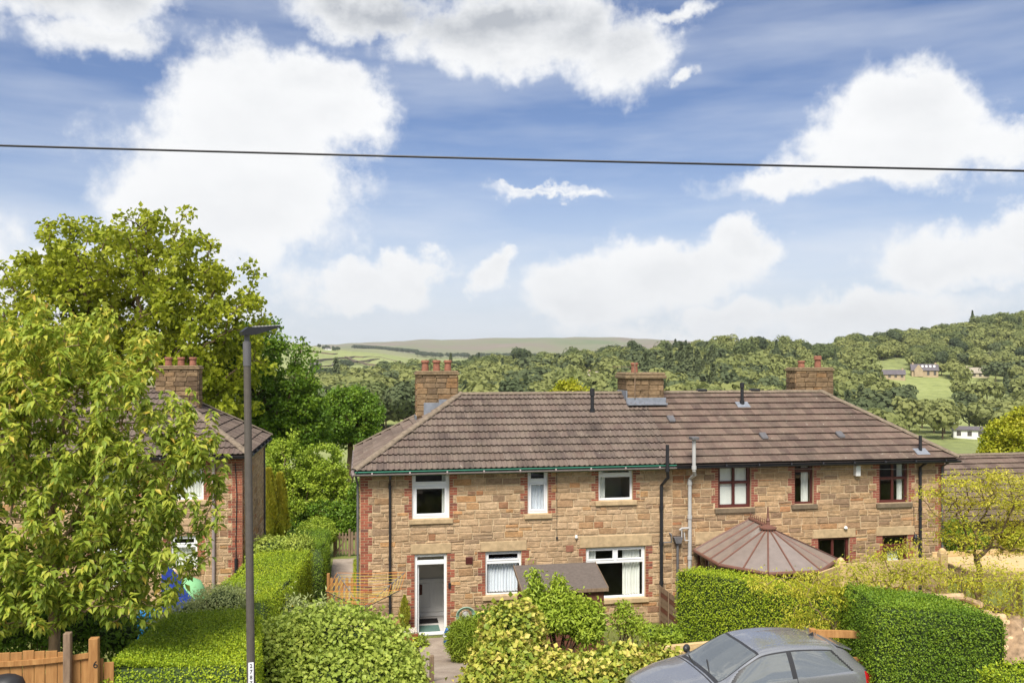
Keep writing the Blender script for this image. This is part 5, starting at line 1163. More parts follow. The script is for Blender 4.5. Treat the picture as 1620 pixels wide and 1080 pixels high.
bush('border_plants', 'dark leafy plants growing under the small ground-floor window', 'plant', [E(772, 985, 22, 20, 21.8, .3), E(795, 978, 18, 20, 22, .3)], (pt(775, 1005, 21.9).x, pt(775, 1005, 21.9).y, gz(3.3, 21.9)), 2600, .09, .5, 'leaf_hedge_deep', 54, jag=.15)
bush('rose_bush', 'sparse rose bush under the large white window', 'bush', [E(990, 980, 30, 22, 21.5, .35), E(985, 962, 14, 14, 21.5, .2), E(1008, 990, 18, 14, 21.4, .3)], (pt(988, 1005, 21.5).x, pt(988, 1005, 21.5).y, gz(6.3, 21.2)), 1500, .08, .5, 'leaf_light', 55, core=False, shell=.2, stems=8, stem_r=.012)
bush('low_plants', 'low green plants beside the wooden edging behind the grey car', 'plant', [E(1060, 1003, 20, 12, 19.6, .3), E(1030, 1000, 16, 10, 20, .3)], (pt(1055, 1012, 19.6).x, pt(1055, 1012, 19.6).y, gz(7.3, 18.2)), 1600, .08, .4, 'leaf_light', 56)
# ================= right garden
A0 = pt(1071, 900, 20.4); A1 = pt(1345, 925, 16.8)
e = Vector((A1.x-A0.x, A1.y-A0.y, 0)).normalized(); nrm = Vector((-e.y, e.x, 0))*.85
hedge('privet_hedge', 'bright clipped hedge in front of the conservatory', [(A0.x, A0.y), (A1.x, A1.y), (A1.x+nrm.x, A1.y+nrm.y), (A0.x+nrm.x, A0.y+nrm.y)], [2.68, 2.98, 2.96, 2.64], [.7, 1.0, 1.0, .7], 'leaf_hedge', .038, 1900, 61, amp=.06, rough=.04, round_=.35)
A0 = pt(1386, 965, 13.9); A1 = pt(1592, 976, 13.7); back = Vector((A1.x, A1.y, 0))-Vector((A0.x, A0.y, 0)); back = Vector((-back.y, back.x, 0)).normalized()*1.75
hedge('privet_hedge', 'square-cut dark-faced hedge behind the grey car, at the right', [(A0.x, A0.y), (A1.x, A1.y), (A1.x+back.x-.45, A1.y+back.y), (A0.x+back.x-.1, A0.y+back.y)], [3.66, 3.56, 3.50, 3.62], 1.7, 'leaf_hedge_deep', .034, 3000, 62, amp=.05, rough=.03, round_=.2)
c = pt(1640, 1062, 11.2)
hedge('privet_hedge', 'rounded end of a clipped hedge in the bottom right corner', [(c.x-.72, c.y-.7), (c.x+2, c.y-.9), (c.x+2, c.y+.55), (c.x-.45, c.y+.5)], [3.5, 3.75, 3.75, 3.6], 1.9, 'leaf_hedge', .034, 2600, 63, amp=.05, rough=.03, round_=.7)
def acer():
    g = np.random.default_rng(71); T0 = 16.8; base = pt(1546, 975, T0); base.z = gz(base.x, base.y)-.05
    t = thing('acer_tree', 'small wispy yellow-green tree with forked stem at the right edge', 'tree', base)
    pads = [(1530, 760, 70, 12), (1490, 778, 40, 8), (1590, 790, 40, 14), (1540, 800, 50, 12), (1600, 830, 40, 16), (1520, 830, 40, 12), (1505, 850, 40, 12), (1560, 850, 46, 12), (1600, 870, 36, 14), (1555, 775, 50, 12), (1580, 755, 40, 12), (1610, 800, 40, 20), (1640, 780, 40, 20), (1650, 850, 40, 30), (1470, 782, 22, 5), (1500, 815, 20, 6), (1530, 868, 26, 8), (1520, 790, 30, 10), (1615, 770, 30, 12)]
    tips = []; 
    for px_, py_, rx, ry in pads:
        m = max(5, int(rx*ry/42))
        for i in range(m): tips.append(pt(px_+g.normal()*rx*.5, py_+g.normal()*ry*.5, T0+g.normal()*.35))
    C = np.array(tips); N_, P_, rad = skeleton(np.array(base), C, np.array(pt(1550, 905, T0)), .055, g, seg=4, up=.1); V, F = tubes_mesh(N_, P_, rad, 6, .004)
    np_obj('trunk', np_mesh('trunk', V, F, 'bark', np.zeros(len(F)), np.array(base)), t)
    per = 44; n = len(C)*per; ci = np.repeat(np.arange(len(C)), per); off = g.normal(size=(n, 3))*np.array([.13, .13, .045]); P = C[ci]+off
    V, F = leaf_geo(P, rvec(n, g)*np.array([1, 1, .4])-np.array([0, 0, .15]), np.array([0, 0, 1.])+rvec(n, g)*.5, .06*(.6+.8*g.random(n)), .38, .1, .15)
    leaves_obj('crown', V, F, 'leaf_acer', np.clip(.4*g.random(len(C))[ci]+.6*g.random(n), 0, 1), t)
    # arching feathery shrub spilling over the hedges
    base = pt(1395, 960, 16.2); base.z = gz(base.x, base.y)
    t = thing('cutleaf_shrub', 'feathery yellow-green shrub with arching branches spilling over the clipped hedges', 'shrub', base)
    pads = [(1230, 925, 30, 22), (1270, 950, 32, 30), (1300, 985, 34, 22), (1330, 930, 44, 26), (1290, 915, 44, 14), (1380, 915, 50, 18), (1440, 905, 50, 16), (1400, 945, 46, 16), (1480, 920, 40, 22), (1530, 930, 36, 22), (1350, 900, 30, 12), (1590, 920, 40, 24), (1600, 960, 30, 24), (1570, 900, 40, 12), (1320, 1000, 24, 14), (1250, 985, 20, 18), (1395, 880, 16, 8), (1430, 870, 14, 8), (1600, 990, 24, 22), (1465, 895, 30, 10), (1545, 955, 30, 14)]
    tips = []
    for px_, py_, rx, ry in pads:
        m = max(5, int(rx*ry/70)); tt = 15.6 if px_ < 1360 else 15.9
        for i in range(m): tips.append(pt(px_+g.normal()*rx*.5, py_+g.normal()*ry*.5, tt+g.normal()*.25))
    C = np.array(tips); N_, P_, rad = skeleton(np.array(base), C, np.array(pt(1410, 905, 15.9)), .04, g, seg=4, up=.5); V, F = tubes_mesh(N_, P_, rad, 5, .004)
    np_obj('branches', np_mesh('branches', V, F, 'bark_pale', np.zeros(len(F)), np.array(base)), t)
    per = 70; n = len(C)*per; ci = np.repeat(np.arange(len(C)), per); off = g.normal(size=(n, 3))*np.array([.15, .15, .07]); P = C[ci]+off
    V, F = leaf_geo(P, rvec(n, g)*np.array([1, 1, .5])-np.array([0, 0, .4]), np.array([0, 0, 1.])+rvec(n, g)*.6, .06*(.6+.8*g.random(n)), .34, .1, .2)
    leaves_obj('foliage', V, F, 'leaf_acer', np.clip(.4*g.random(len(C))[ci]+.6*g.random(n), 0, 1)*.85, t)
acer()
T5 = 60
b = pt(1600, 735, T5); b.z = gz(b.x, b.y)-.1
make_tree('maple_tree', 'bright lime green tree at the right edge above the low tiled roof', 'tree', b, [E(1605, 700, 42, 42, T5, 1.9), E(1590, 720, 34, 26, T5, 1.5), E(1640, 690, 50, 50, T5, 2)], 190, 80, .5, .2, .75, 'leaf_yellow', .15, tuple(pt(1605, 715, T5)), seed=12, shell=.6)
T6 = 70
b = pt(900, 700, T6); b.z = gz(b.x, b.y)-.1
make_tree('gold_tree', 'golden-green tree top showing just above the wavy tiled ridge', 'tree', b, [E(900, 632, 32, 30, T6, 1.6), E(880, 640, 22, 24, T6, 1.2), E(922, 640, 20, 24, T6, 1.2)], 110, 80, .5, .2, .75, 'leaf_yellow', .15, tuple(pt(900, 650, T6)), seed=13, shell=.6)
c = pt(1604, 850, 24.5); bush('golden_shrub', 'golden yellow shrub in front of the low building at the right edge', 'shrub', [E(1604, 850, 22, 16, 24.5, .5)], (c.x, c.y, gz(c.x, c.y)), 2600, .07, .5, 'leaf_yellow', 57)
c = pt(1520, 850, 24.3); bush('dark_shrub', 'dark green shrub beside the right-hand corner of the house', 'shrub', [E(1516, 850, 20, 28, 24.3, .5), E(1545, 862, 18, 20, 24.3, .5)], (c.x, c.y, gz(c.x, c.y)), 3000, .09, .5, 'leaf_dark_tree', 58)

# ================= grass beside the path
def grass():
    g = np.random.default_rng(90); n = 26000; X = g.uniform(-.2, 3.4, n); Y = g.uniform(16.2, 22.4, n)
    cx = 2.15-.02*(23.7-Y)/.6; d = np.abs(X-cx); ok = (d > .58) & (d < .58+.9*g.random(n)); X, Y = X[ok], Y[ok]
    X2 = g.uniform(-.1, .0, 0); n2 = 9000; x2 = g.uniform(-.25, .15, n2); y2 = g.uniform(25, 33.5, n2); X = np.concatenate([X, x2-.0]); Y = np.concatenate([Y, y2]); n = len(X)
    P = np.stack([X, Y, ground_h(X, Y)+.005], 1); V, F = leaf_geo(P, np.array([0, 0, 1.])+rvec(n, g)*.5, rvec(n, g), .08*(.5+g.random(n)), .16, .1, .25)
    o = leaves_obj('grass', V, F, 'leaf_grass', g.random(n), None, None, 'stuff'); o['label'] = 'short rough grass along the garden path'; o['category'] = 'grass'
grass()

b = pt(60, 1000, 14.6); bush('boundary_shrub', 'dark leafy shrub filling the space under the cherry tree behind the fence', 'shrub', [E(20, 985, 90, 50, 14.8, .6), E(120, 985, 70, 46, 14.8, .6), E(185, 1005, 50, 34, 14.6, .5), E(-60, 980, 80, 60, 14.8, .6)], (b.x, b.y, gz(b.x, b.y)), 9000, .09, .5, 'leaf_dark_tree', 81, shell=.6)
# ================= the far side of the valley
def crown_raw(seed, H, Rr, n, size, conif=False):
    g = np.random.default_rng(seed)
    if conif:
        f = g.random(n)**.7; a = g.random(n)*6.283; r = Rr*(1-f)*(.7+.3*g.random(n)); P = np.stack([r*np.cos(a), r*np.sin(a), H*.12+f*H*.88], 1); D = np.stack([np.cos(a), np.sin(a), .3+0*a], 1)
    else:
        m = 9; c = np.stack([g.normal(size=m)*Rr*.42, g.normal(size=m)*Rr*.42, H*(.42+.33*g.random(m))], 1); c[0] = (0, 0, H*.66); rad = Rr*g.uniform(.42, .66, m)
        k = g.integers(0, m, n); D = rvec(n, g); P = c[k]+D*rad[k][:, None]*(.8+.25*g.random((n, 1)))*np.array([1, 1, .9])
        low = P[:, 2] < H*.12; P[low, 2] = H*.12+g.random(low.sum())*H*.2
    ax = rvec(n, g); nr = D+rvec(n, g)*.5+np.array([0, 0, .25])
    ax = unit(np.cross(nr, rvec(n, g))); s = unit(np.cross(nr, ax)); sz = size*(.6+.8*g.random(n))[:, None]
    V = np.stack([P-ax*sz*.5-s*sz*.35, P+ax*sz*.1-s*sz*.5, P+ax*sz*.55+s*sz*.1, P-ax*sz*.1+s*sz*.5], 1).reshape(-1, 3); F = np.arange(n*4).reshape(-1, 4)
    r = g.random(n)
    # trunk
    t = np.arange(5)*2*np.pi/5; rb = Rr*.06; tr = np.concatenate([np.stack([rb*np.cos(t), rb*np.sin(t), 0*t-1.0], 1), np.stack([rb*.5*np.cos(t), rb*.5*np.sin(t), 0*t+H*.55], 1)])
    j = np.arange(5); TF = np.stack([j, (j+1) % 5, 5+(j+1) % 5, 5+j], 1)+len(V)
    return np.concatenate([V, tr]), np.concatenate([F, TF]), np.concatenate([r, r[:5]*0]), n
VAR = []
for i in range(6): VAR.append(('far_green', crown_raw(300+i, 12, 5.2, 1700, .8)))
for i in range(2): VAR.append(('far_dark', crown_raw(320+i, 13, 4.8, 1700, .8)))
VAR.append(('far_dark', crown_raw(330, 15, 3.0, 1100, .8, True))); VAR.append(('far_pale', crown_raw(340, 8, 3.2, 500, .8)))
VM = []
for m, (V, F, r, n) in VAR:
    me = np_mesh('woodland_tree', V, F, [m, 'bark'], r); mi = np.zeros(len(F), np.int32); mi[n:] = 1; me.polygons.foreach_set('material_index', mi); VM.append(me)
HOUSES_FAR = [(1411, 612, 540, 14.5, 7, 3.0, 2.6, 'cottage_stone', 'slate_far', 'long low stone cottage on the far hillside below the meadow'), (1462, 606, 552, 15.5, 8, 4.2, 3.6, 'cottage_stone', 'slate_far', 'grey-roofed stone house with roof lights on the far hillside'),
              (1545, 607, 545, 13.0, 7, 3.2, 3.0, 'render_far', 'tile_pale_far', 'pale bungalow among trees on the far right hillside'), (939, 579, 455, 6.5, 6, 4.0, 3.0, 'cottage_stone', 'tile_pale_far', 'gabled stone house among trees above the wavy tiled roof'),
              (1532, 694, 330, 11, 7, 3.2, 1.0, 'white_paint', 'slate_far', 'low white building in the valley beside the lime green tree')]
def woods():
    g = np.random.default_rng(77); cand = []
    for _ in range(60000):
        if len(cand) > 1700: break
        px_ = g.uniform(380, 1760); t = math.sqrt(g.uniform(235**2, 780**2))
        p = pt(px_, 570, t); z = gz(p.x, p.y); py_ = HOR-(z-CZ)/t*FPX
        if px_ < 1330 and t > 610: continue
        if px_ < 480 and t > 560: continue
        dens = 1.0
        if 1372 < px_ < 1446 and 572 < py_ < 626: dens = .0
        if 1380 < px_ < 1500 and 600 < py_ < 640: dens = .12
        if 1500 < px_ < 1600 and 606 < py_ < 640: dens = .1
        if 1390 < px_ < 1620 and 640 < py_ < 682: dens = .30
        if px_ > 1350 and py_ > 700: dens = .25
        if 1490 < px_ < 1570 and 694 < py_ < 716: dens = .0
        for h in HOUSES_FAR:
            if abs(px_-h[0]) < 26 and -6 < h[2]-t < 8: dens = 0
            if abs(px_-h[0]) < h[3]*.5/h[2]*FPX+6 and 8 <= h[2]-t < 90 : dens *= .05
        if g.random() > dens: continue
        if any(abs(px_-c[0])*t/FPX < 6.2 and abs(t-c[1]) < 6.2 for c in cand[-400:]) : continue
        q = g.random(); v = int(g.integers(0, 6)) if q < .74 else (6+int(g.integers(0, 2)) if q < .88 else (8 if q < .895 else 9))
        if 1055 < px_ < 1130 and 380 < t < 560 and q > .3: v = 8 if g.random() < .75 else 7      # stand of dark conifers
        s = g.uniform(.85, 1.45)*(1.0 if px_ < 1330 else .95)
        cand.append((px_, t, p.x, p.y, z, v, s, g.uniform(0, 6.28)))
    def shown(c):
        px_, t, x, y, z, v, s, a = c; top = HOR-(z+12*s-CZ)/t*FPX
        if not (440 < px_ < 1640): return 0
        roof = 620 if 720 < px_ < 1290 else (720 if px_ < 720 else 700)
        return (1 if top < roof-8 else .05)*s*s/t*(3 if t > 560 or (px_ < 1330 and t > 500) else 1)
    cand.sort(key=shown, reverse=True)
    kinds = {0: 'broadleaf', 1: 'dark', 2: 'conifer', 3: 'pale'}
    for px_, t, x, y, z, v, s, a in cand[:290]:
        kd = 0 if v < 6 else (1 if v < 8 else (2 if v == 8 else 3))
        zone = [n for e_, n in ((600, 'beyond the round tree'), (655, 'just left of the left chimney'), (735, 'behind the left chimney'), (840, 'right of the left chimney'), (925, 'around the golden tree top'), (985, 'left of the middle chimney'), (1065, 'behind the middle chimney'), (1160, 'right of the middle chimney'), (1255, 'left of the right chimney'), (1330, 'behind the right chimney'), (1440, 'near the long low cottage'), (1500, 'near the roof-light house'), (1570, 'near the pale bungalow'), (9999, 'at the right edge')) if px_ < e_][0]
        row = 'on the skyline' if (t > 640 or (px_ < 1330 and t > 545)) else ('high up' if t > 460 else ('halfway up' if t > 350 else 'low down'))
        o = bpy.data.objects.new('woodland_tree', VM[v]); COL.objects.link(o); o.location = (x, y, z-.3); o.scale = (s*g.uniform(.9, 1.15),)*2+(s*g.uniform(.9, 1.15),); o.rotation_euler = (0, 0, a)
        sz = 'large ' if s > 1.2 else ('small ' if s < .98 else '')
        tag(o, sz+('rounded green tree', 'dark green tree', 'narrow dark conifer', 'pale blossoming tree')[kd]+' '+row+' in the wood '+zone, 'tree', 'far '+kinds[kd]+' trees '+zone)
    g2 = np.random.default_rng(5); Vs = []; Fs = []; Rs = []; Ms = []; nv = 0
    low = [crown_raw(400+i, 12, 5.2, 340, 1.55) for i in range(5)]+[crown_raw(410, 15, 3.0, 180, 1.9, True)]
    for px_, t, x, y, z, v, s, a in cand[290:]:
        V, F, r, n = low[5 if v == 8 else int(g2.integers(0, 5))]; ca, sa = math.cos(a), math.sin(a); s_ = s
        W_ = np.stack([(V[:, 0]*ca-V[:, 1]*sa)*s_+x, (V[:, 0]*sa+V[:, 1]*ca)*s_+y, V[:, 2]*s_+z-.3], 1); Vs.append(W_); Fs.append(F+nv); nv += len(V); Rs.append(r*.4+g2.random()*.9-.25)
        m = np.full(len(F), 0 if v < 6 else 1); m[n:] = 2; Ms.append(m)
    F = np.concatenate(Fs); me = np_mesh('woodland', np.concatenate(Vs), F, ['far_green', 'far_dark', 'bark'], np.concatenate(Rs)); me.polygons.foreach_set('material_index', np.concatenate(Ms).astype(np.int32))
    o = np_obj('woodland', me, kind='stuff'); tag(o, 'mass of green woodland covering the far valley side', 'woodland')
mat_plain('cottage_stone', lin(172, 152, 124), .9, .15, .4); mat_plain('slate_far', lin(98, 92, 96), .8, .15, .5); mat_plain('tile_pale_far', lin(156, 146, 130), .85, .15, .5); mat_plain('render_far', lin(190, 178, 150), .9, .1, .3)
def far_house(px_, py_, t, L_, D, H, rise, wm, rm, label, gable=False):
    c = pt(px_, py_, t); c.z = gz(c.x, c.y); o = thing('hillside_house', label, 'house', c); az = math.atan2(c.x, c.y)
    Mx = Matrix.Translation(c) @ Matrix.Rotation(-az+.12, 4, 'Z'); zb = -4
    w = MB(); w.prism([(-D/2, zb), (D/2, zb), (D/2, H), (0, H+rise*.96), (-D/2, H)], -L_/2, L_/2, axis='X', M=Mx); w.build('wall', wm, o)
    r = MB(); e = .5
    for s in (-1, 1):
        r.add([Mx @ Vector(p) for p in ((-L_/2-e, s*(D/2+e), H-e*rise/(D/2)), (L_/2+e, s*(D/2+e), H-e*rise/(D/2)), (L_/2+e, 0, H+rise), (-L_/2-e, 0, H+rise), (-L_/2-e, s*(D/2+e), H+.25-e*rise/(D/2)), (L_/2+e, s*(D/2+e), H+.25-e*rise/(D/2)), (L_/2+e, 0, H+rise+.25), (-L_/2-e, 0, H+rise+.25))], [(0, 1, 2, 3), (4, 5, 6, 7), (0, 1, 5, 4), (1, 2, 6, 5), (3, 0, 4, 7)])
    r.build('roof', rm, o)
    n = max(2, int(L_/3.2))
    for i in range(n):
        x = -L_/2+L_*(i+.5)/n; m = MB(); m.box(x-.75, x+.75, -D/2-.06, -D/2+.05, .9, H-.5, M=Mx); m.build('window', 'dark_inside', o)
    if 'roof lights' in label:
        for i in range(4):
            x = -L_/2+6+i*2.3; z = H+rise*.55; m = MB(); y = -D/2*.45; m.add([Mx @ Vector(p) for p in ((x, y-.5, z-.2), (x+1.1, y-.5, z-.2), (x+1.1, y+.5, z+.75), (x, y+.5, z+.75), (x, y-.5, z+.1), (x+1.1, y-.5, z+.1), (x+1.1, y+.5, z+1.05), (x, y+.5, z+1.05))], [(4, 5, 6, 7), (0, 1, 5, 4), (1, 2, 6, 5), (3, 0, 4, 7), (2, 3, 7, 6)]); m.build('roof_light', 'white_paint', o)
        m = MB(); m.prism([(-L_/2+1.5, 0), (-L_/2+6.5, 0), (-L_/2+6.5, H), (-L_/2+4, H+rise*.95), (-L_/2+1.5, H)], -D/2-1.2, -D/2+2, M=Mx); m.build('front_gable', wm, o)
    for x in (-L_/2+1, L_/2-1.2)[:1 if L_ < 12 else 2]: m = MB(); m.box(x-.5, x+.5, -.4, .4, H+rise*.7, H+rise+1.2, M=Mx); m.build('chimney', wm, o)
for h in HOUSES_FAR: far_house(*h)
woods()
# meadow and far fields: farmsteads, field walls and tree clumps on the distant hill
def far_fields():
    k = NT('field_pale'); n = k.noise(.03, 4); k.bsdf(k.ramp(n, [(.35, (.24, .27, .10)), (.65, (.32, .33, .14))]), .95, 0, .1)
    for i, (a, lab) in enumerate((([(492, 572), (560, 566), (600, 566), (650, 580)], 'dark dry stone wall running along the upper far field'), ([(600, 569), (560, 574), (500, 584), (450, 590)], 'dark dry stone wall crossing the pale far field'), ([(546, 566), (580, 578), (640, 582)], 'dark dry stone wall descending towards the wood'), ([(448, 553), (500, 558), (540, 562)], 'dry stone wall high on the left far hill'))):
        mb = MB(); P = []
        for (x0, y0), (x1, y1) in zip(a[:-1], a[1:]):
            for s in range(6):
                x = x0+(x1-x0)*s/6; y = y0+(y1-y0)*s/6; best = None
                for t in np.geomspace(650, 2100, 60):
                    q = pt(x, y, t); d = abs(gz(q.x, q.y)-q.z)
                    if best is None or d < best[0]: best = (d, q)
                q = best[1]; q.z = gz(q.x, q.y); P.append(q)
        for p, q in zip(P[:-1], P[1:]):
            d = (q-p); d.z = 0
            if d.length < .1: continue
            n = Vector((-d.y, d.x, 0)).normalized()*1.2; mb.add([p-n, p+n, q+n, q-n, p-n+Vector((0, 0, 3)), p+n+Vector((0, 0, 3)), q+n+Vector((0, 0, 3)), q-n+Vector((0, 0, 3))], [(0, 1, 5, 4), (1, 2, 6, 5), (2, 3, 7, 6), (3, 0, 4, 7), (4, 5, 6, 7)])
        single(mb, 'field_wall', 'dark_stone', lab, 'wall', P[0])
    for px_, py_, t, L_, D, H, ri, wm, rm, lab in ((499, 571, 1150, 16, 8, 3.5, 1.5, 'dark_stone', 'slate_far', 'long dark barn in the far green fields'), (533, 570, 1150, 12, 7, 4, 2, 'render_far', 'slate_far', 'pale farmhouse beside the barn in the far fields'), (518, 548, 1900, 16, 8, 4, 2, 'white_paint', 'slate_far', 'white farmhouse on the skyline of the left far hill')):
        far_house(px_, py_, t, L_, D, H, ri, wm, rm, lab)
    g = np.random.default_rng(3)
    def clump(label, spots, t, s, v=7):
        Vs = []; Fs = []; Rs = []; Ms = []; nv = 0
        for (x, y) in spots:
            q = pt(x, y, t*g.uniform(.97, 1.03)); z = gz(q.x, q.y); V, F, r, n = VAR[v][1]; a = g.random()*6.28; W_ = np.stack([(V[:, 0]*math.cos(a)-V[:, 1]*math.sin(a))*s+q.x, (V[:, 0]*math.sin(a)+V[:, 1]*math.cos(a))*s+q.y, V[:, 2]*s+z-.4], 1)
            Vs.append(W_); Fs.append(F+nv); nv += len(V); Rs.append(r); m = np.zeros(len(F)); m[n:] = 1; Ms.append(m)
        me = np_mesh('tree_clump', np.concatenate(Vs), np.concatenate(Fs), ['far_dark', 'bark'], np.concatenate(Rs)); me.polygons.foreach_set('material_index', np.concatenate(Ms).astype(np.int32)); o = np_obj('tree_clump', me, kind='stuff'); tag(o, label, 'trees')
    clump('dark clump of trees beside the far farmhouse', [(g.uniform(538, 558), 0) for _ in range(14)], 1160, 1.0)
    clump('row of dark trees on the skyline beside the white farmhouse', [(g.uniform(500, 540), 0) for _ in range(12)], 1890, .9)
    clump('dark plantation on the lower distant moor', [(g.uniform(560, 660), 0) for _ in range(120)], 2900, 1.5)
    clump('dark wood along the foot of the distant moor', [(g.uniform(660, 860), 0) for _ in range(110)], 2500, 1.4)
    clump('dark trees at the right end of the pale far field', [(g.uniform(616, 650), 0) for _ in range(26)], 960, 1.0)
far_fields()
def haze():
    mb = MB(); mb.box(-7200, 7200, -7200, 7200, -120, 330); k = NT('haze'); v = k.node('ShaderNodeVolumePrincipled'); v.inputs['Color'].default_value = (.93, .97, 1, 1); v.inputs['Density'].default_value = HAZE; v.inputs['Anisotropy'].default_value = .2
    k.link(v.outputs[0], k.out.inputs['Volume']); o = mb.build('haze', 'haze'); o['kind'] = 'stuff'; tag(o, 'thin pale summer haze over the valley', 'haze')
HAZE = 8e-5
# ------------------------------------------------------------------ text helper
def text_mesh(mb, body, size, M, depth=.002, mi=0):
    cu = bpy.data.curves.new('lettering', 'FONT'); cu.body = body; cu.size = size; cu.align_x = 'CENTER'; cu.align_y = 'CENTER'; cu.extrude = depth; cu.resolution_u = 3
    o = bpy.data.objects.new('lettering', cu); COL.objects.link(o); bpy.context.view_layer.update()
    me = bpy.data.meshes.new_from_object(o.evaluated_get(bpy.context.evaluated_depsgraph_get()))
    mb.add([M @ p.co for p in me.vertices], [tuple(p.vertices) for p in me.polygons], mi)
    bpy.data.objects.remove(o); bpy.data.curves.remove(cu); bpy.data.meshes.remove(me)
def toM(o, x, y, z): return Matrix(((x.x, y.x, z.x, o.x), (x.y, y.y, z.y, o.y), (x.z, y.z, z.z, o.z), (0, 0, 0, 1)))
mat_plain('post_grey', lin(88, 82, 76), .6, .12, 12, spec=.3, bump=.1)
mat_plain('label_white', (.75, .75, .75), .5, .04, 20, bump=0)
mat_plain('ink', (.02, .02, .02), .6, .1, 10, bump=0)
mat_plain('blue_light', lin(60, 160, 226), .6, .1, 4); mat_plain('blue_deep', lin(40, 62, 150), .7, .2, 5); mat_plain('green_pale', lin(126, 180, 128), .7, .08, 3)
mat_plain('line_yellow', lin(206, 178, 84), .7, .2, 20, bump=0); mat_plain('line_orange', lin(208, 134, 58), .7, .2, 20, bump=0); mat_plain('steel', lin(126, 126, 128), .4, .1, 10, metal=.7, bump=0)
mat_plain('bag_green', lin(52, 150, 78), .5, .2, 8); mat_plain('bag_blue', lin(40, 90, 150), .5, .2, 8); mat_plain('bag_white', (.7, .7, .7), .5, .1, 8)
mat_plain('hose_green', lin(140, 168, 150), .5, .1, 10); mat_plain('red_planter', lin(134, 72, 54), .9, .2, 12); mat_plain('pebbles', lin(196, 188, 176), .9, .4, 60, bump=.8); mat_plain('bin_black', lin(44, 44, 47), .5, .15, 8)
mat_plain('log', lin(206, 176, 140), .9, .25, 12); mat_plain('polycarbonate', lin(130, 118, 110), .16, .10, 5, spec=.8, bump=.0)

# ------------------------------------------------------------------ lamp post
def lamp_post():
    X, Y = pt(399, 570, 11.2)[:2]; b = Vector((X, Y, 2.2)); top = pt(390.5, 533, 11.2); o = thing('street_lamp', 'slim dark grey lamp post with flat lantern rising through the picture', 'lamp post', b)
    d = top-b; m = MB(); m.tube([b+d*f for f in (0, .22, .225, .3, .6, .94)], [.07, .07, .054, .053, .050, .046], 16); m.build('pole', 'post_grey', o, smooth=False)
    m = MB(); m.tube([b+d*.935, b+d*.99], .052, 16); m.tube([b+d*.985, b+d*1.012], .035, 12); m.build('spigot', 'mid_grey_plastic', o)
    ax = Vector((CA*.86+SA*.5, -SA*.86+CA*.5, 0)).normalized(); ax = (ax+Vector((0, 0, .16))).normalized(); sd = ax.cross(Vector((0, 0, 1))).normalized(); up = sd.cross(ax); M = toM(top+Vector((0, 0, .03)), ax, -sd, up)
    m = MB(); m.prism([(-.07, 0), (.10, -.015), (.42, .035), (.44, .06), (.10, .085), (.02, .10), (-.07, .05)], -.085, .085, M=M); lo = m.build('lantern', 'black_plastic', o)
    m = MB()
    for i in range(7): m.box(.10+i*.045, .12+i*.045, -.08, .08, .075-i*.004, .10-i*.004, M=M)
    m.build('cooling_fins', 'grey_plastic', lo)
    m = MB(); m.box(.12, .40, -.065, .065, -.008, .02, M=M @ Matrix.Rotation(-.13, 4, 'Y')); m.build('lens', 'mid_grey_plastic', lo)
    # number plate facing the road
    z0 = pt(402, 1045, 11.2).z; f = (z0-b.z)/d.z; c = b+d*(f-.048); to = (Vector((0, 0, 0))-Vector((c.x, c.y, 0))).normalized(); right = Vector((-to.y, to.x, 0)); c = c+to*.056
    m = MB(); m.cbox(-.034, .034, -.004, .004, -.28, .28, .002, M=toM(c, right, -to, Vector((0, 0, 1)))); lb = m.build('number_plate', 'label_white', o)
    m = MB()
    for i, ch in enumerate('2787'): text_mesh(m, ch, .072, toM(c+to*.006+Vector((0, 0, .235-i*.075)), right, Vector((0, 0, 1)), to))
    m.build('number', 'ink', lb)
lamp_post()
# ------------------------------------------------------------------ overhead cable and its poles
def overhead():
    a = pt(0, 232, 9.5); b = pt(1620, 272, 9.5); d = (b-a); P0, P1 = a-d*1.9, b+d*1.9
    poles = []
    for p, lab in ((P0, 'wooden telegraph pole carrying the overhead cable, far to the left'), (P1, 'wooden telegraph pole carrying the overhead cable, far to the right')):
        g = gz(p.x, p.y); m = MB(); m.tube([(p.x, p.y, g-.2), (p.x, p.y, p.z+.5)], [.15, .11], 12); single(m, 'telegraph_pole', 'bark', lab, 'pole', (p.x, p.y, g), 'telegraph poles')
    m = MB(); n = 60; pts = []
    for i in range(n+1):
        f = i/n; q = P0.lerp(P1, f); u = (f-.5)*2; q.z += .25*(u*u-.0)-.0; pts.append(q)
    m.tube(pts, .0125, 6); single(m, 'overhead_cable', 'black_plastic', 'black overhead cable crossing the sky', 'cable', P0)
overhead()
# ------------------------------------------------------------------ rotary clothes dryer
def dryer():
    c = pt(573, 960, 21.8); g = gz(c.x, c.y); o = thing('clothes_dryer', 'open rotary clothes dryer with yellow lines beside the house corner', 'clothes dryer', (c.x, c.y, g)); zt = pt(573, 919, 21.8).z; zh = c.z-.05; R_ = 1.28
    m = MB(); m.tube([(c.x, c.y, g), (c.x, c.y, zh+.12)], .022, 10); m.tube([(c.x, c.y, zh-.05), (c.x, c.y, zh+.12)], .04, 10); m.build('pole', 'steel', o)
    arms = []
    for i in range(4):
        a = R(38+90*i); tip = Vector((c.x+.13+R_*math.cos(a), c.y+R_*math.sin(a), zt)); arms.append(tip); m = MB(); m.tube([(c.x, c.y, zh), tip], .013, 8); m.build('arm', 'steel', o)
    hub = Vector((c.x, c.y, zh))
    for k in range(9):
        f = 1-.085*k; m = MB()
        for i in range(4):
            p, q = hub.lerp(arms[i], f), hub.lerp(arms[(i+1) % 4], f); mid = (p+q)/2-Vector((0, 0, .03)); m.tube([p, mid, q], .0055, 5)
        m.build('line', 'line_yellow' if k % 4 else 'line_orange', o)
dryer()
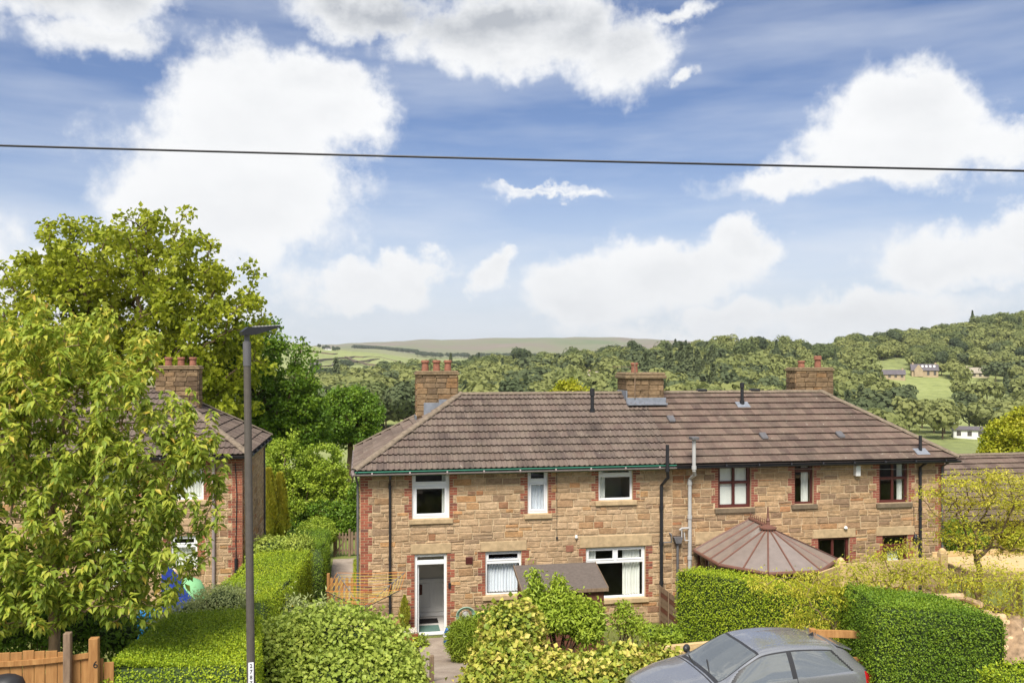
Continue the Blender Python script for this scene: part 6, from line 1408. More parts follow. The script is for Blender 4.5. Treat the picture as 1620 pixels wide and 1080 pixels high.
# ------------------------------------------------------------------ conservatory
def conservatory():
    o = thing('conservatory', 'brown framed conservatory with ribbed polygonal roof against the right-hand house', 'conservatory', (11.5, 22.4, 0)); ez = 2.13
    Ev = [Vector(p) for p in ((9.72, 23.9, ez), (9.72, 22.1, ez), (10.58, 20.95, ez), (12.08, 20.95, ez), (13.25, 22.1, ez), (13.25, 23.9, ez))]; R0 = Vector((11.48, 23.92, 2.97)); R1 = Vector((11.48, 22.75, 2.95))
    def panel(poly):
        n = (poly[1]-poly[0]).cross(poly[2]-poly[0]).normalized(); n = n if n.z > 0 else -n; m = MB(); k = len(poly); c = sum(poly, Vector())/k; poly = [p+(c-p)*.01 for p in poly]
        m.add([p for p in poly]+[p-n*.02 for p in poly], [tuple(range(k)), tuple(range(2*k-1, k-1, -1))]+[(i, (i+1) % k, k+(i+1) % k, k+i) for i in range(k)]); m.build('roof_panel', 'polycarbonate', o)
    def bar(a, b, r=.024, nm='glazing_bar'):
        m = MB(); m.tube([a+Vector((0, 0, .012)), b+Vector((0, 0, .012))], r, 6); m.build(nm, 'brown_frame', o)
    for s, (e0, e1) in ((0, (Ev[0], Ev[1])), (1, (Ev[5], Ev[4]))):
        for i in range(3): panel([e0.lerp(e1, i/3), e0.lerp(e1, (i+1)/3), R0.lerp(R1, (i+1)/3), R0.lerp(R1, i/3)])
        for i in range(4): bar(e0.lerp(e1, i/3), R0.lerp(R1, i/3))
    for a, b in ((Ev[1], Ev[2]), (Ev[2], Ev[3]), (Ev[3], Ev[4])):
        k = 2
        for i in range(k): panel([a.lerp(b, i/k), a.lerp(b, (i+1)/k), R1])
        for i in range(1, k+1): bar(a.lerp(b, i/k), R1)
    m = MB(); m.tube([R0+Vector((0, 0, .03)), R1+Vector((0, 0, .03))], .05, 8); rg = m.build('ridge_bar', 'brown_frame', o)
    m = MB()
    for i in range(9): p = R0.lerp(R1, (i+.5)/9)+Vector((0, 0, .06)); m.tube([p, p+Vector((0, 0, .10)), p+Vector((0, .03, .14))], .012, 5); m.tube([p+Vector((0, -.05, .04)), p+Vector((0, .05, .04))], .01, 5)
    m.build('cresting', 'brown_frame', rg)
    m = MB(); m.lathe((R1.x, R1.y, R1.z-.03), [(.24, 0), (.24, .04), (.06, .11), (.05, .2), (.065, .23), (.035, .30), (.018, .62)], 12); m.build('finial', 'brown_frame', o)
    for i in range(5):
        a, b = Ev[i], Ev[i+1]; d = (b-a); m = MB(); m.tube([a-Vector((0, 0, .03)), b-Vector((0, 0, .03))], .05, 8); m.build('gutter', 'brown_frame', o)
        u = d.normalized(); inn = Vector((11.48, 22.6, 0))-(a+b)/2; inn.z = 0; n = Vector((-u.y, u.x, 0)); n = n if n.dot(inn) > 0 else -n
        a2, b2 = a+n*.08, b+n*.08; L_ = (b2-a2).length; Mx = toM(Vector((a2.x, a2.y, 0)), u, n, Vector((0, 0, 1)))
        w = MB(); w.cbox(0.0, L_, .0, .12, -.2, .55, .01, M=Mx); w.build('dwarf_wall', 'brick', o)
        k = 3 if L_ > 1.3 else 2; f = MB()
        for j in range(k+1): x = L_*j/k; f.cbox(max(0, x-.04), min(L_, x+.04), .02, .09, .55, 2.05, .006, M=Mx)
        f.cbox(.0, L_, .021, .089, 1.55, 1.61, .006, M=Mx); f.cbox(0, L_, .018, .092, 2.0, 2.09, .006, M=Mx); fo = f.build('side_frame', 'maroon_frame', o)
        for j in range(k): g = MB(); g.box(L_*j/k+.03, L_*(j+1)/k-.03, .05, .056, .56, 2.01, M=Mx); g.build('pane', 'window_glass', fo)
    m = MB(); m.box(9.85, 13.1, 21.2, 23.9, -.1, .03); m.build('floor', 'carpet', o)
conservatory()
# ------------------------------------------------------------------ garden shed
def shed():
    x0, x1, y0, y1 = 3.93, 5.88, 20.25, 21.25; zb = gz(4.9, 20.8)-.05; o = thing('garden_shed', 'small brown wooden shed with sloping felt roof in front of the house', 'shed', (4.9, 20.75, zb)); zf, zk = 2.16, 2.46
    n = 12
    for i in range(n):
        a, b = zb+(zf-zb)*i/n, zb+(zf-zb)*(i+1)/n; m = MB(); m.prism([(y0-.018, a), (y0+.02, a), (y0+.02, b+.006), (y0-.004, b+.006)], x0, x1, 0, random.random(), axis='X'); m.build('board', 'shed_wood', o)
    for xs in (x0, x1):
        for i in range(14):
            a, b = zb+(zk-zb)*i/14, zb+(zk-zb)*(i+1)/14; lim = lambda z: y0 if z <= zf else y0+(z-zf)/(zk-zf)*(y1-y0); m = MB(); m.prism([(lim(a), a), (y1, a), (y1, b), (min(y1-.001, lim(b)), b)], xs-.015 if xs == x0 else xs, xs if xs == x0 else xs+.015, 0, random.random(), axis='X'); m.build('board', 'shed_wood', o)
    m = MB(); m.box(x0, x1, y1-.02, y1, zb, zk); m.box(x0+.001, x1-.001, y0+.02, y1-.02, zb, zf-.05); m.build('inner_frame', 'shed_wood', o)
    s = (zk-zf)/(y1-y0); e = .09; m = MB(); m.prism([(y0-e, zf-e*s+.0), (y1+e, zk+e*s+.0), (y1+e, zk+e*s+.03), (y0-e, zf-e*s+.03)], x0-.09, x1+.09, axis='X'); m.build('roof', 'roof_felt', o)
    for xs in (x0-.105, x1+.092): m = MB(); m.prism([(y0-e-.01, zf-e*s-.06), (y1+e, zk+e*s-.06), (y1+e, zk+e*s+.045), (y0-e-.01, zf-e*s+.045)], xs, xs+.014, axis='X'); m.build('barge_board', 'old_fence', o)
    m = MB(); m.box(x0-.09, x1+.09, y0-e-.02, y0-e-.003, zf-e*s-.05, zf-e*s+.03); m.build('fascia_board', 'old_fence', o)
shed()
# ------------------------------------------------------------------ fences
def board_fence():
    o = thing('garden_fence', 'curved-top vertical board fence at the bottom left corner', 'fence', (-5.6, 12.95, 2.05)); Y = 12.95
    x = onY(-60, 1030, Y).x; xe = onY(172, 1030, Y).x; i = 0
    while x < xe:
        w = .135+random.random()*.03; px_ = proj(x+w/2, Y, 3.4)[0]; py_ = np.interp(px_, [-60, 0, 35, 60, 105, 140, 172], [1034, 1033, 1030, 1029, 1031, 1038, 1046])+random.uniform(-1.2, 1.2); zt = onY(px_, py_, Y).z
        m = MB(); m.cbox(0, w-.008, -.011, .011, 2.02, zt, .003, 0, random.random(), Matrix.Translation((x, Y+random.uniform(-.004, .004), 0)) @ Matrix.Rotation(random.uniform(-.008, .008), 4, 'Y') if False else Matrix.Translation((x, Y+random.uniform(-.004, .004), 0))); m.build('board', 'fence_wood', o); x += w; i += 1
    m = MB(); P = [onY(p, q, Y-.035) for p, q in ((-60, 1052), (0, 1050), (35, 1048), (70, 1045), (105, 1041), (140, 1036))]
    for a, b in zip(P[:-1], P[1:]): m.prism([(a.x, a.z-.035), (b.x, b.z-.035), (b.x, b.z+.035), (a.x, a.z+.035)], Y-.05, Y-.015)
    m.build('rail', 'fence_wood', o)
    for px_, top, wd, mat in ((107, 1000, .095, 'old_fence'), (149, 1008, .125, 'fence_wood')):
        p = onY(px_, top, Y-.11); m = MB(); m.cbox(p.x-wd/2, p.x+wd/2, Y-.16, Y-.055, 2.0, p.z, .008, 0, .2); po = m.build('post', mat, o)
        if px_ == 149: q = onY(151, 1051, Y-.16); m = MB(); text_mesh(m, '6', .14, toM(Vector((q.x, Y-.163, q.z)), Vector((1, 0, 0)), Vector((0, 0, 1)), Vector((0, -1, 0))), .003); m.build('house_number', 'ink', po)
board_fence()
def picket(name, label, p0, p1, h, wd, gap, mat, post=True, diag=False, thick=.02):
    p0, p1 = Vector(p0), Vector(p1); d = (p1-p0); L_ = d.length; u = d.normalized(); n = Vector((-u.y, u.x, 0)); o = thing(name, label, 'gate' if diag else 'fence', p0); k = int(L_/(wd+gap)); st = L_/k
    for i in range(k):
        M = toM(p0+u*(i*st), u, n, Vector((0, 0, 1))); m = MB(); m.prism([(0, .05), (wd, .05), (wd, h-.03), (wd*.5, h+random.uniform(-.01, .02)), (0, h-.03)], -thick/2, thick/2, 0, random.random(), M=M); m.build('pale', mat, o)
    M = toM(p0, u, n, Vector((0, 0, 1)))
    for z in (h*.22, h*.78): m = MB(); m.cbox(0, L_, thick/2, thick/2+.04, z-.04, z+.04, .004, M=M); m.build('rail', mat, o)
    if diag: m = MB(); m.prism([(.04, h*.24), (.12, h*.24), (L_-.04, h*.76), (L_-.12, h*.76)], thick/2+.001, thick/2+.035, M=M); m.build('brace', mat, o)
    for q in ((-.09, L_+.005) if post else ()): m = MB(); m.cbox(q, q+.085, -.04, .05, -.1, h+.12, .008, M=M); m.build('post', mat, o)
    return o
z = gz(-.5, 34); a = pt(531, 885, 33.8); b = pt(551, 885, 33.8); picket('picket_gate', 'weathered picket gate with diagonal brace at the end of the side path', (a.x, a.y, 0), (b.x, b.y, 0), .92, .06, .05, 'old_fence', diag=True)
a = pt(555, 885, 33.8); b = pt(580, 885, 33.8); picket('picket_fence', 'weathered picket fence between the gate and the house corner', (a.x, a.y, 0), (b.x, b.y, 0), .95, .10, .03, 'old_fence', post=False)
a = pt(522, 955, 26.4); b = pt(571, 955, 26.4); picket('picket_fence', 'orange-brown paling gate across the side path, behind the clothes dryer', (a.x, a.y, gz(a.x, a.y)), (b.x, b.y, gz(b.x, b.y)), 1.02, .09, .06, 'orange_pale')
def panel_fence():
    o = thing('panel_fence', 'weathered brown overlap fence panel running out from the house wall', 'fence', (8.62, 22.5, 0)); 
    for i in range(8):
        m = MB(); a = .02+i*.14; top = lambda y: 0; m.prism([(-.012, a), (.012, a), (.004, a+.155), (-.004, a+.155)], 20.6, 23.75, 0, random.random(), M=Matrix.Translation((8.62, 0, .0))); m.build('board', 'shed_wood' if i % 3 == 0 else 'old_fence', o)
    for y in (20.6, 21.4, 22.2, 23.0, 23.7): m = MB(); m.cbox(8.58, 8.605, y, y+.05, -.1, 1.18, .004); m.build('batten', 'old_fence', o)
panel_fence()
def timber(name, label, p0, p1, w, h, mat='new_timber', n=1):
    p0, p1 = Vector(p0), Vector(p1); d = p1-p0; u = d.normalized(); nn = Vector((-u.y, u.x, 0)).normalized(); M = toM(p0, u, nn, u.cross(nn)); m = MB(); m.cbox(0, d.length, -w/2, w/2, -h, 0, .012, 0, .2, M)
    return single(m, name, mat, label, 'timber', p0)
timber('timber_edging', 'weathered timber edging board between the ivy and the grey car', pt(1048, 1021, 17.2), pt(1140, 1012, 16.9), .10, .2)
def rail_fence():
    a = pt(1290, 995, 14.9); b = pt(1388, 998, 14.6); a2 = pt(1325, 1040, 14.7); b2 = pt(1390, 1037, 14.5); o = thing('rail_fence', 'timber rail fence in the dark gap between the hedges behind the car', 'fence', (b.x, b.y, gz(b.x, b.y)))
    for p, q in ((a, b), (a2, b2)):
        u = (q-p).normalized(); nn = Vector((-u.y, u.x, 0)).normalized(); M = toM(p, u, nn, u.cross(nn)); m = MB(); m.cbox(0, (q-p).length, -.02, .02, -.13, 0, .006, 0, .2, M); m.build('rail', 'fence_wood', o)
    for p in (a, b): m = MB(); m.cbox(p.x-.05, p.x+.05, p.y+.045, p.y+.14, gz(p.x, p.y)-.1, p.z-.01, .008); m.build('post', 'fence_wood', o)
rail_fence()
def deck():
    o = thing('timber_deck', 'raised pale timber deck and handrail at the right edge of the house', 'deck', pt(1500, 900, 19)); 
    P = [pt(1330, 884, 18.6), pt(1491, 869, 18.9)]
    for p in P:
        m = MB(); g = gz(p.x, p.y); m.cbox(p.x-.085, p.x+.085, p.y-.085, p.y+.085, g-.1, p.z-.05, .02); m.lathe((p.x, p.y, p.z-.06), [(.085, 0), (.08, .04), (.05, .08), (.01, .1)], 12); m.build('post', 'new_timber', o)
    a, b = P[0]-Vector((0, 0, .10)), P[1]-Vector((0, 0, .16)); u = (b-a).normalized(); nn = Vector((-u.y, u.x, 0)).normalized(); M = toM(a, u, nn, u.cross(nn)); L_ = (b-a).length
    for i in range(4): m = MB(); m.cbox(.09, L_-.09, -.02, .02, -.15*(i+1)+.01, -.15*i, .005, 0, random.random(), M); m.build('board', 'new_timber', o)
    c = pt(1296, 905, 17.2); a = P[0]-Vector((0, 0, .12)); u = (c-a).normalized(); nn = Vector((-u.y, u.x, 0)).normalized(); M = toM(a, u, nn, u.cross(nn))
    for i in range(3): m = MB(); m.cbox(.09, (c-a).length, -.02, .02, -.15*(i+1)+.01, -.15*i, .005, 0, random.random(), M); m.build('board', 'new_timber', o)
    z = P[1].z-.42; x0 = P[1].x+.5; y = P[1].y-.5
    for i in range(10): m = MB(); m.cbox(x0, x0+4.6, y+i*.15, y+i*.15+.138, z-.035, z, .005, 0, random.random()); m.build('plank', 'new_timber', o)
    m = MB(); m.cbox(x0, x0+4.6, y-.05, y-.005, z-.2, z+.01, .006); m.cbox(x0, x0+4.6, y+1.51, y+1.56, z-.2, z+.12, .006)
    for xx in (x0+.1, x0+2.2, x0+4.4):
        for yy in (y+.1, y+1.4): m.box(xx, xx+.1, yy, yy+.1, gz(xx, yy)-.1, z-.04)
    m.build('frame', 'new_timber', o)
deck()
def logs():
    g = random.Random(4); spots = [(1572, 990), (1590, 985), (1605, 996), (1582, 1004), (1600, 1010), (1568, 1012), (1500, 944), (1520, 958), (1545, 968), (1562, 975), (1535, 950), (1590, 1025)]
    for i, (x, y) in enumerate(spots):
        p = pt(x, y, 15.9-(y-940)*.008); a = g.uniform(0, 3.14); d = Vector((math.cos(a), math.sin(a), g.uniform(-.1, .1)))*g.uniform(.18, .32); r = g.uniform(.05, .075); m = MB(); m.tube([p-d, p+d], r, 9)
        single(m, 'firewood_log', 'log', 'pale sawn firewood log in the heap beside the square-cut hedge', 'log', p-Vector((0, 0, r)), 'firewood logs beside the hedge')
    c = pt(1580, 1005, 15.9); m = MB(); m.lathe((c.x, c.y, gz(c.x, c.y)-.1), [(1.1, 0), (.95, .45), (.6, .85), (.3, 1.05), (.0, 1.1)], 16)
    for v in range(len(m.v)): p = m.v[v]; m.v[v] = (p[0]+random.uniform(-.08, .08), p[1]+random.uniform(-.08, .08), p[2]+random.uniform(-.08, .05))
    mat_plain('rubble', lin(150, 126, 100), .95, .4, 9, bump=.9); o = m.build('spoil_heap', 'rubble'); tag(o, 'heap of earth and sawn timber waste beside the square-cut hedge', 'heap')
logs()
# ------------------------------------------------------------------ small things by the door
def by_the_door():
    p = onY(645, 1012, 23.35); p.z = gz(p.x, p.y); o = thing('planter', 'brick-red planter box topped with pale shells, left of the front door', 'planter', p)
    m = MB(); x, y, z = p; m.cbox(x-.27, x+.27, y-.2, y+.2, z-.05, z+.34, .015); m.build('box', 'red_planter', o); m = MB(); m.box(x-.24, x+.24, y-.17, y+.17, z+.32, z+.365)
    for i in range(70): q = Vector((x+random.uniform(-.24, .24), y+random.uniform(-.17, .17), z+.37)); m.tube([q, q+Vector((random.uniform(-.03, .03), random.uniform(-.03, .03), .03))], random.uniform(.012, .03), 5)
    m.build('shells', 'pebbles', o)
    p = onY(617, 1010, 23.4); x, y = p.x, p.y; z = gz(x, y); m = MB(); m.lathe((x, y, z), [(.15, 0), (.21, .24), (.23, .26), (.23, .30), (.2, .3), (.19, .26)], 14); o = thing('flower_pot', 'terracotta pot of orange flowers at the foot of the black downpipe', 'flower pot', (x, y, z)); m.build('pot', 'terracotta', o)
    g = np.random.default_rng(2); n = 260; P = np.array([x, y, z+.34])+rvec(n, g)*np.array([.2, .2, .1]); V, F = leaf_geo(P, rvec(n, g)+np.array([0, 0, .5]), rvec(n, g)+np.array([0, 0, 1]), .07, .6); leaves_obj('leaves', V, F, 'leaf_light', g.random(n), o)
    n = 160; P = np.array([x, y, z+.42])+rvec(n, g)*np.array([.17, .17, .07]); V, F = leaf_geo(P, rvec(n, g), rvec(n, g)+np.array([0, 0, 1]), .07, .8); leaves_obj('flowers', V, F, 'petal_orange', g.random(n), o)
    p = onY(640, 1000, 23.72); x, y = p.x, p.y; z = gz(x, y); o = thing('potted_conifer', 'slim potted conifer between the downpipe and the front door', 'plant', (x, y, z)); n = 1500; f = g.random(n); a = g.random(n)*6.28; r = .16*np.sin(np.clip(f*1.05, 0, 1)*math.pi)**.7*(.5+.5*g.random(n))
    P = np.stack([x+r*np.cos(a), y+r*np.sin(a)*.7, z+.25+f*.95], 1); V, F = leaf_geo(P, np.array([0, 0, 1.])+rvec(n, g)*.5, rvec(n, g), .09, .25); leaves_obj('foliage', V, F, 'leaf_gold_conifer', g.random(n)*.7, o); m = MB(); m.lathe((x, y, z), [(.12, 0), (.16, .26), (.17, .3), (.14, .3)], 12); m.build('pot', 'mid_grey_plastic', o)
    p = onY(666, 1018, 23.1); bush('yellow_flowers', 'small clump of yellow flowers beside the doorstep', 'plant', [(p.x, p.y, gz(p.x, p.y)+.14, .15, .15, .16)], (p.x, p.y, gz(p.x, p.y)), 420, .08, .35, 'leaf_light', 66, core=False, petals=('petal_yellow', 14, .04))
    for px_, cols, lab in ((709, ('bag_blue', 'bag_white'), 'blue and white plastic sack leaning right of the front door'), (717, ('bag_green', 'bag_white'), 'green plastic sack beside the spiky green bush')):
        p = onY(px_, 1012, 23.0); x, y = p.x, p.y; z = gz(x, y); bm = bmesh.new(); bmesh.ops.create_icosphere(bm, subdivisions=3, radius=1)
        for v in bm.verts:
            c = v.co; k = 1-.35*max(0, c.z)**2; v.co = Vector((x+c.x*.14*k*(1+.15*math.sin(7*c.z+3*c.y)), y+c.y*.12*k, z+.27+c.z*.29*(1+.06*math.sin(9*c.x))))
        m = MB(); bm.verts.index_update(); m.add([v.co.copy() for v in bm.verts], [[q.index for q in f.verts] for f in bm.faces]); m.mi = [1 if (abs(sum(m.v[i][2] for i in f)/len(f)-z-.3) < .07) else 0 for f in m.f]; bm.free(); single(m, 'plastic_sack', cols, lab, 'sack', (x, y, z), smooth=True)
    p = onY(737, 973, WY-.16); o = thing('hose_reel', 'pale green garden hose coiled on the wall right of the door', 'hose', p); m = MB()
    for k in range(5): m.tube([(p.x+(.27-.018*k)*math.cos(t), p.y-.03+.02*k, p.z+(.24-.016*k)*math.sin(t)) for t in np.linspace(0, 6.283, 28)], .016, 6, caps=False)
    m.build('hose', 'hose_green', o); m = MB(); m.tube([(p.x, p.y-.05, p.z), (p.x, WY, p.z)], .1, 14); m.build('drum', 'grey_plastic', o)
    a = onY(750, 946, WY-.1); m = MB(); m.tube([a, a+Vector((.06, -.1, -.35)), a+Vector((.22, -.35, -.7)), a+Vector((.3, -.4, -.85))], .014, 6); single(m, 'garden_cane', 'bark', 'dark bent cane leaning against the wall beside the small window', 'cane', a-Vector((0, 0, .85)))
    p = pt(683, 1036, 17.6); g0 = gz(p.x, p.y); m = MB(); m.cbox(p.x-.045, p.x+.045, p.y-.045, p.y+.045, g0-.1, p.z, .008, 0, .3); single(m, 'wooden_post', 'old_fence', 'short square wooden post beside the garden path', 'post', (p.x, p.y, g0))
    p = pt(1032, 990, 21.2); z = gz(p.x, p.y); o = thing('garden_bench', 'small weathered wooden stool beside the overlap fence', 'stool', (p.x, p.y, z)); m = MB(); m.cbox(p.x-.2, p.x+.25, p.y-.15, p.y+.15, z+.36, z+.40, .006); m.build('seat', 'shed_wood', o)
    for sx in (-.17, .2):
        for sy in (-.12, .1): m = MB(); m.cbox(p.x+sx, p.x+sx+.045, p.y+sy, p.y+sy+.045, z-.02, z+.36, .005); m.build('leg', 'shed_wood', o)
by_the_door()
# ------------------------------------------------------------------ things in the left-hand garden
def left_garden():
    p = pt(234, 985, 17.5); z = gz(p.x, p.y); o = thing('wheelie_bin', 'light blue wheelie bin half hidden behind the cherry tree', 'bin', (p.x, p.y, z)); x, y = p.x, p.y; zt = pt(234, 962, 17.5).z; m = MB()
    m.add([(x-.12, y-.2, z+.05), (x+.12, y-.2, z+.05), (x+.12, y+.2, z+.05), (x-.12, y+.2, z+.05), (x-.16, y-.28, zt-.1), (x+.16, y-.28, zt-.1), (x+.16, y+.28, zt-.1), (x-.16, y+.28, zt-.1)], [(0, 1, 2, 3), (4, 5, 6, 7), (0, 1, 5, 4), (1, 2, 6, 5), (2, 3, 7, 6), (3, 0, 4, 7)]); m.build('body', 'blue_light', o)
    m = MB(); m.cbox(x-.18, x+.18, y-.32, y+.3, zt-.1, zt-.04, .015); m.build('lid', 'blue_light', o)
    for s in (-1, 1): m = MB(); m.tube([(x+s*.1, y+.25, z+.1), (x+s*.14, y+.25, z+.1)], .1, 12); m.build('wheel', 'bin_black', o)
    p = pt(262, 940, 21.5); z = gz(p.x, p.y); o = thing('play_frame', 'deep blue garden play frame behind the cherry tree', 'play frame', (p.x, p.y, z)); zt = pt(262, 905, 21.5).z; m = MB(); m.add([(p.x-.1, p.y, zt), (p.x+.75, p.y-.1, zt-.95), (p.x-.1, p.y, zt-1.0), (p.x-.1, p.y+.8, zt), (p.x+.75, p.y+.8, zt-.95), (p.x-.1, p.y+.8, zt-1.0)], [(0, 1, 2), (3, 5, 4), (0, 3, 4, 1), (1, 4, 5, 2), (2, 5, 3, 0)]); m.build('slide', 'blue_deep', o)
    for dx in (-.15, .1, .35, .6): m = MB(); m.box(p.x+dx-.04, p.x+dx+.04, p.y-.05, p.y, z-.05, zt-1.1); m.build('leg', 'blue_deep', o)
    m = MB(); m.box(p.x-.2, p.x+.7, p.y-.07, p.y-.052, zt-1.2, zt-1.12); m.build('rail', 'old_fence', o)
    p = pt(300, 950, 22.3); z = gz(p.x, p.y); m = MB(); zt = pt(300, 912, 22.3).z; m.lathe((p.x, p.y, z), [(.48, 0), (.48, (zt-z)*.6), (.42, (zt-z)*.8), (.28, (zt-z)*.94), (.05, zt-z)], 20); single(m, 'water_butt', 'green_pale', 'pale green domed tank behind the clipped hedge', 'tank', (p.x, p.y, z), smooth=True)
    a = pt(322, 880, 26.0); b = pt(343, 860, 26.6); o = thing('handrail', 'weathered wooden step handrail beside the left house', 'handrail', (a.x, a.y, gz(a.x, a.y))); m = MB(); m.tube([a, b], .045, 6); m.build('rail', 'old_fence', o)
    for p in (a, b): m = MB(); m.cbox(p.x-.045, p.x+.045, p.y-.045, p.y+.045, gz(p.x, p.y)-.05, p.z+.02, .006); m.build('post', 'old_fence', o)
    p = pt(12, 1064, 11.9); x, y = p.x, p.y; o = thing('refuse_bin', 'black domed bin at the bottom left corner in front of the fence', 'bin', (x, y, 2.2)); m = MB(); m.lathe((x, y, 2.2), [(.2, 0), (.21, p.z-2.2-.22)], 18); m.build('body', 'bin_black', o); m = MB(); h = p.z-2.2; m.lathe((x, y, 2.2), [(.24, h-.22), (.24, h-.16), (.2, h-.06), (.1, h-.01), (.01, h)], 18); m.build('lid', 'bin_black', o, smooth=True)
left_garden()
# ------------------------------------------------------------------ the parked car
def car():
    k = NT('car_paint'); p = k.bsdf((.34, .345, .36), .22, .6, .5); p.inputs['Coat Weight'].default_value = .8; p.inputs['Coat Roughness'].default_value = .04
    k = NT('car_glass'); fr = k.node('ShaderNodeFresnel'); fr.inputs[0].default_value = 2.7; df = k.node('ShaderNodeBsdfDiffuse'); df.inputs[0].default_value = (.13, .14, .138, 1); gl = k.node('ShaderNodeBsdfGlossy'); gl.inputs['Roughness'].default_value = .02; mx = k.node('ShaderNodeMixShader'); k.link(fr.outputs[0], mx.inputs[0]); k.link(df.outputs[0], mx.inputs[1]); k.link(gl.outputs[0], mx.inputs[2]); k.link(mx.outputs[0], k.out.inputs[0])
    k = NT('car_trim'); k.bsdf((.03, .03, .032), .4, 0, .4); k = NT('tail_light'); k.bsdf((.5, .015, .02), .15, 0, .6)
    St = [  # x, zb, (w1), (w2,z2), (w3,z3), (w4,z4), z5
        (1.975, .34, .50, .60, .50, .56, .60, .40, .64, .66), (1.86, .22, .68, .77, .50, .72, .67, .52, .73, .755), (1.4, .18, .76, .86, .52, .82, .80, .60, .87, .905), (.95, .17, .78, .875, .54, .835, .885, .655, .945, .985),
        (.72, .17, .78, .875, .55, .83, .91, .66, 1.02, 1.055), (.40, .17, .78, .875, .55, .825, .93, .63, 1.19, 1.225), (.10, .17, .78, .875, .55, .825, .945, .59, 1.325, 1.36), (-.15, .17, .78, .875, .55, .825, .95, .575, 1.365, 1.405), (-.55, .17, .78, .875, .56, .825, .965, .565, 1.38, 1.425), (-1.05, .17, .78, .875, .57, .82, .985, .55, 1.345, 1.395),
        (-1.45, .19, .76, .87, .58, .805, 1.0, .525, 1.28, 1.335), (-1.60, .20, .75, .86, .60, .79, 1.0, .51, 1.21, 1.265), (-1.75, .22, .72, .84, .62, .765, .985, .51, 1.08, 1.115), (-1.88, .28, .66, .80, .64, .72, .93, .5, .97, .985), (-1.975, .38, .55, .68, .64, .63, .82, .45, .86, .87)]
    xs = np.array([s[0] for s in St]); A = np.array([[(0, s[1]), (s[2], s[1]), (s[3], s[4]), (s[5], s[6]), (s[7], s[8]), (s[7]*.55, s[9]-.008), (0, s[9])] for s in St])
    def cr(P, n):                                              # Catmull-Rom along axis 0
        P = np.concatenate([2*P[:1]-P[1:2], P, 2*P[-1:]-P[-2:-1]]); out = []
        m = len(P)-3; t = np.linspace(0, m, n*m+1); i = np.minimum(t.astype(int), m-1); f = (t-i).reshape((-1,)+(1,)*(P.ndim-1)); p0, p1, p2, p3 = P[i], P[i+1], P[i+2], P[i+3]
        tau = .38
        m1, m2 = (p2-p0)*tau, (p3-p1)*tau; h = 2*f**3-3*f**2+1; return h*p1+(f**3-2*f**2+f)*m1+(-2*f**3+3*f**2)*p2+(f**3-f**2)*m2
    B = np.concatenate([np.repeat(xs[:, None, None], 7, 1), A], 2); D = cr(B, 30); D = cr(np.swapaxes(D, 0, 1), 14); D = np.swapaxes(D, 0, 1); nx, ns = D.shape[:2]      # (x, ring, 3)
    S = np.linspace(0, 6, ns)
    c = pt(1190, 1000, 13.2); ang = R(183); rx = Vector((5.75, 0, 0)); X0 = Vector((6.44, 13.54, 0)); Mx = Matrix.Translation((X0.x, X0.y, 1.605)) @ Matrix.Rotation(ang, 4, 'Z')
    o = thing('parked_car', 'silver grey three-door hatchback parked at the bottom right', 'car', (X0.x, X0.y, 1.605))
    groups = {}
    def cls(x, s, y, z, side):
        if 3.0 < s < 4.0:
            fz = (z-.93)/(1.36-.93); xf = .70-fz*.58; xr = -1.50+max(0, (z-.98))/.36*.33
            if xr-.05 < x < xf+.06 and 3.04 < s < 3.93:
                if -.47 < x < -.385: return 'door_pillar'
                if xr < x < xf and 3.10 < s < 3.86: return 'side_window' if x > -.42 else 'rear_side_window'
                return 'window_trim'
        if s > 3.9:
            if .085 < x < .90:
                if s > 4.16 and .13 < x < .83: return 'windscreen'
                if s > 4.06: return 'screen_trim'
            if -1.83 < x < -1.615 and s > 4.15: return 'rear_window'
        if x < -1.72 and 2.25 < s < 3.0 : return 'tail_light'
        if 1.55 < x < 1.84 and 2.5 < s < 3.2: return 'headlight'
        if 2.0 < s < 3.04 and (abs(x+.47) < .009 or abs(x-.78) < .009): return 'panel_gap'
        if s > 3.3 and abs(x-.935) < .012: return 'screen_trim'
        if 1.0 < s < 1.25 or s < 1: return 'sill'
        return 'body'
    mats = {'body': 'car_paint', 'door_pillar': 'car_trim', 'side_window': 'car_glass', 'rear_side_window': 'car_glass', 'window_trim': 'car_trim', 'windscreen': 'car_glass', 'screen_trim': 'car_trim', 'rear_window': 'car_glass', 'tail_light': 'tail_light', 'headlight': 'window_glass', 'panel_gap': 'car_trim', 'sill': 'car_trim'}
    mats['headlight'] = 'lead'
    for side in (1, -1):
        for i in range(nx-1):
            for j in range(ns-1):
                x, s = (D[i, j, 0]+D[i+1, j, 0])/2, (S[j]+S[j+1])/2; y, z = (D[i, j, 1]+D[i, j+1, 1])/2, (D[i, j, 2]+D[i, j+1, 2])/2; kk = cls(x, s, y, z, side)
                key = kk if kk in ('body', 'windscreen', 'rear_window', 'screen_trim', 'sill', 'panel_gap') else (kk, side); groups.setdefault(key, []).append((side, i, j))
    for key, cells in groups.items():
        kk = key if isinstance(key, str) else key[0]; idx = {}; V = []; F = []
        def vid(sd, i, j):
            q = (sd if 0 < j < ns-1 else 1, i, j)
            if q not in idx: idx[q] = len(V); p = D[i, j]; V.append(tuple(Mx @ Vector((p[0], p[1]*sd, p[2]))))
            return idx[q]
        for sd, i, j in cells: f = (vid(sd, i, j), vid(sd, i+1, j), vid(sd, i+1, j+1), vid(sd, i, j+1)); F.append(f if sd > 0 else f[::-1])
        m = MB(); m.add(V, F); m.build(kk, mats[kk], o, smooth=True, fix=False)
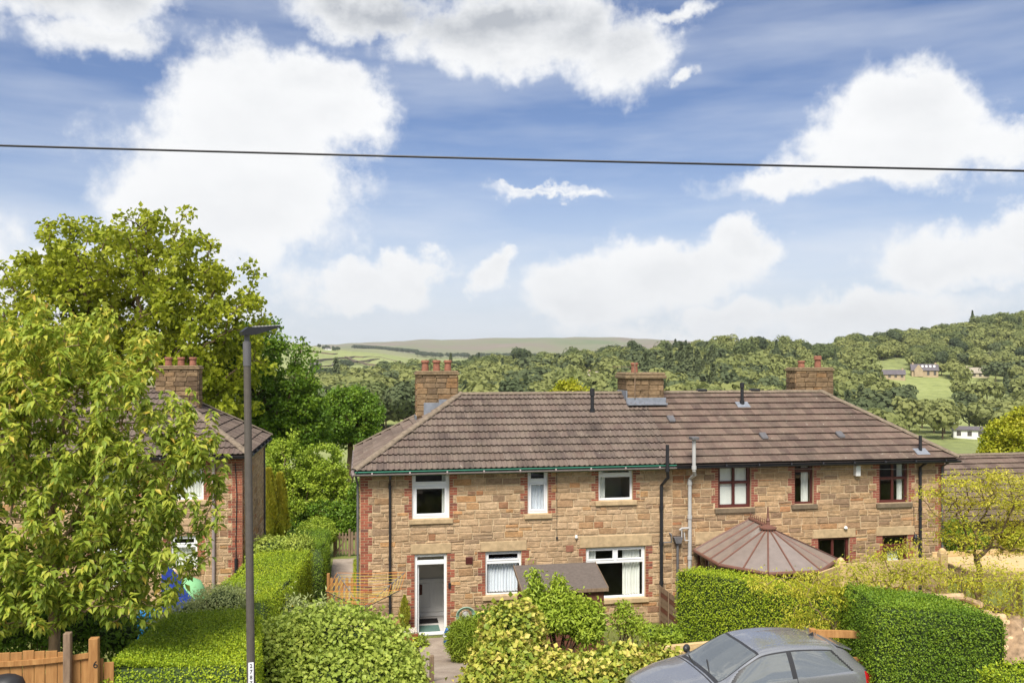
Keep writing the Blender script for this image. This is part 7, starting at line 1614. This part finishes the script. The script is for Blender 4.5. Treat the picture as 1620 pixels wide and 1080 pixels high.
    # ends
    for e, nm in ((0, 'front_bumper'), (nx-1, 'rear_bumper')):
        ring = [D[e, j] for j in range(ns)]+[D[e, j]*np.array([1, -1, 1]) for j in range(ns-2, 0, -1)]; m = MB(); m.add([Mx @ Vector(p) for p in ring], [tuple(range(len(ring)))]); m.build(nm, 'car_paint', o)
    for wx_ in (1.25, -1.22):
        for s in (1, -1):
            m = MB(); m.tube([Mx @ Vector((wx_, s*.66, .305)), Mx @ Vector((wx_, s*.885, .305))], .305, 24); w = m.build('tyre', 'bin_black', o); m = MB(); m.tube([Mx @ Vector((wx_, s*.80, .305)), Mx @ Vector((wx_, s*.892, .305))], .2, 20); m.build('rim', 'steel', w)
    for s in (1, -1):
        bm = bmesh.new(); bmesh.ops.create_icosphere(bm, subdivisions=3, radius=1); m = MB(); bm.verts.index_update(); m.add([Mx @ Vector((.66+v.co.x*.07-.03*v.co.y*s, s*(.945)+v.co.y*(.115 if s > 0 else .08), .985+v.co.z*.075)) for v in bm.verts], [[q.index for q in f.verts] for f in bm.faces]); bm.free(); m.tube([Mx @ Vector((.66, s*.8, .93)), Mx @ Vector((.66, s*.9, .95))], .035, 8); m.build('door_mirror', 'car_paint' if s > 0 else 'car_trim', o, smooth=True)
    m = MB(); m.prism([(-1.40, 1.335), (-1.66, 1.25), (-1.665, 1.275), (-1.40, 1.362)], -.50, .50, M=Mx); m.build('spoiler', 'car_paint', o)
    m = MB(); m.prism([(-1.16, 1.38), (-1.27, 1.37), (-1.26, 1.43)], -.012, .012, M=Mx); m.build('aerial', 'car_trim', o)
    for a, b in (((.88, .45, .965), (.70, -.05, 1.09)), ((.90, -.1, 1.0), (.80, -.55, 1.015))): m = MB(); m.tube([Mx @ Vector(a), Mx @ Vector(b)], .011, 6); m.build('wiper', 'car_trim', o)
    m = MB(); m.cbox(-.16, -.02, .865, .885, .80, .83, .008, M=Mx @ Matrix.Translation((0, .0, 0))); m.build('door_handle', 'car_paint', o)
car()
m = MB(); a = onY(1048, 736, WY-.12); b = onY(1442, 742, WY-.12); m.tube([a, (a+b)/2-Vector((0, 0, .04)), b], .005, 5); m.build('wall_wire', 'grey_plastic', HR)
haze()
